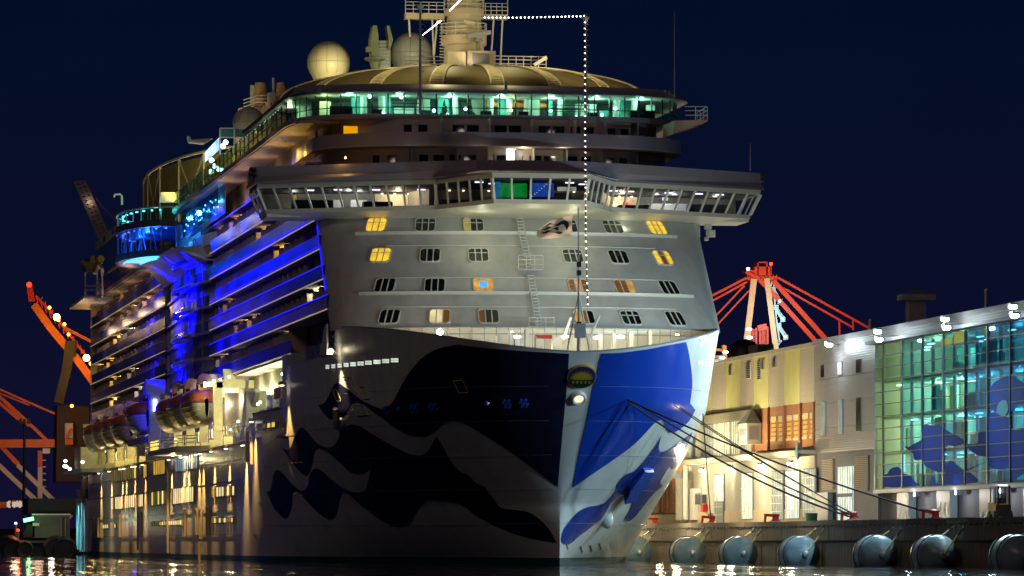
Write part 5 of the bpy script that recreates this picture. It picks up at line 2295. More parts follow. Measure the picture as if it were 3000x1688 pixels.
# blue-lit tender with its tall davit
tn = lifeboat((172, -19.6, 14.3), "tender washed in blue light beside a tall davit post, between the two groups of lifeboats", LBG)
for ch in tn.children:
    if ch.name.startswith("boat_hull"):
        ch.data = ch.data.copy()
        ch.data.materials[0] = WHITE
dv = thing("davit_crane", "tall blue lit davit post standing beside the blue tender", "davit", (158, -19.5, 12))
MB().box(157.3, 158.7, -20.1, -18.9, 12, 18.6).build("post", BAYB, dv)
MB().box(156.8, 159.2, -20.6, -18.4, 18.6, 20.2).build("head", BAYB, dv)
MB().box(157, 186, -20.3, -19.4, 13.2, 13.9).build("cradle_beam", BAYB, dv)
MB().box(157.1, 157.3, -19.7, -19.3, 16.6, 18.0).build("davit_light", lit("davit_light_white", (.8, .9, 1), 4), dv)

# ================================================================ strings of party lights, flag, foremast
BULB = lit("string_bulb_glow", (.92, .88, 1.0), 13)
BULBW = lit("string_bulb_warm", (1.0, .82, .74), 11)
WIRE = paint("cable_dark", (.04, .04, .04), .6)
bulb_m = None


def string_lights(label, pts, n, r_, m, group="strings of lights rigged on the ship"):
    t = thing("string_lights", label, "string lights", tuple(pts[0]), group)
    mb = MB()
    mb.path(pts, .035, 4)
    mb.build("wire", WIRE, t)
    P = [Vector(p) for p in pts]
    ln = [0.0]
    for a, b in zip(P, P[1:]):
        ln.append(ln[-1] + (b - a).length)
    bm_ = MB()
    bm_.ball((0, 0, 0), r_, 8)
    me = proto(bm_, "bulb", m)
    for i in range(n):
        s = ln[-1] * (i + .5) / n
        for j in range(len(P) - 1):
            if ln[j] <= s <= ln[j + 1]:
                p = P[j].lerp(P[j + 1], (s - ln[j]) / (ln[j + 1] - ln[j]))
        share(me, "bulb", t, (p.x - .05, p.y, p.z - .08))
    return t


ptop = PU(1717, 45, 22.0)
string_lights("level string of white lights from the main mast out to the tall signal pole", [PU(1414, 49, 48), PU(1520, 49.5, 39), PU(1640, 47, 29), ptop], 26, .06, BULB)
string_lights("long string of lights hanging straight down past the bridge to the foredeck", [PU(1713, 55, 21.9), PU(1714, 400, 12), PU(1716, 700, 2), PU(1722, 900, -3)], 46, .058, BULBW)
string_lights("short slanting string of white lights left of the mast, down to the thin pole", [PU(1294, 57, 47), PU(1236, 102, 22.2)], 15, .045, BULB)
string_lights("short string of lights climbing across the top of the mast platform", [PU(1316, 30, 47), PU(1352, -5, 40)], 9, .055, BULB)

fm = thing("foremast", "slim dark mast on tripod legs standing on the foredeck with yards and lamps", "mast", tuple(PU(1691, 985, -6.5)[:2]) + (16.2,))
UFM = -6.5
pq = lambda x, y, du=0.0: PU(x, y, UFM + du)
mb = MB()
a, b = pq(1696, 990), pq(1686, 608)
mb.tube((UFM, a[1], 16.2), (UFM, a[1] - .05, b[2]), .11, 8, .05)
mb.build("pole", GREY, fm)
vfm = a[1]
for y in (985, 870):
    pass
for dv_, du_ in ((-.95, .3), (.95, .3), (.1, 1.3)):
    mb = MB()
    mb.tube((UFM + du_, vfm + dv_, 16.9), (UFM, vfm, pq(1690, 862)[2]), .06, 6)
    mb.build("tripod_leg", SAT, fm)
for y, w in ((788, .65), (834, .75), (850, .6), (943, .75)):
    z = pq(1690, y)[2]
    mb = MB()
    mb.bar((UFM - .05, vfm - w, z), (UFM - .05, vfm + w, z), .06, .06)
    mb.build("yard", SAT, fm)
for y in (775, 800, 950, 962):
    z = pq(1690, y)[2]
    MB().box(UFM - .2, UFM + .2, vfm - .16, vfm + .16, z - .2, z + .2).build("mast_lamp", BLACK, fm)
MB().box(UFM - .3, UFM + .4, vfm - .3, vfm + .5, pq(1690, 990)[2], pq(1690, 948)[2]).build("control_box", GREY, fm)

# flag
fl_ = thing("flag", "white house flag with a dark wavy haired head, flying from the foremast", "flag", pq(1678, 700))
U5 = UFM - .1
Z5 = lambda x, y: (1540 + x / 12.08, 600 + y / 12.08)
FLW = paint("flag_cloth", (.80, .68, .55), .8, var=.08)
_n, _l = FLW.node_tree.nodes, FLW.node_tree.links
_t, _m = _n.new("ShaderNodeBsdfTranslucent"), _n.new("ShaderNodeMixShader")
_t.inputs[0].default_value = (.8, .66, .5, 1)
_l.new(_n["Principled BSDF"].outputs[0], _m.inputs[1])
_l.new(_t.outputs[0], _m.inputs[2])
_m.inputs[0].default_value = .5
_l.new(_m.outputs[0], [x for x in _n if x.type == 'OUTPUT_MATERIAL'][0].inputs[0])
FLN = paint("flag_print_navy", (.010, .008, .03), .8)


def flag_pt(x, y, off=0.0):
    p = PU(*Z5(x, y), U5)
    w = .12 * sin((x - y * .35) / 150) + .05 * sin(y / 80 + x / 210)
    return (p[0] + w - off, p[1], p[2])


edge = [(1655, 335, 1), (1300, 450), (1000, 530), (850, 585), (740, 670), (620, 770), (480, 850), (430, 910), (400, 960), (405, 1080), (430, 1180, 1), (700, 1205), (950, 1195), (1120, 1175), (1220, 1140), (1400, 1120), (1600, 1120, 1), (1630, 900), (1645, 600)]
poly = smooth_poly(edge, 4)
V, Fs = tess(poly, 70)
mb = MB()
mb.add([flag_pt(x, y) for x, y in V] + [flag_pt(x, y, -.012) for x, y in V], list(Fs) + [tuple(len(V) + i for i in reversed(f)) for f in Fs])
mb.build("cloth", FLW, fl_, smooth='all')
for pts in ([(570, 825, 1), (700, 760), (790, 690), (860, 660), (930, 680), (1010, 705), (1090, 690), (1180, 630), (1280, 570), (1390, 545), (1470, 575), (1520, 640), (1535, 720), (1500, 830), (1440, 915, 1), (1420, 800), (1380, 720), (1320, 690), (1250, 705), (1180, 745), (1110, 768), (1060, 745), (1000, 715), (930, 700), (850, 715), (760, 765), (660, 815)],
            [(550, 850, 1), (660, 845), (740, 790), (800, 768), (870, 785), (930, 820), (1020, 830), (1090, 800), (1170, 770, 1), (1145, 830), (1160, 900, 1), (1100, 910), (1040, 880), (960, 830), (890, 825), (800, 870), (720, 905), (630, 905)],
            [(530, 960, 1), (640, 965), (730, 920), (830, 895), (910, 930), (980, 965), (1060, 970), (1150, 945), (1230, 960), (1320, 960), (1290, 1000), (1220, 1045), (1120, 1035), (1020, 995), (920, 950), (840, 955), (740, 1005), (640, 1020), (570, 995)]):
    V, Fs = tess(smooth_poly(pts, 4), 60)
    mb = MB()
    mb.add([flag_pt(x, y, .02) for x, y in V], Fs)
    mb.build("printed_lock", FLN, fl_, smooth='all')

# two small fir trees standing inside the lounge
for v, h_, lb in ((-4.6, 1.45, "small dark fir tree inside the lounge behind the thin pole"), (-2.3, 1.3, "small dark fir tree inside the lounge, right of the other one")):
    ft = thing("fir_tree", lb, "tree", (33.2, v, 39.2), "fir trees inside the lounge")
    mb = MB()
    mb.tube((33.2, v, 39.2), (33.2, v, 39.2 + h_ * .9), .05, 6)
    mb.build("trunk", FUNP, ft)
    mb = MB()
    for k in range(130):
        t = random.random() ** 1.3
        a = random.random() * 2 * pi
        r_ = .50 * (1 - t) * random.uniform(.55, 1.1) + .03
        z = 39.35 + h_ * .92 * t
        p = Vector((33.2 + r_ * cos(a), v + r_ * sin(a), z - .05))
        s_ = .12 * (1 - t * .6)
        mb.add([(33.2 + r_ * .3 * cos(a), v + r_ * .3 * sin(a), z + .08), p + Vector((-sin(a) * s_, cos(a) * s_, 0)), p + Vector((cos(a) * s_ * .6, sin(a) * s_ * .6, -.03)), p + Vector((sin(a) * s_, -cos(a) * s_, 0))], [(0, 1, 2), (0, 2, 3)])
    mb.build("crown", paint("fir_green", (.02, .07, .035), .8, var=.4, scale=6), ft)

# foredeck gear seen above the bulwark
FDK = lambda x, y, u: PU(x, y, u)
deck_rail = node("foredeck_rail", ship)
for dz in (0.55, 1.1):
    mb = MB()
    mb.path([(7.4 + 6.5 * (1 - (1 - min(1, abs(v) / 15.2) ** 2.2) ** (1 / 1.8)), v, 18.5 + dz) for v in [-13.2 + 26.4 * i / 40 for i in range(41)]], .04, 5)
    mb.build("rail", GREY, deck_rail)
for i in range(27):
    v = -13 + i
    u = 7.4 + 6.5 * (1 - (1 - min(1, abs(v) / 15.2) ** 2.2) ** (1 / 1.8))
    mb = MB()
    mb.tube((u, v, 16.3), (u, v, 19.6), .035, 5)
    mb.build("rail_post", GREY, deck_rail)
for x, y, w, h, m in [(1595, 985, 45, 7, REDP), (1517, 992, 16, 12, SAT), (1580, 992, 20, 14, CREAM), (1630, 993, 20, 12, CREAM), (1545, 975, 10, 20, SAT), (1462, 990, 10, 14, SAT), (1760, 985, 12, 14, SAT), (1800, 984, 10, 14, SAT), (1850, 980, 12, 16, CREAM), (1905, 978, 9, 18, CREAM), (1497, 972, 8, 10, SAT)]:
    a, b = PU(x - w / 2, y + h, 3.0), PU(x + w / 2, y - h / 2, 3.0)
    MB().box(3.0, 3.8, a[1], b[1], a[2] if m is REDP else 16.2, b[2]).build("mooring_winch" if w > 18 else "deck_fitting", m, ship)
MB().tube(PU(1728, 990, -2), PU(1755, 925, -2), .12, 6).tube(PU(1650, 995, -2), PU(1672, 930, -2), .12, 6).build("crutch", SAT, ship)
DLAMP = lit("foredeck_lamp_white", (1.0, .97, .85), 14)
for x, y, s in ((1515, 987, .45), (1655, 986, .45), (1750, 990, .5), (1818, 987, .5), (1984, 981, .22), (1500, 972, .15)):
    p = PU(x, y, 1.5)
    mb = MB()
    mb.ball(p, s * .6, 10, (.6, 1.2, .45))
    mb.build("deck_lamp", DLAMP, ship)
p = PU(1289, 973, 4.0)
mb = MB()
mb.ball(p, .27, 12)
mb.build("bow_flood_lamp", lit("bow_flood_glow", (1.0, .88, .72), 40), ship)
bow_lamp = p
p = on_hull(2062, 990, 1, .35)
mb = MB()
mb.ball(p, .24, 10, (1, 1, .7))
mb.build("shoulder_lamp", DLAMP, ship)
sh_lamp = p
shs = on_hull(994, 1028, -1, 0.75)
_h = on_hull(985, 1036, -1, 0.0)
mb = MB()
mb.path([_h, (_h[0], _h[1] - .5, _h[2] + .5), (shs[0], shs[1], shs[2] + .1)], .10, 6)
mb.build("lamp_arm", SAT, ship)
mb = MB()
mb.ball(shs, .24, 10)
mb.build("shoulder_lamp", lit("shoulder_lamp_warm", (1.0, .85, .55), 16), ship)
# small davit with lamps under the port bridge wing
wl_ = node("wing_camera_bracket", ship)
for a, b, r_ in (((2046, 645), (2046, 695), .16), ((2046, 655), (2062, 650), .1), ((2075, 655), (2072, 690), .14)):
    mb = MB()
    mb.tube(PU(*a, 27), PU(*b, 27), r_, 6)
    mb.build("bracket_arm", SAT, wl_)
for x, y, s in ((2074, 663, .28), (2084, 685, .3), (2070, 700, .15)):
    p = PU(x, y, 27)
    MB().box(26.7, 27.3, p[1] - s, p[1] + s, p[2] - s, p[2] + s).build("lamp_housing", SAT, wl_)

# ================================================================ mooring lines
def rope(label, a, b, sag, r_=.07, grp="mooring lines from the bow to the quay"):
    a, b = Vector(a), Vector(b)
    t = thing("mooring_rope", label, "rope", tuple(a), grp)
    pts = []
    for i in range(25):
        k = i / 24
        p = a.lerp(b, k)
        p.z -= sag * 4 * k * (1 - k)
        pts.append(p)
    mb = MB()
    mb.path(pts, r_, 6)
    mb.build("line", paint("mooring_line_dark", (.022, .022, .020), .8, var=.4, scale=4), t)


h1 = on_hull(1836, 1168, 1, .2)
h2 = on_hull(1852, 1172, 1, .2)
h3 = on_hull(1968, 1184, 1, .2)
h4 = on_hull(1985, 1190, 1, .2)
h5 = on_hull(2052, 1208, 1, .25) or on_hull(2035, 1208, 1, .25)
BV = 23.4
bol = lambda x: (PV(x, 1524, BV)[0], BV, 3.95)
rope("upper black mooring line running from the bow to the farther right red bollard", h1, bol(2738), .55, .075)
rope("lower black mooring line beside it, ending at the red bollard below the grey doors", h2, bol(2502), .5, .07)
rope("thick mooring line just under the lower one, to the same red bollard", (h1[0], h1[1], h1[2] - .15), (bol(2490)[0], BV, 3.9), .9, .085)
rope("thin mooring line leaving the ship farther aft, sloping down to the bollard below the doors", h3, (bol(2510)[0], BV, 4.0), .3, .05)
rope("second thin mooring line from the aft fairlead, lowest of the sheaf at the bollard", h4, (bol(2515)[0], BV, 3.85), .25, .05)
rope("near vertical line with a rat guard disc dropping from the ship's side to the quay", h5, bol(2082), .05, .05)
rg = thing("rat_guard", "round grey rat guard disc on the steep mooring line", "rat guard", PV(2082, 1512, BV))
p = PV(2082, 1512, BV)
mb = MB()
mb.lathe(p, [(.05, -.1), (.30, 0), (.05, .1)], 16, (1, 0, .1))
mb.build("disc", GREY, rg)

# ================================================================ bollards and fenders
BOLG = "red mooring bollards on the quay edge"


def bollard(u, label):
    t = thing("bollard", label, "bollard", (u, BV, 3.62), BOLG)
    mb = MB()
    mb.lathe((u, BV, 3.62), [(.50, 0), (.48, .08), (.30, .14), (.26, .42), (.34, .52), (.36, .62), (.22, .70)], 14)
    mb.build("post", REDP, t, smooth=True)
    mb = MB()
    mb.bar((u, BV - .2, 4.14), (u - .1, BV - 1.0, 4.22), .36, .22)
    mb.bar((u, BV - .9, 4.2), (u, BV - .95, 3.6), .22, .2)
    mb.build("horn", REDP, t)
    MB().box(u - .6, u + .6, BV - .6, BV + .6, 3.58, 3.66).build("base_plate", STEEL, t)


for x, lb in ((1919, "red bollard nearest the ship's bow, at the far end of the quay edge"), (2086, "red bollard at the foot of the steep line with the rat guard"), (2272, "squat red bollard on the quay edge under the lit barred window"),
              (2500, "red bollard below the grey doors holding the sheaf of black lines"), (2740, "red bollard below the glass building holding the single upper line")):
    bollard(PV(x, 1524, BV)[0], lb)
FENP = paint("fender_grey_blue", (.25, .38, .45), .36, var=.3, scale=.7, bump=.25, bscale=2.5)
FEND = paint("fender_band_rubber", (.12, .13, .14), .5, var=.3)  # dark rubber of the body bands
CHY = paint("chain_yellow", (.62, .52, .10), .5, var=.3, scale=3)
FG = "big floating fenders along the quay wall"


def fender(base, label):
    t = thing("fender", label, "fender", base, FG)
    u, v, z = base
    R, L = 1.5, 3.2
    mb = MB()
    mb.lathe((u, v, z), [(.25, -L / 2 - .95), (.5, -L / 2 - .88), (R * .80, -L / 2 - .30), (R * .95, -L / 2 - .04), (R, -L / 2 + .2), (R * 1.02, 0), (R, L / 2 - .2), (R * .95, L / 2 + .04), (R * .8, L / 2 + .3), (.5, L / 2 + .88), (.25, L / 2 + .95)], 28, (1, 0, 0))
    mb.build("foam_body", FENP, t, smooth=True)
    mb = MB()
    mb.lathe((u, v, z), [(.14, -L / 2 - 1.25), (.27, -L / 2 - 1.2), (.27, -L / 2 - .92), (.4, -L / 2 - .86)], 12, (1, 0, 0))
    mb.build("end_fitting", STEEL, t, smooth=True)
    mb = MB()
    mb.path([(u + k, v + (R + .03) * cos(a), z + (R + .03) * sin(a)) for k in (-.9,) for a in [2 * pi * i / 28 for i in range(29)]], .05, 4)
    mb.path([(u + k, v + (R + .03) * cos(a), z + (R + .03) * sin(a)) for k in (.9,) for a in [2 * pi * i / 28 for i in range(29)]], .05, 4)
    mb.build("body_band", FEND, t)
    for du, dv, dz, ln in ((-L / 2 - 1.1, VQ - v - .05, 2.9 - z, 0), (.6, VQ - v - .05, 2.9 - z, 0)):
        a = Vector((u - L / 2 - 1.05, v, z + .05)) if du < 0 else Vector((u + .3, v + .5, z + R * .93))
        b = Vector((u + du + (.6 if du < 0 else .2), v + dv, z + dz))
        mb = MB()
        mb.bar(a, a.lerp(b, .72), .09, .09)
        mb.build("yellow_sling", CHY, t)
        mb = MB()
        mb.bar(a.lerp(b, .72), b, .12, .12)
        mb.build("chain", DGREY, t)
        mb = MB()
        mb.ball(b, .16, 8)
        mb.build("wall_shackle", STEEL, t)
    return t


f0 = None
FV = VQ - 1.7
for x, lb in ((1868, "pale fender tucked right behind the ship's bow"), (2023, "grey lilac fender, second from the ship's bow"), (2172, "blue grey fender under the lit barred door, third from the bow"), (2352, "blue grey fender with crossed shadow, fourth from the bow"),
              (2577, "rounded grey fender below the louvred doors, fifth from the bow"), (2752, "dark fender below the glass building with a deep shadow on its end"), (2990, "dark fender cut by the picture's edge at the far end of the row")):
    k = PV(x, 1612, FV)
    base = (k[0] + 1.5, FV, .85)
    if f0 is None:
        f0 = fender(base, lb)
    else:
        copy_thing(f0, base, lb, FG)

# ================================================================ terminal buildings on the quay
VT = 30.0
T1 = lambda x, y: PV(2000 + x / 4.83, 950 + y / 4.83, VT)
Q7 = lambda x, y: PV(1850 + x / 2.969, 1200 + y / 2.969, VT)
Q8 = lambda x, y: PV(2350 + x / 2.969, 1200 + y / 2.969, VT)
G6 = lambda x, y: PV(2400 + x / 2.898, 800 + y / 2.898, VT)
ZR = 19.9
ZG = 3.42
UJ = PV(2386, 1200, VT)[0]
UGL = PV(2566, 1200, VT)[0]

YEL = ribbed("cladding_pale_yellow", (.62, .58, .25), 1, 26, .5, .14)
BEI = ribbed("cladding_beige", (.50, .43, .36), 2, 30, .5, .14)
BRK = paint("brick_red_wall", (.31, .125, .055), .8, var=.2, scale=2.5, bump=.3, bscale=12)
RENDER = paint("rendered_wall", (.48, .45, .36), .75, var=.12, scale=.6)
TANW = paint("tan_plinth", (.58, .44, .28), .75, var=.12)
GRYW = paint("grey_door_surround", (.20, .19, .21), .7, var=.12)
LITW = lit("terminal_lit_glass", (1.0, .90, .62), .75, var=.6, vscale=.9)
LITC = lit("terminal_cool_glass", (.80, .95, .85), .70, var=.55, vscale=.9)
DIMW = lit("terminal_dim_glass", (.45, .55, .55), .22, var=.6, vscale=.9)

ta = thing("terminal_building", "long pier terminal with yellow and beige cladding above brick and lit barred windows", "building", (UJ, VT, ZG))
UB2 = 190.0
# main bodies (set a little behind the facing)
MB().box(UJ, UB2, VT + .5, VT + 45, ZG, ZR - .05).build("wall_core", RENDER, ta)
edges = [2084.9, 2126.3, 2167.7, 2208.1, 2251.6, 2297.1, 2343.7, 2386]
ue = [PV(x, 1150, VT)[0] for x in edges]
zlow = T1(1100, 1195)[2]
step_u = ue[3]
m_ = YEL
cur = [YEL, BEI, YEL, BEI, YEL, BEI, YEL, BEI]
all_e = [UB2] + [ue[0] + 60, ue[0] + 48, ue[0] + 36, ue[0] + 24, ue[0] + 12] + ue
mats_ = [YEL, BEI, YEL, BEI, YEL, YEL] + [BEI, YEL, BEI, YEL, BEI, YEL, BEI]
for i in range(len(all_e) - 1):
    a, b = all_e[i], all_e[i + 1]
    MB().box(b + .04, a - .04, VT, VT + .5, zlow, ZR - .35).build("cladding_panel", mats_[min(i, len(mats_) - 1)], ta)
MB().box(UJ, UB2, VT - .12, VT + .6, ZR - .35, ZR).build("roof_edge", paint("roof_trim", (.45, .43, .36), .5), ta)
for x, y0, y1, w in ((680, 590, 718, 38), (938, 545, 765, 60), (1088, 510, 785, 42), (1138, 505, 635, 40), (1303, 480, 605, 46)):
    a, b = T1(x - w / 2, y0), T1(x + w / 2, y1)
    lv = node("louvre_window", ta)
    MB().box(b[0], a[0], VT - .08, VT, b[2], a[2]).build("louvre_frame", SAT, lv)
    n = 9
    for i in range(n):
        z = b[2] + (a[2] - b[2]) * (i + .25) / n
        MB().box(b[0] + .12, a[0] - .12, VT - .16, VT - .09, z, z + (a[2] - b[2]) / n * .55).build("slat", DGREY, lv)
# brick bay with pilasters and slot windows
zb0 = Q7(1300, 345)[2]
ub1 = T1(1000, 1250)[0]
MB().box(UJ + .02, ub1, VT + .1, VT + .5, zb0, zlow - .02).build("brick_wall", BRK, ta)
for x in (1060, 1190, 1330, 1470, 1590):
    u = Q7(x, 200)[0]
    MB().box(u - .3, u + .3, VT - .15, VT + .12, zb0, zlow - .03).build("brick_pilaster", BRK, ta)
for x0, x1, y0, y1 in ((1215, 1253, 110, 255), (1280, 1316, 105, 255), (1352, 1386, 98, 250), (1412, 1450, 92, 245), (1490, 1528, 82, 235), (1555, 1588, 75, 230)):
    a, b = Q7(x0, y0), Q7(x1, y1)
    sw = node("slot_window", ta)
    MB().box(b[0] - .25, a[0] + .25, VT + .02, VT + .1, a[2], a[2] + .5).build("lintel", TANW, sw)
    MB().box(b[0], a[0], VT + .02, VT + .1, b[2], a[2]).build("pane", lit("slot_window_amber", (.85, .42, .06), .32, var=.7, vscale=1.2), sw)
    for k in range(4):
        z = b[2] + (a[2] - b[2]) * (k + .5) / 4
        MB().box(b[0], a[0], VT - .02, VT + .03, z, z + .12).build("bar", BRK, sw)
    MB().box(b[0] - .2, a[0] + .2, VT - .05, VT + .1, b[2] - .2, b[2]).build("sill", TANW, sw)
# grey canopy beam and lit hall windows to its left
zcb, zct = Q7(800, 110)[2], Q7(800, 20)[2]
MB().box(ub1, UB2, VT - .5, VT + .5, zcb, zlow - .02).build("canopy_beam", paint("canopy_grey", (.28, .25, .18), .6), ta)
zw0, zw1 = Q7(780, 400)[2], zcb - .05
for x0, x1, mm in ((482, 510, DIMW), (560, 602, LITW), (618, 722, DIMW), (736, 836, LITW), (856, 952, LITW), (976, 1056, LITW)):
    a, b = Q7(x0, 250)[0], Q7(x1, 250)[0]
    hw = node("hall_window", ta)
    MB().box(b, a, VT + .2, VT + .3, zw0, zw1).build("pane", mm, hw)
    for k in range(6):
        uu = b + (a - b) * k / 5
        MB().box(uu - .05, uu + .05, VT + .08, VT + .2, zw0, zw1).build("mullion", SAT, hw)
    for k in (1, 2, 3, 4):
        z = zw0 + (zw1 - zw0) * k / 4.6
        MB().box(b, a, VT + .1, VT + .2, z - .05, z + .05).build("glazing_bar", SAT, hw)
for x0, x1 in ((602, 618), (722, 736), (836, 856), (952, 976)):
    a, b = Q7(x0, 250)[0], Q7(x1, 250)[0]
    MB().box(b, a, VT - .05, VT + .3, zw0, zw1).build("pier", SAT, ta)
# lantern booth at the corner of the brick
a, b = Q7(1060, 360), Q7(1130, 120)
bo = node("lookout_booth", ta)
uc_, w_ = (a[0] + b[0]) / 2, abs(a[0] - b[0]) / 2
MB().box(uc_ - w_, uc_ + w_, VT - 1.4, VT, a[2] + .6, b[2]).build("booth_body", paint("booth_cream", (.66, .63, .48), .5), bo)
mb = MB()
mb.add([(uc_ - w_ - .2, VT - 1.6, b[2]), (uc_ + w_ + .2, VT - 1.6, b[2]), (uc_ + w_ + .2, VT, b[2]), (uc_ - w_ - .2, VT, b[2]), (uc_, VT - .5, b[2] + 1.5)], [(0, 1, 4), (1, 2, 4), (2, 3, 4), (3, 0, 4), (3, 2, 1, 0)])
mb.build("booth_roof", GREY, bo)
MB().box(uc_ - w_ - .05, uc_ - w_ + .02, VT - 1.2, VT - .3, a[2] + 1.0, b[2] - .4).build("booth_window", GREY, bo)
MB().box(uc_ - w_ * .7, uc_ + w_ * .7, VT - 1.46, VT - 1.39, a[2] + 1.4, b[2] - .5).build("booth_window", GREY, bo)
# ledge over the ground floor
zl = Q7(1000, 405)[2]
MB().box(UJ - .5, UB2, VT - 1.6, VT + .4, zl - .35, zl).build("ledge", paint("ledge_cream", (.52, .49, .36), .6), ta)
MB().box(UJ, UB2, VT - 1.3, VT + .4, zl - .5, zl - .35).build("ledge_soffit", RENDER, ta)
mb = MB()
p = Q7(1585, 345)
mb.add([(p[0] + .8, VT - 1.6, zl - .2), (p[0] - .9, VT - 1.7, zl + .9), (p[0] - .9, VT - 1.7, zl - .9), (p[0] + .4, VT - .8, zl - .1)], [(0, 1, 2), (0, 3, 1), (1, 3, 2), (0, 2, 3)])
mb.build("blue_canopy", paint("canopy_pale_blue", (.18, .42, .62), .4), ta)
zp = Q7(900, 880)[2]
MB().box(UJ, UB2, VT + .02, VT + .5, zp, zl - .5).build("ground_floor_wall", RENDER, ta)
MB().box(UJ, UB2, VT - .05, VT + .5, ZG, zp).build("plinth", TANW, ta)
for x0, x1, y0, y1, mm, kind in ((727, 810, 572, 985, LITC, 'door'), (968, 1060, 558, 950, LITC, 'win'), (1228, 1330, 545, 955, DIMW, 'dark'), (1352, 1468, 540, 945, LITC, 'win'), (1502, 1610, 525, 935, DIMW, 'win')):
    a, b = Q7(x0, y0), Q7(x1, y1)
    n_ = node("barred_window" if kind != 'door' else "lit_door", ta)
    z0 = max(b[2], ZG + .05)
    MB().box(b[0] - .1, a[0] + .1, VT - .09, VT + .02, z0 - .08, a[2] + .12).build("frame", GRYW, n_)
    zm = z0 + (a[2] - z0) * (.45 if kind == 'door' else 0)
    MB().box(b[0] + .05, a[0] - .05, VT - .13, VT - .095, zm if kind == 'door' else z0, a[2]).build("pane", mm, n_)
    if kind == 'door':
        MB().box(b[0] + .05, a[0] - .05, VT - .13, VT - .095, z0, zm - .12).build("door_leaf", paint("door_blue_grey", (.20, .26, .30), .4), n_)
    for k in range(5):
        uu = b[0] + (a[0] - b[0]) * (k + .5) / 5
        MB().box(uu - .04, uu + .04, VT - .2, VT - .14, z0, a[2]).build("bar", SAT, n_)
    for k in range(1, 6):
        z = z0 + (a[2] - z0) * k / 6
        MB().box(b[0] + .05, a[0] - .05, VT - .22, VT - .2, z - .04, z + .04).build("cross_bar", SAT, n_)
# far brick end next to the bow, drainpipes, meter cabinets
a, b = Q7(245, 600), Q7(470, 900)
MB().box(b[0], a[0] + 25, VT - .3, VT + .02, zp, zl - .5).build("brick_wall", BRK, ta)
for x in (275, 310, 345, 400, 435):
    u = Q7(x, 800)[0]
    MB().box(u - .25, u + .25, VT - .5, VT - .3, zp, zl - 1.2).build("brick_pilaster", BRK, ta)
for x, y0, y1, r_, m in ((548, 380, 960, .28, SAT), (505, 600, 960, .55, RENDER), (497, 540, 600, .9, GREY)):
    a, b = Q7(x, y0), Q7(x, y1)
    mb = MB()
    mb.tube((b[0], VT - .9, max(ZG, b[2])), (b[0], VT - .9, a[2]), r_, 10)
    mb.build("riser_pipe", m, ta)
for x0, x1, y0, y1, m in ((548, 612, 690, 725, SAT), (540, 585, 730, 960, SAT), (595, 612, 740, 825, DGREY), (640, 655, 740, 820, DGREY), (645, 665, 825, 890, REDP), (1640, 1755, 725, 960, GREY)):
    a, b = Q7(x0, y0), Q7(x1, y1)
    MB().box(b[0], a[0], VT - .5, VT - .02, max(ZG, b[2]), a[2]).build("wall_cabinet", m, ta)
WLG = lit("wall_lamp_glow", (1.0, .97, .80), 22)
wall_lamps = []
for x, y in ((630, 530), (878, 515), (1132, 490), (1402, 472)):
    p = Q7(x, y)
    n_ = node("wall_lamp", ta)
    MB().box(p[0] - .3, p[0] + .3, VT - .45, VT - .02, p[2] + .12, p[2] + .3).build("lamp_hood", DGREY, n_)
    mb = MB()
    mb.ball((p[0], VT - .32, p[2]), .28, 10, (1, .7, .6))
    mb.build("lamp_globe", WLG, n_)
    wall_lamps.append((p[0], VT - .45, p[2]))

# ---------------------------------------------------------------- grey wing with the glass wall
tg = thing("glass_terminal", "grey clad pier building with a tall lit glass wall and blue mural", "building", (UGL, VT, ZG))
US_, UE = UJ - .02, -75.0
GCL = ribbed("cladding_grey_wing", (.33, .29, .28), 2, 30, .5, .16)
zgt, zgb = G6(545, 600)[2], Q8(720, 690)[2]
MB().box(UE, US_, VT + 8, VT + 45, ZG, ZR - .1).build("wall_core", GREY, tg)
zsp = Q8(300, 372)[2]
for z0, z1 in ((zsp, zsp + 2.2), (zsp + 2.23, zsp + 4.4), (zsp + 4.43, zsp + 6.6), (zsp + 6.63, ZR - .3)):
    MB().box(UGL + .02, US_ - .03, VT, VT + .5, z0, z1).build("cladding_panel", GCL, tg)
MB().box(UGL, US_, VT + .5, VT + 8, ZG, ZR - .1).build("wing_core", GREY, tg)
MB().box(UE, UGL, VT - .1, VT + 8, zgt + .28, ZR - .3).build("fascia", GCL, tg)
MB().box(UE, UGL + .3, VT - .9, VT + .2, zgt, zgt + .28).build("glass_canopy", DGREY, tg)
MB().box(UE, US_, VT - .2, VT + 8, ZR - .3, ZR + .15).build("roof_edge", paint("roof_trim_grey", (.34, .32, .32), .5), tg)
for x0, x1, y0, y1, mm in ((20, 48, 785, 882, DARKGL), (163, 200, 762, 862, WHITE), (320, 358, 737, 842, DARKGL), (20, 58, 1098, 1372, DIMW), (166, 204, 1080, 1360, DIMW), (320, 358, 1063, 1340, DARKGL)):
    a, b = G6(x0, y0), G6(x1, y1)
    n_ = node("strip_window", tg)
    MB().box(b[0] - .08, a[0] + .08, VT - .06, VT + .01, b[2] - .08, a[2] + .08).build("frame", STEEL, n_)
    for k in range(2):
        w = (a[0] - b[0]) / 2
        MB().box(b[0] + k * w + .05, b[0] + (k + 1) * w - .05, VT - .1, VT - .065, b[2], a[2]).build("pane", mm, n_)
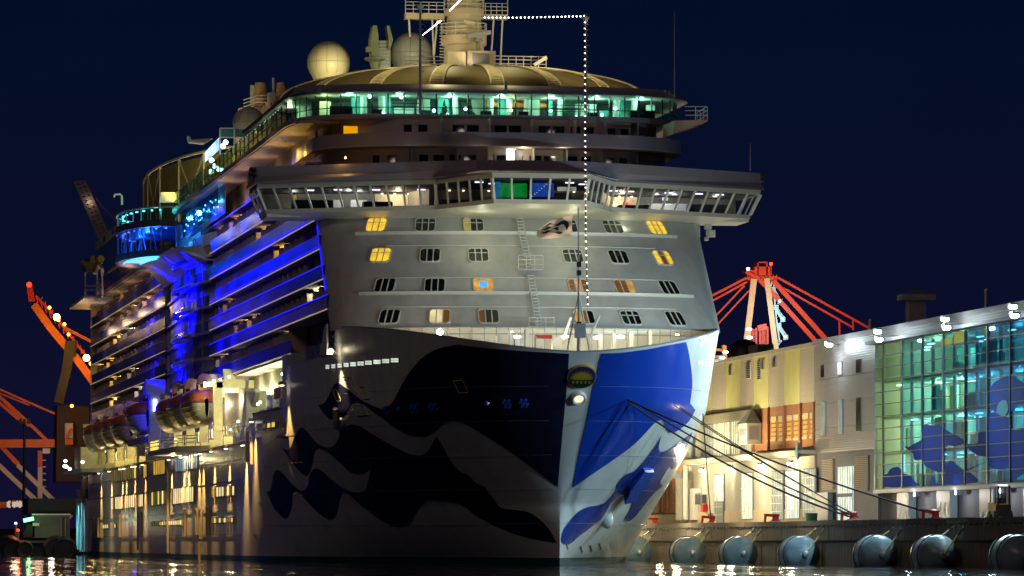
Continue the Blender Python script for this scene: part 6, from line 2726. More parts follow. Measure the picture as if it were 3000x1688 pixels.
# ground floor of the grey wing: doors, louvres
MB().box(UGL, US_, VT + .2, VT + .52, ZG, zsp).build("ground_floor_wall", GRYW, tg)
for x0, x1, y0, y1 in ((166, 262, 435, 695), (450, 565, 405, 705)):
    a, b = Q8(x0, y0), Q8(x1, y1)
    n_ = node("louvre_door", tg)
    MB().box(b[0], a[0], VT + .12, VT + .2, b[2], a[2]).build("frame", GRYW, n_)
    for i in range(18):
        z = b[2] + (a[2] - b[2]) * (i + .2) / 18
        MB().box(b[0] + .05, a[0] - .05, VT + .03, VT + .11, z, z + (a[2] - b[2]) / 18 * .5).build("slat", TANW, n_)
for x0, x1, y0, y1, mm in ((160, 270, 725, 965, DGREY), (305, 430, 500, 962, LITC)):
    a, b = Q8(x0, y0), Q8(x1, y1)
    n_ = node("tall_window" if mm is LITC else "open_doorway", tg)
    z0 = max(ZG + .03, b[2])
    MB().box(b[0], a[0], VT + .08, VT + .2, z0, a[2]).build("pane", mm, n_)
    if mm is LITC:
        for k in range(7):
            uu = b[0] + (a[0] - b[0]) * k / 6
            MB().box(uu - .03, uu + .03, VT + .02, VT + .08, z0, a[2]).build("bar", SAT, n_)
        z = Q8(360, 745)[2]
        MB().box(b[0], a[0], VT - .02, VT + .08, z - .15, z + .15).build("transom", GRYW, n_)
# glass wall
us_m = [PV(2400 + x / 2.898, 1100, VT)[0] for x in (480, 545, 710, 882, 1058, 1242, 1432, 1626)]
d = us_m[-2] - us_m[-1]
while us_m[-1] - d > UE:
    us_m.append(us_m[-1] - d)
NR = 12
TG = [glass("terminal_glass_green", (.75, .95, .78), .07), glass("terminal_glass_teal", (.42, .80, .84), .08), glass("terminal_glass_blue", (.22, .58, .80), .08)]
MULL = paint("glass_wall_mullion", (.025, .05, .05), .5)
COL_ = lit("white_blind", (1.0, .86, .68), .9)
for i in range(len(us_m) - 1):
    ua, ub = us_m[i], us_m[i + 1]
    MB().box(ua - .10, ua + .10, VT - .10, VT + .03, zgb, zgt).build("mullion", MULL if i % 2 else paint("mullion_pale", (.16, .24, .27), .4), tg)
    for r_ in range(NR):
        z0 = zgb + (zgt - zgb) * r_ / NR
        z1 = zgb + (zgt - zgb) * (r_ + 1) / NR
        t = i * .55 + max(0, 5 - r_) * .14 - .25
        g_ = TG[0] if t < .85 else TG[1] if t < 2.0 else TG[2]
        MB().box(ub + .07, ua - .07, VT, VT + .03, z0 + .05, z1 - .05).build("glass_pane", g_, tg)
for r_ in range(NR + 1):
    z = zgb + (zgt - zgb) * r_ / NR
    MB().box(us_m[-1], UGL, VT - .06, VT - .005, z - .035, z + .035).build("transom", MULL, tg)
# blue swirling mural printed on the panes
MUR = paint("mural_blue_film", (.002, .035, .30), .8, var=.15, spec=.08)
MUR2 = paint("mural_teal_film", (.10, .34, .42), .6, var=.15, spec=.1)
for pts, m, of in (([(720, 572), (745, 560), (770, 520), (830, 498), (875, 530), (885, 560), (930, 568), (975, 620), (1018, 660), (960, 668), (720, 672)], MUR, .05),
                   ([(890, 318), (930, 325), (975, 298), (1040, 262), (1058, 180), (1075, 125), (1130, 140), (1190, 132), (1250, 175), (1330, 220), (1420, 280), (1340, 315), (1252, 325), (1246, 500), (1200, 545), (1130, 520), (1075, 490), (1050, 440), (985, 440), (970, 385), (920, 345)], MUR, .05),
                   ([(1150, 570), (1170, 640), (1245, 645), (1245, 500), (1290, 445), (1330, 470), (1400, 520), (1480, 570), (1520, 630), (1250, 650), (1120, 655)], MUR, .06),
                   ([(1430, 305), (1530, 290), (1540, 200), (1610, 180), (1640, 30), (1740, 50), (1800, 80), (1830, 180), (2100, 150), (2100, 480), (1930, 560), (1830, 610), (1820, 510), (1700, 520), (1640, 500), (1620, 420), (1540, 400), (1460, 350)], MUR, .05),
                   ([(1640, -180), (1700, -250), (1830, -300), (1900, -250), (1990, -210), (2100, -200), (2100, -40), (1900, -60), (1830, 20), (1700, 30), (1650, -40)], MUR, .05),
                   ([(1700, 20), (1720, -60), (1780, -80), (1800, 0), (1760, 60)], MUR2, .08)):
    pp_ = [Q8(x, y) for x, y in smooth_poly(pts, 3)]
    V, Fs = tess([(p[0], p[2]) for p in pp_], (3, 3))
    mb = MB()
    mb.add([(u, VT - of, z) for u, z in V], Fs)
    mb.build("mural_print", m, tg)
# room behind the glass
for k in range(4):
    z = zgb + (zgt - zgb) * k / 4 + (.2 if k == 0 else 0)
    MB().box(UE, UGL - .1, VT + .6, VT + 7.9, z - .2, z).build("floor_slab", paint("terminal_floor", (.30, .34, .30), .6), tg)
ROOMW = paint("terminal_room_wall", (.46, .50, .34), .7, var=.6, scale=.22)
MB().box(UE, UGL - .1, VT + 7.4, VT + 7.6, zgb, zgt).build("room_back_wall", ROOMW, tg)
for x, w, z0, z1, m in ((1380, 95, 4.2, 8.6, COL_), (760, 75, 1.2, 4.6, COL_), (600, 30, 1.4, 3.0, lit("wall_lantern_glow", (1, .95, .75), 1.6))):
    u = G6(x, 900)[0]
    MB().box(u - w / 200, u + w / 200, VT + 1.0, VT + 1.3, zgb + z0, zgb + z1).build("pale_column", m, tg)
for i in range(14):
    u = UGL - 2 - i * 3.6
    mb = MB()
    mb.tube((u, VT + 1.8, zgb), (u, VT + 1.8, zgt), .16, 8)
    mb.build("room_column", GREY, tg)
rl = proto(MB().box(-.7, .7, -.15, .15, 0, .08), "room_lamp", lit("room_lamp_white", (.95, 1, .85), 5))
for k in range(1, 5):
    for i in range(9):
        share(rl, "room_lamp", tg, (UGL - 2.5 - i * 5.2 + random.uniform(-1, 1), VT + random.uniform(1.2, 6), zgb + (zgt - zgb) * k / 4 - (.45 if k < 4 else .5)))
RC = [paint("room_white", (.7, .72, .66), .6), paint("room_cream", (.62, .55, .36), .6), paint("room_dark", (.05, .07, .07), .5), paint("room_teal", (.10, .34, .34), .5), paint("room_ochre", (.45, .28, .08), .6)]
for i in range(64):
    k = random.choice((0, 0, 1, 1, 1, 2, 2, 3))
    fz = zgb + (zgt - zgb) * k / 4
    u = UGL - 1.5 - random.random() * 44
    w, h, dv = random.uniform(.4, 2.6), random.uniform(.7, 2.9), random.uniform(1.0, 6.5)
    MB().box(u - w, u, VT + dv, VT + dv + .4, fz + .02, fz + h).build("room_partition", random.choice(RC), tg)
ORG = lit("orange_lantern_glow", (1.0, .28, .02), 1.6, var=.3)
for x0, x1, y0, y1 in ((1062, 1140, 505, 585), (950, 1030, 560, 605), (1295, 1325, 470, 515), (1160, 1185, 490, 505)):
    a, b = G6(x0, y0), G6(x1, y1)
    MB().box(b[0], a[0], VT + .8, VT + .9, b[2], a[2]).build("orange_banner", ORG, tg)
# ground floor below the glass: recessed wall and blue painted columns
MB().box(UE, UGL, VT + 1.0, VT + 8, ZG, zgb - .3).build("recessed_wall", paint("recessed_wall_grey", (.20, .18, .18), .7, var=.2), tg)
MB().box(UE, UGL + .3, VT - .15, VT + 1.0, zgb - .35, zgb - .06).build("glass_sill", GREY, tg)
CB1, CB2 = paint("column_blue", (.02, .10, .42), .4), paint("column_pale", (.40, .55, .58), .4)
for x0, x1, top_blue in ((795, 900, .55), (1140, 1256, .3), (1512, 1630, .6), (1890, 1990, .5)):
    a, b = Q8(x0, 800)[0], Q8(x1, 800)[0]
    n_ = node("painted_column", tg)
    MB().box(b, a, VT + .3, VT + .9, ZG, zgb - .36).build("column_shaft", CB2, n_)
    zc_ = ZG + (zgb - .36 - ZG) * (1 - top_blue)
    mb = MB()
    pts = [(b, zgb - .37), (a, zgb - .37)] + [(a - (a - b) * k / 6, zc_ - (1.1 if k % 2 else .1)) for k in range(7)]
    mb.add([(u, VT + .27, max(ZG + .2, z)) for u, z in pts], [tuple(range(len(pts)))])
    mb.build("painted_drips", CB1, n_)
    MB().box(a + .05, a + .9, VT + .6, VT + 1.0, ZG, zgb - .36).build("column_recess", BLACK, n_)
for x in (985, 1345, 1730):
    p = Q8(x, 680)
    MB().box(p[0] - .3, p[0] + .3, VT - .1, VT + .4, zgb - .75, zgb - .4).build("spot_fixture", SAT, tg)
# rooftop: chimney house, pole, vents, flood lamps
ch = thing("roof_ventilator", "grey box ventilator with a pitched cap on the glass building's roof", "ventilator", (G6(790, 300)[0], VT + 9, ZR))
R6 = lambda x, y: PV(2400 + x / 2.898, 800 + y / 2.898, VT + 10)
_u = R6(790, 300)[0]
RU = lambda x, y: PU(2400 + x / 2.898, 800 + y / 2.898, _u)
a, b = RU(765, 225), RU(905, 410)
MB().box(_u, _u + 1.5, a[1], b[1], ZR - 1, a[2]).build("shaft", paint("ventilator_grey", (.30, .29, .30), .6), ch)
a2, b2 = RU(700, 180), RU(985, 232)
MB().box(_u - .3, _u + 1.8, a2[1], b2[1], b2[2], a2[2]).build("cap_box", MATS["ventilator_grey"], ch)
zt_ = RU(870, 125)[2]
vm_ = (a2[1] + b2[1]) / 2 + .1
mb = MB()
mb.add([(_u - .3, a2[1], a2[2]), (_u - .3, b2[1], a2[2]), (_u + 1.8, b2[1], a2[2]), (_u + 1.8, a2[1], a2[2]), (_u - .2, vm_, zt_), (_u + 1.7, vm_, zt_)], [(0, 1, 4), (1, 2, 5, 4), (2, 3, 5), (3, 0, 4, 5), (3, 2, 1, 0)])
mb.build("pitched_cap", DGREY, ch)
for x, y0, y1, lb in ((1420, 150, 300, "thin grey pole standing on the roof above the glass wall"), (436, 405, 480, "short thick vent pipe on the grey roof edge")):
    p, q = R6(x, y1), R6(x, y0)
    t = thing("roof_pole", lb, "pole", p)
    mb = MB()
    mb.tube((p[0], p[1], ZR), (p[0], p[1], q[2]), .16 if x > 1000 else .22, 8)
    mb.build("pipe", STEEL, t)
    mb = MB()
    mb.ball((p[0], p[1], q[2]), .22, 8)
    mb.build("cap", STEEL, t)
FLG = lit("flood_lamp_cool", (.75, .92, 1.0), 45)
floods = []
for x, y, nm, lb in ((680, 535, 'pair', "twin white floodlight on an arm at the left of the glass canopy"), (1262, 432, 'pair', "twin white floodlight on an arm at the right of the glass canopy"), (1850, 328, 'pair', "twin white floodlight farthest along the glass canopy, past the picture's right edge"), (185, 612, 'one', "single dazzling wall floodlight on the grey cladding")):  # the third is added out of view to light the stem
    p = G6(x, y)
    t = thing("floodlight", lb, "floodlight", (p[0], VT - .6, p[2]), "floodlights on the terminal")
    out_ = 1.6 if nm == 'pair' else .9
    mb = MB()
    mb.bar((p[0], VT - .1, p[2]), (p[0], VT - out_, p[2]), .12, .12)
    mb.build("arm", STEEL, t)
    for dz, du in (((.35, .25), (-.35, -.3)) if nm == 'pair' else ((0, 0),)):
        MB().box(p[0] + du - .45, p[0] + du + .45, VT - out_ - .5, VT - out_ + .1, p[2] + dz + .12, p[2] + dz + .3).build("hood", STEEL, t)
        mb = MB()
        mb.ball((p[0] + du, VT - out_ - .2, p[2] + dz), .42, 12, (1, .8, .45))
        mb.build("lamp_head", FLG, t)
    floods.append((p[0], VT - out_ - .9, p[2]))
# forklift
fk = thing("forklift", "yellow forklift truck parked on the quay by the blue painted columns", "forklift", (PV(2940, 1520, 26.5)[0], 26.5, ZG))
K8 = lambda x, y: PV(2350 + x / 2.969, 1200 + y / 2.969, 26.5)
uc_ = K8(1720, 860)[0]
s = 1.0
for u0, u1, v0, v1, z0, z1, m, nm in ((-.9, .9, -.62, .62, .45, 1.25, YELL, "chassis"), (.3, 1.2, -.6, .6, .5, 1.35, YELL, "counterweight"), (-.5, .3, -.35, .35, 1.25, 1.7, BLACK, "seat"), (-.9, .7, -.6, .6, 2.45, 2.55, DGREY, "roof_guard"), (-1.05, -.92, -.55, .55, .3, 1.2, BLACK, "mast_carriage")):
    MB().box(uc_ + u0, uc_ + u1, 26.5 + v0, 26.5 + v1, ZG + z0, ZG + z1).build(nm, m, fk)
for du, dv in ((-.8, -.55), (-.8, .55), (.65, -.55), (.65, .55)):
    mb = MB()
    mb.bar((uc_ + du, 26.5 + dv, ZG + 1.2), (uc_ + du * .9, 26.5 + dv, ZG + 2.5), .08, .08)
    mb.build("guard_post", BLACK, fk)
    mb = MB()
    mb.lathe((uc_ + du, 26.5 + dv * 1.05, ZG + .36), [(.2, -.14), (.36, -.12), (.36, .12), (.2, .14)], 16, (0, 1, 0))
    mb.build("wheel", BLACK, fk)
for dv in (-.42, .42):
    MB().box(uc_ - 1.12, uc_ - 1.05, 26.5 + dv - .06, 26.5 + dv + .06, ZG + .1, ZG + 2.6).build("mast_upright", BLACK, fk)
    MB().box(uc_ - 2.1, uc_ - 1.1, 26.5 + dv - .06, 26.5 + dv + .06, ZG + .12, ZG + .17).build("fork", STEEL, fk)
MB().box(uc_ - .92, uc_ - .85, 26.5 - .35, 26.5 + .35, ZG + 2.56, ZG + 2.66).build("work_lamp", lit("forklift_lamp", (.8, .85, 1), 2), fk)
bn = thing("rubbish_bin", "dark green bin standing by the open grey doorway", "bin", (Q8(225, 940)[0], 28.5, ZG))
mb = MB()
mb.lathe((Q8(225, 940)[0], 28.5, ZG), [(.45, 0), (.55, .9), (.58, 1.0), (.5, 1.02)], 14)
mb.build("bin_body", paint("bin_green", (.01, .10, .05), .5), bn)

# ================================================================ harbour cranes and the dock beyond
YR = 700.0
A5 = lambda x, y, dY=0.0: PY(1900 + x / 2.899, 740 + y / 2.899, YR + dY)
CPALE = paint("crane_leg_pale", (.62, .45, .26), .5, var=.15)
gc = thing("container_crane", "tall red container crane with two pale legs and fan of red stays behind the terminal", "crane", A5(960, 1200)[:2] + (3.0,))


def cbar(pts, w, name, m, par, h=None):
    mb = MB()
    P = [A5(*p) for p in pts]
    for a, b in zip(P, P[1:]):
        mb.bar(a, b, w * .40, (h or w) * .40)
    return mb.build(name, m, par)


for pts, w in (([(895, 225), (822, 840)], 2.2), ([(1003, 220), (1085, 850)], 2.0), ([(905, 225, 30), (842, 840, 30)], 1.0)):
    cbar(pts, w, "leg", CPALE, gc)
for pts, w in (([(1100, 215), (1870, 640)], .8), ([(1140, 300), (1740, 640)], .7), ([(1060, 240), (1510, 742)], 1.7), ([(945, 232), (1130, 430), (1420, 755)], 1.6), ([(1620, 585), (1622, 720)], .6), ([(1735, 570), (1738, 660)], .6),
               ([(835, 215), (530, 372)], .8), ([(835, 250), (540, 412)], .7), ([(815, 280), (560, 550)], .6), ([(875, 300), (575, 625)], .55)):
    cbar(pts, w, "stay", CRANER, gc)
a, b = A5(838, 190), A5(1095, 235)
mb = MB()
mb.slab([A5(838, 235), A5(1095, 235), A5(1095, 200), A5(838, 205)], (8, 0, 0))
mb.build("crown_beam", CRANER, gc)
for x0, x1, y0, y1 in ((925, 1010, 78, 88), (925, 935, 78, 200), (1000, 1012, 85, 200), (900, 1040, 120, 195), (830, 900, 150, 170), (1035, 1045, 100, 190)):
    mb = MB()
    mb.slab([A5(x0, y1), A5(x1, y1), A5(x1, y0), A5(x0, y0)], (3, 0, 0))
    mb.build("head_frame", CRANER, gc)
cbar([(825, 165), (945, 225)], 1.2, "head_brace", CRANER, gc)
for i in range(9):
    cbar([(840 + i * 31, 188), (840 + i * 31, 205)], .25, "crown_rail", CRANER, gc)
for x, y, col, s in ((1040, 97, (1, .03, .02), 6), (845, 140, (1, .75, .7), 6)):
    mb = MB()
    mb.ball(A5(x, y, -6), .26, 8)
    mb.build("warning_light", lit("crane_light_%d" % x, col, s), gc)
LATC = paint("stair_tower_pale", (.40, .62, .66), .5)
st = node("stair_tower", gc)
for pts in ([(1035, 300), (1060, 560), (1095, 770)], [(1062, 300), (1085, 560), (1115, 770)], [(1050, 240), (1035, 300)], [(1070, 240), (1062, 300)], [(1095, 770), (1098, 815)], [(1130, 745), (1098, 790)]):
    cbar(pts, .55, "tower_post", LATC, st)
for k in range(3):
    x, y = 1052 + k * 24, 320 + k * 152
    cbar([(x, y), (x + 62, y + 100)], 1.0, "stair_flight", LATC, st)
    cbar([(x + 14, y - 10), (x + 74, y + 82)], .3, "stair_rail", LATC, st)
    for dx, dy in ((-14, -18), (44, 85)):
        for e in range(3):
            cbar([(x + dx, y + dy + e * 14), (x + dx + 42, y + dy + e * 14 - 4)], .5, "landing_bar", LATC, st)
    mb = MB()
    mb.ball(A5(x + 62, y + 92, -4), .20, 8)
    mb.build("stair_lamp", lit("stair_lamp_cyan", (.3, .95, 1), 4), st)
ht = thing("harbour_tower", "small red lattice tower with lamps between the legs of the red crane", "tower", A5(890, 900)[:2] + (3.0,))
for x0, x1, y0, y1 in ((862, 914, 640, 862), (945, 1010, 630, 785)):
    for x in (x0, x1):
        cbar([(x, y0), (x, y1)], .7, "tower_post", CRANER, ht)
    n = 8
    for k in range(n):
        ya, yb = y0 + (y1 - y0) * k / n, y0 + (y1 - y0) * (k + 1) / n
        cbar([(x0, ya), (x1, yb)], .5, "lattice_bar", CRANER, ht)
        cbar([(x0, yb), (x1, yb)], .5, "lattice_bar", CRANER, ht)
cbar([(928, 645), (1005, 628)], 2.2, "head_box", CRANER, ht)
for x, y in ((853, 652), (858, 722), (888, 846)):
    mb = MB()
    mb.ball(A5(x, y, -8), .30, 10, (.6, 1.4, .7))
    mb.build("tower_lamp", lit("tower_lamp_white", (.9, .92, 1), 12), ht)
yg = thing("yellow_gantry", "low yellow lit gantry with lamps just right of the ship's bow", "gantry", A5(650, 1000)[:2] + (3.0,))
YLT = paint("gantry_yellow", (.75, .42, .02), .5)
for pts, w in (([(560, 885), (760, 882)], .9), ([(560, 915), (760, 912)], .9), ([(643, 790), (643, 915)], 1.5), ([(630, 790), (648, 830)], 1.0), ([(600, 885), (600, 915)], .6), ([(690, 885), (690, 915)], .6), ([(735, 885), (735, 915)], .6), ([(510, 822), (650, 830)], .9)):
    cbar(pts, w, "gantry_bar", YLT, yg)
for x, y in ((655, 847), (625, 895), (709, 895), (545, 823)):
    mb = MB()
    mb.ball(A5(x, y, -8), .30, 10, (.6, 1.4, .7))
    mb.build("gantry_lamp", lit("gantry_lamp_white", (1, .92, .85), 14), yg)
rd = thing("roof_dome", "black rounded ventilation dome on the roof edge of the yellow clad building", "dome", PV(2183, 1040, VT + 9))
p = PV(2182, 1045, VT + 9)
mb = MB()
mb.lathe((p[0], p[1], p[2] - .6), [(1.9, 0), (1.85, .9), (1.5, 1.7), (.9, 2.25), (.1, 2.45)], 20)
mb.build("dome_shell", BLACK, rd, smooth=True)
ac = thing("roof_plant", "grey louvred air conditioning box on the roof beside the black dome", "air conditioner", PV(2243, 1030, VT + 9))
_u = PV(2219, 1020, VT + 9)[0]
a, b = PU(2219, 1009, _u), PU(2267, 1036, _u)
MB().box(_u, _u + 6, a[1], b[1], ZR - .2, a[2]).build("case", GREY, ac)
for k in range(6):
    z = b[2] + (a[2] - b[2]) * (k + .5) / 6
    MB().box(_u - .06, _u, a[1] + .1, b[1] - .1, z, z + .1).build("slat", DGREY, ac)

# left: orange boom crane
YLf = 760.0
L8 = lambda x, y, dY=0.0: PY(x / 2.862, 800 + y / 2.862, YLf + dY)
bc = thing("boom_crane", "orange lit crane with a slanting boom and grey column left of the ship's stern", "crane", L8(600, 1900)[:2] + (2.0,))


def lbar(pts, w, name, m, par, h=None):
    mb = MB()
    P = [L8(*p) for p in pts]
    for a, b in zip(P, P[1:]):
        mb.bar(a, b, w * .36, (h or w) * .36)
    return mb.build(name, m, par)


OR2 = paint("boom_orange_bright", (.80, .20, .015), .5, var=.25, scale=.3)
lbar([(250, 110), (268, 240)], 2.6, "boom_tip", CRANER, bc)
lbar([(285, 265), (440, 480), (585, 650)], 1.9, "boom_girder", OR2, bc, 3.4)
lbar([(625, 695), (790, 920)], 1.9, "boom_girder", OR2, bc, 3.4)
lbar([(300, 190), (470, 370), (640, 590), (800, 800)], 1.1, "boom_top_chord", CRANER, bc)
for i in range(14):
    t = i / 13
    lbar([(320 + 470 * t, 250 + 560 * t), (300 + 500 * t, 190 + 610 * t)], .5, "boom_lacing", CRANER, bc)
for i in range(16):
    t = i / 15
    lbar([(350 + 440 * t, 225 + 555 * t), (356 + 440 * t, 200 + 555 * t)], .3, "boom_rail", YELL, bc)
lbar([(592, 575), (565, 800), (495, 1090)], 4.2, "column", paint("crane_column_grey", (.055, .05, .05), .7, var=.25), bc)
lbar([(610, 570), (600, 700)], 4.0, "column_head", BLACK, bc)
for y in (450, 466):
    lbar([(540, y), (790, y + 130)], .6, "tie_bar", ORANGE, bc)
mb = MB()
mb.slab([L8(470, 1750), L8(760, 1750), L8(745, 1120), L8(480, 1100)], (8, 0, 0))
mb.build("machinery_house", paint("house_dark_red", (.035, .014, .012), .6, var=.3), bc)
a, b = L8(546, 1258, -1), L8(612, 1385, -1)
mb = MB()
mb.slab([L8(546, 1385, -1), L8(612, 1385, -1), L8(612, 1258, -1), L8(546, 1258, -1)], (1, 0, 0))
mb.build("sign_board", paint("sign_white", (.55, .50, .46), .5), bc)
for pts in ([(556, 1345), (590, 1300), (612, 1310), (612, 1330), (585, 1330), (570, 1380), (552, 1380)], [(546, 1388), (612, 1388), (612, 1440), (546, 1440)]):
    mb = MB()
    mb.slab([L8(x, y, -1.3) for x, y in pts], (.2, 0, 0))
    mb.build("sign_mark", ORANGE, bc)
for x, y in ((475, 370), (725, 712)):
    mb = MB()
    mb.ball(L8(x, y, -5), .55, 10)
    mb.build("boom_lamp", lit("boom_lamp_orange", (1.0, .55, .12), 26), bc)
mb = MB()
mb.ball(L8(245, 98, -3), .45, 8)
mb.build("tip_light", lit("tip_light_red", (1, .04, .01), 2.5), bc)
for x, y in ((540, 430), (575, 515), (490, 395), (415, 290), (760, 760), (800, 800), (805, 962), (602, 1115)):
    mb = MB()
    mb.ball(L8(x, y, -4), .28, 8)
    mb.build("rail_lamp", lit("rail_lamp_orange", (1.0, .38, .04), 6), bc)
# far left ship-to-shore crane (orange and white)
gl_ = thing("gantry_crane", "orange and white legged gantry crane at the far left edge beyond the dock", "crane", L8(200, 1900)[:2] + (2.0,))
L6 = lambda x, y: (x, y + 388 * 2.862)
for pts, w in (([(-60, 950), (460, 1180)], .9), ([(-60, 985), (250, 1110)], .7), ([(-60, 985), (180, 1200), (390, 1400)], 1.4), ([(-60, 1040), (170, 1240)], 1.3), ([(30, 1080), (240, 1285)], .9),
               ([(-80, 1432), (460, 1428)], 3.6), ([(-40, 1400), (155, 1605)], 1.9)):
    lbar(pts, w, "girder", ORANGE, gl_)
WLEG = paint("crane_leg_white", (.60, .52, .46), .5)
lbar([L6(150, 500), L6(430, 775), L6(600, 940)], 1.9, "white_leg", WLEG, gl_)
lbar([L6(-20, 490), L6(280, 775), L6(420, 910)], 2.0, "white_leg", WLEG, gl_)
lbar([L6(335, 520), L6(335, 960)], 2.0, "white_leg", WLEG, gl_)
lbar([L6(335, 380), L6(335, 520)], 2.0, "orange_leg", ORANGE, gl_)
for k in range(5):
    lbar([L6(355, 460 + k * 55), L6(385, 460 + k * 55)], .5, "leg_stair", WLEG, gl_)
a = L8(*L6(380, 380))
lbar([L6(360, 382), L6(420, 382)], 2.2, "cabin", SAT, gl_)
sg_ = thing("sign_gantry", "orange beam with white lettering low over the dock at the far left", "sign", L8(*L6(120, 950))[:2] + (2.0,))
lbar([L6(-40, 835), L6(92, 835)], 4.0, "orange_beam", ORANGE, sg_, 2.6)
lbar([L6(105, 822), L6(238, 822)], 5.0, "red_beam", CRANER, sg_, 2.8)
for x, w, kind in ((70, 18, 'C'), (114, 12, 'L'), (136, 12, 'M'), (160, 14, 'C'), (182, 12, 'I'), (216, 16, 'O')):
    mb = MB()
    y0, y1 = 808, 850
    if kind in 'CO':
        pr = [((x, y0), (x + w, y0)), ((x, y0), (x, y1)), ((x, y1), (x + w, y1))] + ([((x + w, y0), (x + w, y1))] if kind == 'O' else [])
    elif kind == 'L':
        pr = [((x, y0), (x, y1)), ((x, y1), (x + w, y1))]
    elif kind == 'M':
        pr = [((x, y0), (x, y1)), ((x + w, y0), (x + w, y1)), ((x, y0), (x + w, y0))]
    else:
        pr = [((x + w / 2, y0), (x + w / 2, y1))]
    for p, q in pr:
        mb.bar(L8(*L6(*p), -2.8), L8(*L6(*q), -2.8), .5, .3)
    mb.build("letter", lit("sign_letter_white", (.8, .7, .6), .5), sg_)
lm = thing("light_mast", "thin dark lighting mast with a ring of unlit lamps left of the stern", "light mast", PY(70, 1620, 700)[:2] + (2.0,))
mb = MB()
mb.tube(PY(69.5, 1520, 700), PY(71.5, 1228, 700), .26, 8, .18)
mb.build("pole", BLACK, lm)
for i in range(8):
    a = 2 * pi * i / 8
    c_ = PY(71.5, 1237, 700)
    MB().box(c_[0] + .8 * cos(a) - .18, c_[0] + .8 * cos(a) + .18, c_[1] + .8 * sin(a) - .18, c_[1] + .8 * sin(a) + .18, c_[2] - .25, c_[2] + .25 + .3 * (i % 2)).build("lamp_head", DGREY, lm)
# lattice boom far behind the stern
lc = thing("lattice_crane", "dim lattice boom crane with a slack cable behind the ship's upper stern", "crane", PY(300, 1500, 820)[:2] + (2.0,))
K4 = lambda x, y: PY(150 + x / 2.862, 480 + y / 2.862, 820)
LATG = paint("lattice_dim_grey", (.22, .19, .16), .6)
e0_, e1_ = [(200, 150), (440, 700)], [(282, 148), (520, 690)]
for e in (e0_, e1_):
    mb = MB()
    mb.bar(K4(*e[0]), K4(*e[1]), .45, .45)
    mb.build("chord", LATG, lc)
n = 16
for i in range(n):
    t, t2 = i / n, (i + 1) / n
    l = lambda e, s: (e[0][0] + (e[1][0] - e[0][0]) * s, e[0][1] + (e[1][1] - e[0][1]) * s)
    mb = MB()
    mb.bar(K4(*l(e0_, t)), K4(*l(e1_, t2)), .22, .22)
    mb.bar(K4(*l(e0_, t)), K4(*l(e1_, t)), .22, .22)
    mb.build("lacing", LATG, lc)
mb = MB()
mb.path([K4(282, 150), K4(420, 350), K4(590, 520)], .1, 4)
mb.build("hoist_cable", LATG, lc)
# dock: dark shed, bollard, signal lamps, buffer tyres
YD = 640.0
N6 = lambda x, y, dY=0.0: PY(x / 2.862, 1188 + y / 2.862, YD + dY)
shd = thing("dock_shed", "low grey shed with a dark flat roof on the far quay left of the ship", "shed", N6(400, 1120)[:2] + (1.75,))
SHDW = paint("shed_wall_grey", (.16, .15, .14), .7, var=.2)
for x0, x1, y0, y1, m, nm, dy in ((275, 585, 915, 1110, SHDW, "wall", 0), (235, 640, 780, 915, BLACK, "dark_roof", 4), (268, 590, 908, 920, SAT, "eaves_strip", -1), (275, 330, 985, 1010, SAT, "notice", -.6), (510, 516, 940, 1100, GREY, "downpipe", -.5), (545, 551, 940, 1100, GREY, "downpipe", -.5)):
    mb = MB()
    mb.slab([N6(x0, y1, dy), N6(x1, y1, dy), N6(x1, y0, dy), N6(x0, y0, dy)], (12 if nm in ("wall", "dark_roof") else .4, 0, 0))
    mb.build(nm, m, shd)
yb_ = thing("dock_bollard", "yellow block bollard on the dark quay edge left of the stern", "bollard", N6(518, 1150)[:2] + (1.75,))
mb = MB()
mb.slab([N6(497, 1150, -8), N6(538, 1150, -8), N6(540, 1112, -8), N6(500, 1110, -8)], (1.0, 0, 0))
mb.build("block", YELL, yb_)
for nm, lb, x, y, col, s, r_ in (("signal_lamp", "red signal lamp glowing on the dark dock at far left", 150, 1048, (1, .03, .01), 4, .45), ("signal_lamp", "pale lamp on a low post beside the red signal lamp", 132, 990, (.7, 1, .9), 2.5, .4)):
    t = thing(nm, lb, "signal lamp", N6(x, y)[:2] + (1.75,))
    mb = MB()
    mb.ball(N6(x, y, -6), r_ * .5, 10)
    mb.build("lamp_lens", lit(nm + "_%d" % x, col, s), t)
    mb = MB()
    mb.tube(N6(x, y + 4, -6), N6(x, 1130, -6), .18, 6)
    mb.build("post", DGREY, t)
gk = thing("green_lit_kiosk", "small kiosk with a strip of green light on the far dock", "kiosk", N6(240, 1100)[:2] + (1.75,))
for i, (x0, x1, y0, y1) in enumerate(((202, 216, 962, 1045), (228, 240, 955, 1010), (248, 268, 950, 1000))):
    mb = MB()
    mb.slab([N6(x0, y1), N6(x1, y1), N6(x1, y0), N6(x0, y0)], (1, 0, 0))
    mb.build("kiosk_panel", paint("kiosk_green", (.02, .10, .05), .5), gk)
mb = MB()
mb.bar(N6(198, 966, -2), N6(282, 948, -2), .5, .5)
mb.build("light_strip", lit("green_strip_light", (.25, 1, .4), 2.5), gk)
mb = MB()
mb.slab([N6(195, 1105), N6(290, 1105), N6(290, 975), N6(195, 980)], (3, 0, 0))
mb.build("kiosk_body", BLACK, gk)
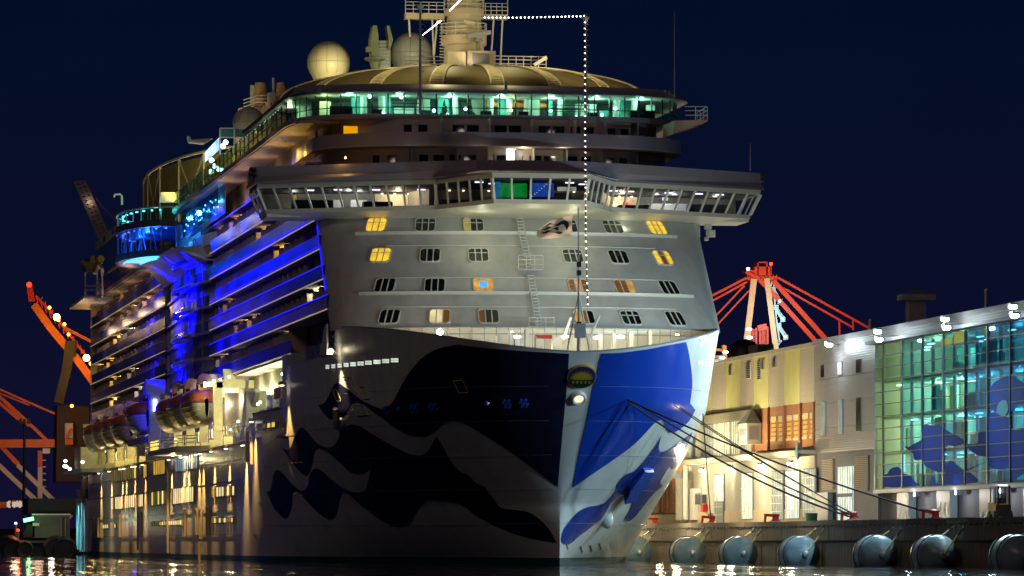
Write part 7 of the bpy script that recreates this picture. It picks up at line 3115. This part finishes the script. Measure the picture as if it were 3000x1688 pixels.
for i, (x, r_) in enumerate(((60, 3.2), (110, 2.6), (205, 2.0), (470, 3.0), (540, 2.8))):
    t = thing("dock_fender", ("black tyre fender at the picture's left edge of the far quay", "black tyre fender just right of the leftmost one, below the red lamp", "small black tyre fender below the green lit kiosk", "black tyre fender below the yellow block bollard", "black tyre fender nearest the ship's stern on the far quay")[i], "fender", N6(x, 1200)[:2] + (1.0,), "black tyre fenders on the far quay")
    c_ = N6(x, 1215, -9)
    mb = MB()
    mb.lathe((c_[0], c_[1], 1.0), [(r_ * .35, -.4), (r_ * .5, -.5), (r_ * .6, 0), (r_ * .5, .5), (r_ * .35, .4)], 18, (1, 0, .2))
    mb.build("tyre", BLACK, t)
wp = thing("warehouse_wall", "plain dark warehouse block low on the horizon at far left", "warehouse", PY(40, 1580, 900)[:2] + (2.0,))
mb = MB()
mb.slab([PY(-250, 1590, 900), PY(560, 1590, 900), PY(560, 1545, 900), PY(-250, 1552, 900)], (20, 0, 0))
mb.build("wall", BLACK, wp)

# ================================================================ the lamps' own light
WARMW = (1.0, .83, .52)
# foredeck floods washing the front wall and the deck house
for v, pw in ((0, 700), (4, 850), (8, 850), (12, 600)):
    lamp((-4.5 + abs(v) * .45, v, 17.9), pw, (1.0, .93, .62), r=.3, target=(16, v * 1.1, 26), angle=100, blend=.9)
for v in (-6, -1, 4, 9, 13):
    lamp((4.2 + abs(v) * .2, v, 17.2), 190, (1.0, .97, .72), r=.2)
lamp((-8.0, -1.8, 17.4), 9000, (1, .84, .62), r=.15, target=(-6.8, -1.5, 25.5), angle=30, blend=.8)  # extra spot added to brighten the flag
# lamps under the bridge soffit
for v in (-4, 0, 4, 9):
    lamp((12.5 + abs(v) * .9, v, 28.7), 55, (1.0, 1.0, .62), r=.3)
# bow floods
lamp((bow_lamp[0] - .6, bow_lamp[1] - .5, bow_lamp[2]), 500, (1, .8, .55), r=.3)
lamp((sh_lamp[0] - .3, sh_lamp[1] + .5, sh_lamp[2] - .2), 1500, (1, .86, .62), r=.15, target=(sh_lamp[0] + .2, sh_lamp[1] - .2, 8), angle=60, blend=.9)
lamp((shs[0], shs[1] - .25, shs[2] - .15), 5200, (1, .74, .36), r=.12, target=(shs[0] + .5, -hull_half(shs[0] + .5, 11) - .2, 9), angle=55, blend=1.0)
# pier floodlights on the ship's port bow
for p, pw, tg_ in zip(floods, (15000, 15000, 16000, 7000), ((-2, 4, 10), (2, 8, 8), (-6, 0, 12), (20, 16, 16))):
    lamp(p, pw, (.62, .88, 1.0), r=.4, target=tg_, angle=100, blend=.7)
    lamp((p[0], p[1] + .3, p[2] + .1), 260 if p is not floods[-1] else 1300, (.75, .93, 1.0), r=.2)
for p in wall_lamps:
    lamp((p[0], p[1] - .15, p[2] - .3), 260, (1, .96, .74), r=.15, target=(p[0], p[1] + .25, ZG), angle=80, blend=.9)
    lamp((p[0], p[1] - .6, p[2] - .1), 120, (1, .95, .7), r=.15)
# quay apron lamps that light the cladding and the quay from above the ledge
for u in (45, 62, 80, 100, 125):
    lamp((u, VT - 6.5, 9.0), 4200, (1.0, .88, .50), r=.3, target=(u, VT, 13.5), angle=120, blend=.8)
for u in (60, 90, 120):
    lamp((u, VQ + 3.0, 7.5), 900, (1.0, .85, .5), r=.3)
for u, pw in ((85, 3000), (60, 3000), (35, 1800), (10, 600)):  # added without fixtures to brighten the quay wall
    lamp((u, VQ - 1.2, 6.5), pw, (1.0, .82, .5), r=.3)
for v in (-18.5, -13, -6.2, 6.2, 13, 18.5):
    lamp((23 + abs(v) * .25, v, 31.75), 45, (1, .95, .85), r=.15)
# inside: lounge, bridge, terminal
for v in (-13, -8.5, -4, .5, 5, 9, 13):
    lamp((33.6, v, 40.75), 170, (.50, 1.0, .80), r=.3)
lamp((34.5, 1.5, 40.3), 60, (1.0, .75, .4), r=.3)
lamp((34.5, -15, 40.6), 50, (.9, 1.0, .4), r=.3)
for v in (-9.8, 9.8):
    lamp((25.2, v, 31.7), 190, (1.0, .78, .5), r=.15)
for v in (-14, 14.5):
    lamp((25.8, v, 31.7), 90, (.9, .95, .9), r=.15)
for k, pw in ((0, 520), (1, 800), (2, 700), (3, 320)):
    for i in range(5):
        u = UGL - 3 - i * 9
        cl = ((1.0, .95, .55), (.75, 1.0, .75), (.45, .95, 1), (.35, .85, 1), (.35, .8, 1))[i]
        lamp((u, VT + 4.6, zgb + (zgt - zgb) * (k + .75) / 4), pw * (1.5 if i < 2 else .8), cl, r=.4)
# mast and dome floods
for p, pw, t_, col in (((44, -9, 45.2), 1500, (51, 0, 50), (1, .80, .42)), ((44, 9, 45.2), 1300, (51, 0, 49), (1, .80, .45)), ((46, 0, 44.9), 600, (52, 0, 52), (1, .82, .5)), ((60, -10, 45.5), 900, (66, -11, 48), (1, .82, .35)), ((58, -15.5, 43.5), 900, (66, -11.5, 46), (1, .80, .30)),
                        ((55, -4, 46), 500, (64, -4, 48), (.85, 1, .7))):
    lamp(p, pw, col, r=.3, target=t_, angle=100, blend=.8)
for v, pw in ((-13, 700), (-7, 800), (0, 900), (7, 800), (13, 700)):
    lamp((30.0 + abs(v) * .2, v * 1.12, 46.0), pw, (1, .84, .38), r=.4, target=(42, v * .8, 43.5), angle=110, blend=.9)
lamp((45, -3, 49.5), 1500, (1, .84, .4), r=.3, target=(38, -8, 43.5), angle=120, blend=.9)
lamp((45, 3, 49.5), 1500, (1, .84, .4), r=.3, target=(38, 8, 43.5), angle=120, blend=.9)
for v in (-9, -3, 5, 10):
    lamp((25.6, v, 37.9), 14, (1, .85, .75), r=.3)
    lamp((23.5, v, 35.2), 14, (1, .85, .75), r=.3)
lamp((156, -15.5, 42.5), 2600, (1, .74, .12), r=.4, target=(195, -15, 44), angle=90)  # added spot outside the court, turning its frame yellow
lamp((156, -14, 50), 2500, (1, .70, .36), r=.4, target=(170, -9, 47), angle=90)
# warm light of the open doorway on the lower tier
lamp((25.8, 1.2, 35.5), 70, (1, .92, .6), r=.2)
lamp((25.0, 4.5, 35.6), 25, (1, .9, .6), r=.2)
lamp((38, -16.4, 36.2), 130, (1, .55, .05), r=.2)
for u, pw in ((44, 160), (56, 170), (70, 130), (85, 110), (100, 110), (114, 110)):
    lamp((u, -17.0, 36.6), pw * .8, (1, .60, .13), r=.5)
for u in (48, 75, 100, 125):
    lamp((u, -20.5, 34.8), 160, (1, .72, .36), r=.4)
for u in (195, 220, 245, 270):
    lamp((u, -19.6, 30.5), 420, (1, .62, .38), r=.4)
for u in (46, 66, 86, 106, 128, 142):
    lamp((u, -16.8, 40.5), 90, (.75, 1.0, .6), r=.3)
# blue floods under the overhang and on the bay
for u, z, pw in ((118, 36.6, 10000), (103, 36.6, 9000), (88, 36.6, 8000), (72, 36.6, 6000), (57, 36.6, 2500), (114, 30, 9000), (100, 30, 7500), (86, 30, 6000), (70, 30, 4500), (54, 30, 1500), (40, 30, 800), (112, 24.4, 3500), (98, 24.4, 2500), (80, 24.4, 1200)):
    lamp((u, -19.0, z), pw, (.0, .0, 1.0), r=.3, target=(u - 4, -16.4, z - 7), angle=125, blend=.9)
for u, v, z, pw in ((132, -20.0, 32.5, 15000), (146, -20.3, 32.8, 17000), (162, -20.3, 32.6, 15000), (140, -21, 25, 15000), (156, -21, 20, 13000), (150, -21, 13.5, 9000)):
    lamp((u, v, z), pw, (.0, .0, 1.0), r=.3, target=(u, -16.6, z - 1.5 if z > 30 else z + 2.5 if z > 14 else z + 5), angle=105, blend=.9)
for u, v, z, pw in ((184, -18.8, 32.5, 2500), (198, -18.4, 29.6, 2000), (190, -18.4, 24, 1600)):
    lamp((u, v, z), pw, (.0, .0, 1.0), r=.3, target=(u + 6, -16, z - 3), angle=110, blend=.9)
for u, v in ((150, -25), (158, -25.5), (166, -25)):
    lamp((u, v, 33.2), 60, (.0, .25, 1.0), r=.2)
lamp((160, -21.5, 17.5), 1100, (.0, .0, 1.0), r=.3)
for u in (150, 161, 170):
    lamp((u, -20, 36.3), 500, (.05, .35, 1), r=.3)
    lamp((u, -20, 38.6), 420, (.3, 1, .9), r=.3)
for u in (108, 122, 136):
    lamp((u, -17.1, 37), 60, (.05, .35, 1), r=.2)
# ochre light in the court frame
for p, pw in (((172, -9, 41), 1500), ((180, -13, 41), 1800), ((200, -12, 41), 1500), ((225, -12, 41), 1200)):
    lamp(p, pw, (1, .68, .10), r=.3)
lamp((150, -9, 41), 1200, (1, .70, .36), r=.3)
lamp((160, -5, 44), 700, (1, .6, .25), r=.3)
lamp((122, -12, 41), 300, (1, .85, .5), r=.3)
# boat deck
for u, pw, col in ((48, 120, (1, 1, .5)), (60, 260, (.95, 1, .5)), (70, 420, (.95, 1, .5)), (82, 520, (.95, 1, .45)), (92, 420, (1, .95, .45)), (112, 260, (1, .9, .55)), (127, 220, (1, .9, .55)), (142, 160, (.9, .9, 1)), (196, 150, (1, .7, .5)), (212, 130, (1, .75, .5)), (230, 120, (1, .8, .5)), (262, 300, (1, .9, .4)), (275, 200, (1, .9, .4))):
    lamp((u, -15.6, 16.6), pw * 2.2, col, r=.25)
for u, pw in ((95, 160), (109, 160), (124, 140), (140, 100), (206, 120), (222, 110), (238, 110), (252, 100)):
    lamp((u, -17.0, 13.2), pw * 2.6, (1, .78, .26), r=.2)
for u in (104, 120, 136, 150, 205, 221, 237):
    lamp((u, -20.6, 12.6), 90, (1, .78, .26), r=.2)
lamp((98, -19.6, 17.5), 260, (1, .95, .55), r=.25)
lamp((138, -19.2, 10.9), 500, (1, .8, .4), r=.2)
# edge lamps: up and down the plating
for u, z in edge_lamps:
    up = z + 1.6
    lamp((u, -18.75, z - .1), 7500, (1, .56, .17), r=.08, target=(u, -18.0, z - 6), angle=60, blend=1.0)
    lamp((u, -18.1, z + .1), 120, (1, .9, .65), r=.06, target=(u, -17.75, z + 3), angle=60, blend=.9)
for u, v, z in ((310, -18.6, 8.6), (317, -18.6, 8.6), (322, -18.2, 8.6)):
    lamp((u, v, z), 3200, (.2, .85, 1.0), r=.2, target=(u, -16.9, 2), angle=90, blend=.8)
# cranes
for p, pw, col in ((A5(940, 300, -18), 2500, (1, .40, .16)), (A5(900, 640, -20), 2200, (1, .62, .25)), (A5(1075, 500, -7), 1500, (.3, .9, 1)), (A5(1075, 700, -7), 900, (.3, .9, 1)), (A5(1250, 520, -22), 5500, (1, .25, .08)), (A5(700, 420, -20), 3000, (1, .25, .1)), (A5(1500, 560, -20), 2500, (1, .25, .12)), (A5(880, 820, -16), 900, (1, .3, .1))):
    lamp(p, pw, col, r=.6)
for x, y, pw in ((475, 360, 700), (725, 700, 700), (330, 180, 120), (440, 560, 500), (700, 860, 350)):
    lamp(L8(x, y, -9), pw, (1, .45, .08), r=.6)
for x, y, pw in ((120, 1150, 500), (250, 1350, 600), (120, 1560, 700), (330, 1700, 500), (580, 1330, 60)):
    lamp(L8(x, y, -16), pw, (1, .62, .40), r=.6)
lamp(K4(330, 320), 450, (1, .75, .5), r=.6)
# floods down the quay face and under the glass canopy
for p in floods[:3]:
    lamp((p[0], p[1] - .4, p[2]), 22000, (.60, .90, 1.0), r=.3, target=(p[0] - 22, FV, 1), angle=75, blend=.8)
for x in (985, 1345, 1730):
    p = Q8(x, 680)
    lamp((p[0], VT - .6, zgb - .8), 130, (.8, .9, 1), r=.15)
lamp((PV(2940, 1520, 26.5)[0] - 4, 24.5, 8.5), 500, (1, .95, .85), r=.3)  # added to brighten the forklift, no fixture here
lamp(N6(430, 960, -14), 350, (1, .85, .7), r=.4)
lamp(N6(240, 940, -6), 160, (.2, 1, .4), r=.3)
lamp(N6(150, 1040, -9), 120, (1, .1, .05), r=.3)
